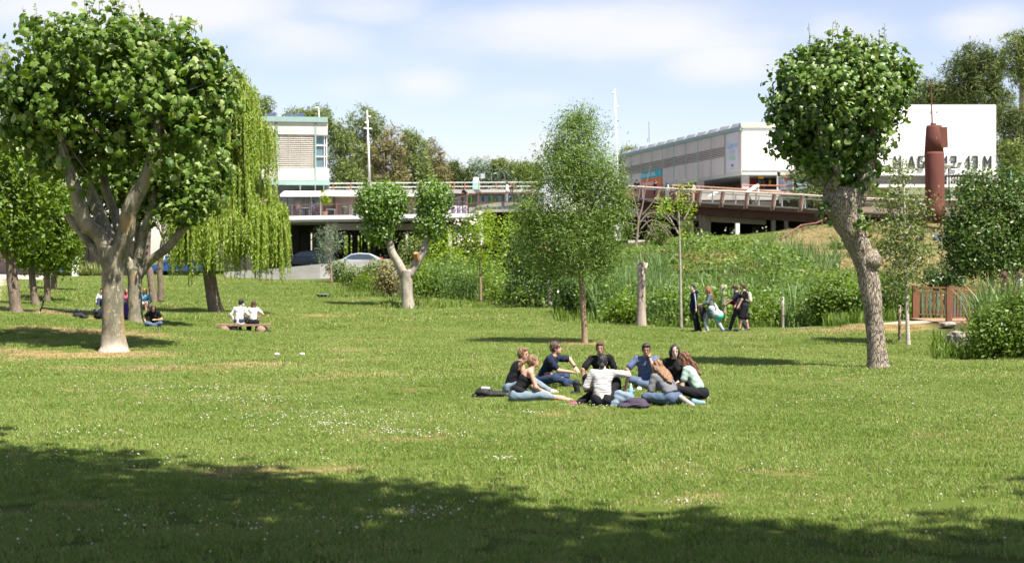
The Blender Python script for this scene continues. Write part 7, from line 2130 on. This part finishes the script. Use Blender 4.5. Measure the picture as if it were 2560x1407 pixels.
for sx in (-1, 1):
    MB().tube([Vector(jd['chest'] + V3(sx * .12, -.14, .08)), Vector(jd['chest'] + V3(sx * .135, 0, .19)), Vector(jd['chest'] + V3(sx * .13, .125, .08)), Vector(jd['chest'] + V3(sx * .14, .02, -.12)), Vector(jd['chest'] + V3(sx * .12, -.14, -.2))], .018, 6).build('strap', MATS['bag_beige'], bp_, True)

# log benches with people
PLANKW = pmat('bench_log', (.34, .22, .15), .9, .2, 5, .3, dirt=(.20, .13, .10), stretch=(.3, 1, 1))
def log_bench(label, x0, x1, Y, top_py, yaw=0.):
    a = G(x0, Y); b_ = G(x1, Y); c = (a + b_) / 2; L = (b_ - a).length
    zt = EYE - (top_py - HOR) * Y / F
    root = empty('log_bench', c, yaw, label, 'bench')
    h = zt - c.z
    MB().box(-L / 2, L / 2, -.21, .21, h - .07, h).build('plank', PLANKW, root)
    for sx in (-1, 1):
        MB().tube([Vector((sx * L * .33, -.24, (h - .09) / 2 - .04)), Vector((sx * L * .33, .24, (h - .09) / 2 - .04))], (h - .09) / 2 + .07, 20).build('log_support', pmat('log_end', (.26, .17, .12), .9, .2, 6, .2), root, True)
    return root, zt
lb1, zt1 = log_bench('plank bench on two log rounds under the couple in white', 541, 678, 52.7, 809.5)
gb = 'couple on the log bench'
sz_ = lambda: zt1 - gz(-10, 52.7)
s1 = G(598, 52.7)
hseat = zt1 - s1.z
person('man in long white shirt and blue face mask on the log bench', s1, 8, .019, pelvis=(0, 0, hseat + .10), lean=8, bend=6, head=(50, 6), sleeve=1.8, shirt=WHT, trousers=JEAND, hair=H_BK, style='curly', skin='tan', mask=MATS['mask_blue'],
       lh=(-.24, .12, hseat + .10), rh=(.32, .22, hseat + .14), lf=(-.12, .46, .08), rf=(.20, .46, .08), lk=(-.1, 1, .8), rk=(.1, 1, .8), shoes=SHB, group=gb, hem=.03, lel=(-1, -.3, 0))
s2 = G(633, 52.7)
person('woman in white t-shirt and black trousers on the log bench', s2, -4, .019, pelvis=(0, 0, hseat + .10), lean=5, bend=4, head=(0, 4), sleeve=.6, shirt=WHT, trousers=BLK, hair=H_BR, style='mid', female=True, skin='fair',
       lh=(-.26, .14, hseat + .18), rh=(.20, .10, hseat + .2), lf=(-.18, .40, .08), rf=(.08, .44, .08), lk=(-.1, 1, .8), rk=(.1, 1, .8), shoes=SHB, group=gb, shirt_lo=0, lel=(-1, -.2, -.2), rel=(1, -.2, -.4))
lump('handbag', 'small dark bag on the grass under the right end of the log bench', 'bag', G(668, 52.5), 0, [('e', V3(0, 0, .08), I_, (.16, .1, .08))], BAGM, .02, .003)
lump('handbag', 'black bag on the grass under the man in the white shirt', 'bag', G(585, 52.6), 0, [('e', V3(0, 0, .13), I_, (.15, .1, .13))], BAGM, .02, .003)
lb2, zt2 = log_bench('plank bench in the shade behind the two plane trees', 250, 376, 62, 771)
for (lb, px, kw) in (('woman in light blue crop top and white shorts on the shaded bench', 363, dict(shirt=cloth('sky_blue', (.16, .38, .55)), trousers=WHT, hair=H_GI, style='mid', leg=.8, sleeve=1.6)),
                     ('person in pink top on the shaded bench, half behind the second trunk', 318, dict(shirt=cloth('pink', (.62, .12, .20)), trousers=JEAND, hair=H_BR, style='long', sleeve=.6)),
                     ('person in white t-shirt on the shaded bench, half behind the big trunk', 256, dict(shirt=WHT, trousers=JEAND, hair=H_DK, style='short', sleeve=.6))):
    g_ = G(px, 62); hs = zt2 - g_.z
    person(lb, g_, 175, .024, pelvis=(0, 0, hs + .10), lean=6, head=(0, 10), female=True, lh=(-.16, .3, hs + .2), rh=(.16, .3, hs + .2), lf=(-.12, .46, .08), rf=(.12, .46, .08), lk=(0, 1, .8), rk=(0, 1, .8), shoes=SHW, group='people on the shaded bench', shirt_lo=0, **kw)
gs = 'people sitting under the plane trees'
person('man in navy long-sleeved top sitting hunched left of the big trunk', G(246, 50.8), 60, .02, lean=30, bend=20, head=(10, 25), sleeve=1.7, shirt=NAVY, trousers=BLK, hair=H_DK, style='short', lh=(-.1, .42, .35), rh=(.1, .42, .35), lf=(-.1, .5, .07), rf=(.1, .5, .07), lk=(-.3, .3, 1), rk=(.3, .3, 1), shoes=SHB, group=gs, wide=1.15)
person('person in violet top sitting between the two trunks', G(316, 51.5), 10, .022, lean=14, bend=10, head=(0, 10), sleeve=.7, shirt=cloth('violet', (.17, .09, .40)), trousers=JEAND, hair=H_DK, style='mid', female=True, shoes=SHB, group=gs)
person('woman in black t-shirt, long hair over her face, sitting right of the second trunk', G(386, 49.3), 175, .02, lean=16, bend=16, head=(-10, 34), sleeve=.5, shirt=BLK, trousers=JEAN, hair=H_BR, style='long', female=True, lh=(-.10, .32, .30), rh=(.24, .24, .16), lf=(.12, .3, .07), rf=(-.2, .36, .07), shoes=SHB, group=gs)
# scooter lying on the grass
sc_ = empty('kick_scooter', G(106, 50.2), 0, 'black kick scooter lying on the grass left of the big plane tree', 'scooter')
MB().tube([Vector((-.12, 0, .02)), Vector((-.02, 0, .28)), Vector((.05, 0, .56))], .028, 8).build('handlebar', BLACKM, sc_, True)
MB().tube([Vector((-.13, 0, .0)), Vector((-.09, 0, .12))], .035, 8).build('grip', ROOFG, sc_, True)
MB().tube([Vector((.03, 0, .42)), Vector((.055, 0, .58))], .035, 8).build('grip', BLACKM, sc_, True)
MB().tube([Vector((0, 0, .24)), Vector((.7, .05, .17)), Vector((1.25, .1, .12))], .026, 8).build('stem', BLACKM, sc_, True)
MB().beam((1.2, .1, .12), (1.85, .1, .10), .14, .06).build('deck', BLACKM, sc_)
for x in (1.22, 1.86):
    MB().tube([Vector((x, .08, .11)), Vector((x, .13, .11))], .11, 18).build('wheel', BLACKM, sc_, True)
lump('backpack', 'dark bag dropped on the grass beside the scooter', 'backpack', G(198, 50.3), 0, [('e', V3(0, 0, .11), I_, (.24, .15, .11)), ('e', V3(.2, 0, .05), I_, (.14, .12, .05))], BAGM, .02, .004)

# people farther away
def far(label, p, yaw, **kw):
    d = dict(vox=.032, group='people on the terraces and ramps'); d.update(kw)
    return person(label, p, yaw, **d)
def stand(**kw):
    d = dict(pelvis=(0, 0, .92), lf=(-.08, .02, .08), rf=(.08, .02, .08), lk=(0, 1, 0), rk=(0, 1, 0), lh=(-.22, .1, .85), rh=(.22, .1, .85), shoes=SHB); d.update(kw); return d
def chair(label, p, yaw):
    root = empty('cafe_chair', p, math.radians(yaw), label, 'chair', 'chairs on the cafe terrace')
    m = pmat('chair_red', (.35, .08, .06))
    MB().box(-.22, .22, -.22, .22, .43, .46).build('seat', m, root); MB().box(-.22, .22, -.25, -.22, .46, .88).build('backrest', m, root)
    for sx in (-.2, .2):
        for sy in (-.2, .2): MB().box(sx - .015, sx + .015, sy - .015, sy + .015, 0, .43).build('leg', m, root)
zter = P(745, 541, 118).z
for (lb, px, yaw, sh, hr_, st2) in (('person in cream top seated facing right at the cafe terrace table', 743, 85, cloth('cream', (.6, .5, .4)), H_GI, 'mid'), ('person in light blue shirt seated facing left at the cafe terrace table', 786, -85, cloth('light_blue', (.35, .45, .62)), H_DK, 'mid')):
    p = P(px, 541, 118.6); p.z = zter
    chair('red cafe chair of the ' + ('left' if px < 760 else 'right') + ' person on the terrace', p + Vector((-.05 if px < 760 else .05, 0, 0)), -yaw)
    far(lb, p, yaw, pelvis=(0, 0, .55), lean=8, sleeve=1.5, shirt=sh, trousers=JEANL, hair=hr_, style=st2, female=True, lh=(-.1, .42, .74), rh=(.12, .42, .76), lf=(-.1, .42, .08), rf=(.1, .42, .08), lk=(0, 1, .8), rk=(0, 1, .8), shoes=SHW)
tbl = empty('cafe_table', Vector((P(764, 541, 118.6).x, 118.6, zter)), 0, 'small round cafe table between the two seated people', 'table')
MB().tube([Vector((0, 0, .72)), Vector((0, 0, .75))], .35, 18).build('tabletop', WHITEP, tbl); MB().tube([Vector((0, 0, 0)), Vector((0, 0, .72))], .03, 8).build('leg', BLACKM, tbl); MB().tube([Vector((0, 0, 0)), Vector((0, 0, .03))], .22, 14).build('foot', BLACKM, tbl)
# potted tree, stacked furniture on the terrace
pt_ = empty('potted_tree', Vector((P(812, 541, 117.8).x, 117.8, zter)), 0, 'yellow green potted tree on the cafe terrace beside the awning', 'plant')
MB().tube([Vector((0, 0, 0)), Vector((0, 0, .4))], [.2, .28], 14).build('pot', pmat('pot_clay', (.3, .16, .1)), pt_); MB().tube([Vector((0, 0, .4)), Vector((0, 0, 1.2))], .03, 6).build('stem', STEM, pt_)
r_ = np.random.default_rng(77)
fp, fn = blob_points([((0, 0, 1.55), (.45, .4, .5)), ((.25, 0, 1.2), (.35, .3, .25))], 700, r_, 8, .08)
leaf_mesh('foliage', fp, fn + r_.normal(size=fn.shape) * .6, np.full(len(fp), .13), T_DIAM, L_YELLOW, pt_, 1)['kind'] = 'stuff'
pb = empty('folded_parasol', Vector((P(862, 541, 117.8).x, 117.8, zter)), 0, 'dark folded parasol and covers standing on the terrace', 'parasol')
MB().tube([Vector((0, 0, 0)), Vector((0, 0, .2)), Vector((0, 0, .75)), Vector((0, 0, .85))], [.05, .22, .30, .12], 10).build('cover', pmat('cover_olive', (.07, .075, .06)), pb)
for i, px in enumerate((884, 1096)):
    rt_ = empty('metal_trolley', Vector((P(px, 541, 117.8).x, 117.6, zter)), 0, 'metal rack with shelves on the terrace, ' + ('beside the folded parasol' if i == 0 else 'between the two pollard heads'), 'rack')
    for sx in (-.3, .3): MB().box(sx - .02, sx + .02, -.02, .02, 0, .85).build('upright', MATS['galvanised'], rt_)
    for z in (.2, .5, .84): MB().box(-.3, .3, -.15, .15, z, z + .02).build('shelf', MATS['galvanised'], rt_)
zw = P(1158, 516, 115).z
far('man in black t-shirt leaning forward over the terrace railing', Vector((P(1168, 516, 114.6).x, 114.6, zw)), -88, lean=38, bend=8, head=(0, 20), sleeve=.7, shirt=BLK, trousers=cloth('khaki', (.28, .18, .12)), hair=H_DK, **stand(lh=(-.12, .62, 1.02), rh=(.12, .6, 1.02)))
zw2 = P(1267, 505, 116).z - .15
far('person in white shirt walking behind the walkway railing', Vector((P(1268, 505, 114.6).x, 114.6, zw2)), -80, sleeve=1.6, shirt=WHT, trousers=JEANL, hair=H_BR, **stand())
far('person in dark top right of the white-shirted one on the walkway', Vector((P(1279, 505, 115).x, 115, zw2)), -100, sleeve=.6, shirt=BLK, trousers=JEAND, hair=H_LB, **stand(), scale=.95)
def onbridge(label, px, yaw, back=1.2, **kw):
    b_ = BP(px) + Vector(br.location); b_.y += back
    b_.x = (px - 1280) * b_.y / F
    return far(label, b_, yaw, **kw)
onbridge('person in black hooded jacket on the ramp, seen from behind', 1592, -10, sleeve=1.9, shirt=BLK, trousers=cloth('beige', (.4, .32, .22)), hair=H_BK, hem=.05, wide=1.1, **stand())
onbridge('person in navy t-shirt and white mask walking right on the ramp', 1638, 60, sleeve=.6, shirt=NAVY, trousers=BLK, hair=H_BR, mask=WHT, **stand())
onbridge('person in white top with dark hair on the ramp', 1668, 70, sleeve=1.7, shirt=WHT, trousers=JEANL, hair=H_BK, style='long', female=True, **stand(), scale=.95)
onbridge('person in patterned white and black top behind the sapling leaves on the ramp', 1734, -60, sleeve=1.5, shirt=pmat('cloth_patterned', (.75, .72, .7), .9, .2, 5, .1, dirt=(.06, .06, .07)), trousers=cloth('orange', (.55, .25, .1)), hair=H_BK, style='mid', female=True, **stand())
gk = 'pair resting on the knoll'
for (lb, px, yw, kw) in (('person in black t-shirt sitting on the knoll behind the birch', 2300, 190, dict(shirt=BLK, trousers=cloth('grey_brown', (.12, .10, .11)), hair=H_DK)),
                        ('person in blue jeans sitting on the knoll beside the dark green tree', 2338, 170, dict(shirt=cloth('grey_green2', (.18, .2, .16)), trousers=JEAN, hair=H_BR))):
    far(lb, G(px, 95), yw, lean=-10, sleeve=.6, lh=(-.24, .1, .12), rh=(.2, .3, .25), lf=(-.15, .55, .07), rf=(.15, .5, .07), lk=(-.2, .3, 1), rk=(.2, .3, 1), shoes=SHG, group=gk, **{k_: v_ for k_, v_ in kw.items()})
gf = 'women crossing the wooden footbridge'
for (lb, px, Y, kw) in (('woman with long brown hair and dark mask crossing the wooden footbridge, the left one', 2513, 50.3, dict(shirt=cloth('dark_floral', (.10, .06, .06)), hair=H_BR, sleeve=.2, trousers=BLK)),
                        ('woman in white blouse and dark scarf crossing the wooden footbridge, the right one', 2551, 50.0, dict(shirt=WHT, hair=H_BR, sleeve=1.2, trousers=BLK))):
    person(lb, Vector(((px - 1280) * Y / F, Y, zd)), -75, .02, head=(0, 4), female=True, style='mid' if px > 2530 else 'long', mask=BLK, group=gf, scale=.98, **{**stand(lh=(-.18, .2, 1.0), rh=(.2, .2, 1.0)), **kw})
